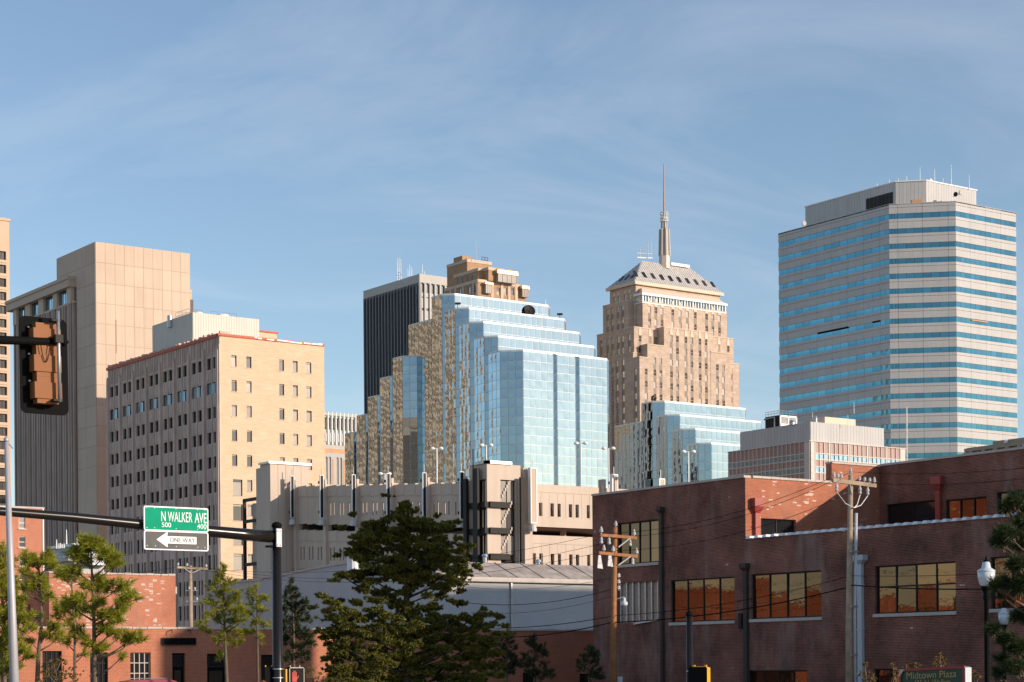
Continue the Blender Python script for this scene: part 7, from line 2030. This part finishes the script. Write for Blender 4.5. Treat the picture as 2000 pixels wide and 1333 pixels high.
clusters_to_tree('pine_tree', 'small thin pine with a tufted head left of the bronze signal mast', 'tree', 95, [(504, 1333), (503, 1260), (502, 1190), (501, 1146)],
    [(501, 1146, 8), (498, 1157, 10), (490, 1171, 8), (510, 1169, 10), (517, 1166, 7), (500, 1186, 10), (488, 1196, 8), (513, 1192, 9), (500, 1214, 11), (516, 1220, 10), (490, 1234, 10), (507, 1244, 10)], 'needle', .25, 26, 30, PG, trad=(.08, .02), seed=8, wide=.015)
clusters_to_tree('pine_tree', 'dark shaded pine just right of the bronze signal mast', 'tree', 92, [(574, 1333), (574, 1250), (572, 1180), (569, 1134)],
    [(569, 1136, 7), (568, 1150, 11), (558, 1163, 9), (580, 1165, 10), (572, 1178, 15), (556, 1190, 13), (590, 1183, 9), (595, 1175, 6), (580, 1198, 16), (560, 1214, 16), (594, 1210, 13), (576, 1230, 18), (558, 1246, 14), (592, 1238, 15), (602, 1254, 12), (580, 1262, 15), (550, 1228, 10), (598, 1280, 11), (565, 1285, 14)], 'needle_shaded', .25, 26, 36, PG, trad=(.1, .02), seed=9, wide=.016)
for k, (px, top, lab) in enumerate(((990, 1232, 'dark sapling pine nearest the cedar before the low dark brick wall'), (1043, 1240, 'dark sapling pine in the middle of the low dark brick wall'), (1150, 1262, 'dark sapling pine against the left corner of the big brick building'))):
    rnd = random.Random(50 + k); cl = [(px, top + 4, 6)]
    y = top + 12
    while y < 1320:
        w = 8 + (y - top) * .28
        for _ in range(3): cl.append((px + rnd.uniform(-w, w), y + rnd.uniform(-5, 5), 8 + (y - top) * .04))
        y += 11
    clusters_to_tree('pine_tree', lab, 'tree', 109 - k, [(px, 1333), (px, 1290), (px, top)], cl, 'needle_shaded', .24, 26, 24, PG, trad=(.06, .015), seed=20 + k, wide=.015)
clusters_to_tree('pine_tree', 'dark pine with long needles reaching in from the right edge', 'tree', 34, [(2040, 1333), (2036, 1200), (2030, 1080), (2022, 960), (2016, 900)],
    [(1977, 984, 15), (1991, 976, 18), (1962, 995, 10), (1966, 1043, 18), (1955, 1060, 13), (1987, 1057, 20), (1999, 1020, 18), (1984, 1103, 18), (1945, 1142, 12), (1966, 1138, 13), (1991, 1150, 18), (1950, 1160, 8), (1941, 1232, 13), (1966, 1248, 15), (1991, 1266, 20), (1957, 1290, 12), (1984, 1305, 18), (2010, 1000, 22), (2020, 1060, 25), (2015, 1130, 25), (2020, 1200, 25), (2015, 1270, 25), (1995, 1205, 14), (1948, 1318, 10)], 'needle_shaded', .19, 26, 44, PG, trad=(.13, .03), seed=10, wide=.006, rscale=.75)

def cedar():
    rnd = random.Random(77); Z = 80
    rows = [(990, 786, 796), (1004, 776, 808), (1018, 752, 838), (1030, 704, 880), (1044, 690, 866), (1058, 700, 884), (1072, 690, 904), (1086, 676, 892), (1100, 694, 912), (1114, 680, 918), (1128, 660, 908), (1142, 676, 902), (1158, 706, 900), (1176, 650, 900), (1192, 630, 872), (1208, 640, 950), (1226, 626, 968), (1244, 632, 976), (1262, 640, 972), (1282, 640, 975), (1302, 640, 980), (1322, 650, 980), (1342, 650, 985)]
    cl = []
    for y, a, b in rows:
        n = max(2, int((b - a) / 9))
        for k in range(n):
            px = a + (b - a) * (k + rnd.uniform(.05, .95)) / n
            if 1136 < y < 1200 and rnd.random() < (.5 if 690 < px < 880 else .2): continue
            if rnd.random() < (.08 if y < 1200 else .03): continue
            cl.append((px, y + rnd.uniform(-8, 8), rnd.uniform(7.5, 13)))
    # ragged spray tips
    for px, py in ((757, 968), (790, 986), (665, 1030), (690, 1005), (893, 1020), (898, 1052), (910, 1078), (918, 1066), (930, 1104), (935, 1110), (652, 1134), (660, 1085), (625, 1164), (642, 1172), (650, 1178), (985, 1222), (978, 1206), (965, 1200), (945, 1190), (990, 1240), (612, 1186), (688, 1062), (850, 1008), (720, 1022)):
        cl.append((px, py, 7))
    for px, py in ((632, 1166), (642, 1176), (655, 1180), (668, 1190), (680, 1200), (692, 1196), (738, 1190), (750, 1200), (765, 1206), (780, 1210), (790, 1222), (800, 1232), (812, 1218), (822, 1222), (745, 1240), (760, 1248), (775, 1256), (790, 1262), (805, 1262),
                   (815, 1258), (790, 1276), (700, 1268), (712, 1276), (725, 1285), (740, 1290), (755, 1295), (770, 1298), (735, 1305), (745, 1315), (720, 1300), (690, 1330), (702, 1335), (650, 1330), (670, 1320)):
        cl.append((px, py, 8.5, -5.0))
    t = clusters_to_tree('cedar_tree', 'big dark bushy cedar in the middle with yellow green lit sprays low on its left', 'tree', Z, [(795, 1345), (793, 1200), (796, 1120), (792, 1050), (790, 990)], cl, 'cedar', .13, 66, 26, None, spread=1.6, limbp=.16, trad=(.26, .03), seed=12, wide=.032, bushy=True, flat=.5)
cedar()
def shrubs():
    for px, py, Z, cl, lab, leaf in (
        (112, 1333, 58, [(105, 1300, 16), (120, 1290, 14), (92, 1315, 14), (135, 1312, 14), (118, 1322, 18), (150, 1322, 12), (82, 1328, 10)], 'dry brown leaved shrub among the pine trunks at lower left', 'dryleaf'),
        (1692, 1340, 49, [(1690, 1300, 6), (1686, 1315, 7), (1697, 1318, 7), (1690, 1328, 8), (1702, 1326, 6)], 'sparse pale dry shrub left of the green sign beside the grey pipe', 'dryleaf'),
        (1748, 1340, 47, [(1744, 1300, 5), (1748, 1310, 6), (1752, 1322, 6), (1746, 1330, 7)], 'brown crape myrtle tip at the left end of the green sign', 'dryleaf'),
        (1786, 1340, 47, [(1786, 1296, 5), (1780, 1302, 5), (1790, 1303, 5), (1770, 1306, 4)], 'low brown crape myrtle tip above the word Midtown', 'dryleaf'),
        (1838, 1340, 47, [(1836, 1280, 6), (1834, 1290, 6), (1844, 1296, 6), (1828, 1299, 5), (1841, 1286, 5)], 'tallest brown crape myrtle tip above the word Plaza', 'dryleaf'),
        (1900, 1340, 47, [(1893, 1312, 5), (1898, 1320, 6), (1905, 1316, 5), (1912, 1322, 6), (1895, 1328, 6)], 'brown crape myrtle right of the green sign', 'dryleaf'),
        (615, 1345, 76, [(600, 1305, 8), (612, 1312, 9), (625, 1318, 8), (604, 1322, 9), (632, 1326, 8), (618, 1330, 10), (598, 1316, 6)], 'small yellow green bush right of the red hand signal', 'needle')):
        clusters_to_tree('shrub', lab, 'shrub', Z, [(px, py), (px, py - 8), (cl[0][0], cl[0][1] + 6)], cl, leaf, .07, 22, 12, None, trad=(.02, .008), seed=int(px), wide=.022, bushy=True)
shrubs()
# ------------------------------------------------------------------ neighbours added unseen, to shade the street and show in the panes
def added_neighbours():
    def bld(x0, x1, y0, y1, z, m, label, name='brick_building', mat2=None):
        t = thing(name, label, 'building', (x0, y0, 0))
        MB().prism([(x0, y0), (x1, y0), (x1, y1), (x0, y1)], 0, z).build('wall', M[m], t)
        MB().box(x0 - .1, x1 + .1, y0 - .1, y1 + .1, z + .003, z + .18).build('coping', M['stone'], t)
        fw, fn = Face((x0, y0), W0), Face((x0, y0), N_)
        for f, a, b in ((fw, 0, x1 - x0), (fn, y0 - y1, 0)):
            n = max(1, int((b - a) / 5))
            for k in range(n):
                for q in range(int(z / 4.2)):
                    s = a + (k + .5) * (b - a) / n
                    MB().fbox(f, s - .8, s + .8, -.04, .05, 1 + q * 4.2, 3 + q * 4.2).build('window', M['darkglass'], t)
        return t
    bld(72.3, 100, 30, 60.3, 12.2, 'red', 'unseen brick block added beyond the right edge to shade the utility poles')  # added to cast shade on the lower part of the poles
    bld(81.6, 88.5, 39, 44, 22.8, 'redlit', 'narrow unseen brick tower added beyond the right edge to shade the shopfront', 'shade_tower')  # added and kept narrow so its shadow falls on the shopfront
    bld(128, 160, 40, 54, 31.7, 'buff', 'tall unseen buff brick block added beyond the right edge to shade the warehouse', 'shade_block')  # added to keep the warehouse wall in shadow below its top strip
    bld(112, 127.9, 40, 54, 31.2, 'buff', 'slightly lower unseen buff block added beyond the right edge to shade the warehouse', 'shade_block')  # added to carry the warehouse shadow further left
    bld(72.4, 95, 15.5, 20, 20.5, 'buff', 'unseen buff block added beyond the right edge to shade the cedar', 'shade_block')  # added to shade the right half of the cedar
    bld(-25, 43, 117, 132, 8.2, 'redlit', 'long brick block added beyond the left edge to show in the bronze windows', 'reflected_block')  # added to give the bronze windows a brick reflection
    # unseen tall tree added to shade the top of the cedar
    rnd = random.Random(5); t = thing('shade_tree', 'tall broad leaved tree added unseen beyond the right edge to shade the cedar', 'tree', (67.5, 24, 0))
    tm = MB(); tm.tube([(67.5, 24, 0), (67.3, 24, 9), (67.5, 24, 20)], [.45, .3, .1], 10)
    lv = MB()
    for k in range(130):
        u = Vector((rnd.gauss(0, .5), rnd.gauss(0, .5), rnd.gauss(0, .45)))
        c = Vector((68 + u.x * 4.6, 24 + u.y * 4, 23.4 + u.z * 2.8))
        if k % 5 == 0: tm.tube([(67.4, 24, c.z - 4), tuple(c)], [.1, .03], 5)
        for j in range(45):
            p = c + Vector((rnd.gauss(0, .6), rnd.gauss(0, .6), rnd.gauss(0, .5)))
            a = Vector((rnd.gauss(0, 1), rnd.gauss(0, 1), rnd.gauss(0, 1))).normalized() * .3; b = a.orthogonal().normalized() * .2
            lv.poly([p - a, p + b, p + a, p - b])
    tm.build('trunk', M['bark'], t); lv.build('crown', M['cedar'], t)
    for px, lab in ((-700, 'young pine added beyond the left edge for window reflections, nearest the frame'), (-860, 'young pine added beyond the left edge for window reflections, farthest from the frame')):
        clusters_to_tree('pine_tree', lab, 'tree', 104, [(px, 1330), (px, 1260), (px, 1180)], [(px + rnd.uniform(-30, 30), y, 14) for y in range(1185, 1310, 9)], 'needle', .28, 14, 20, None, trad=(.1, .02), seed=int(-px), wide=.03)
added_neighbours()
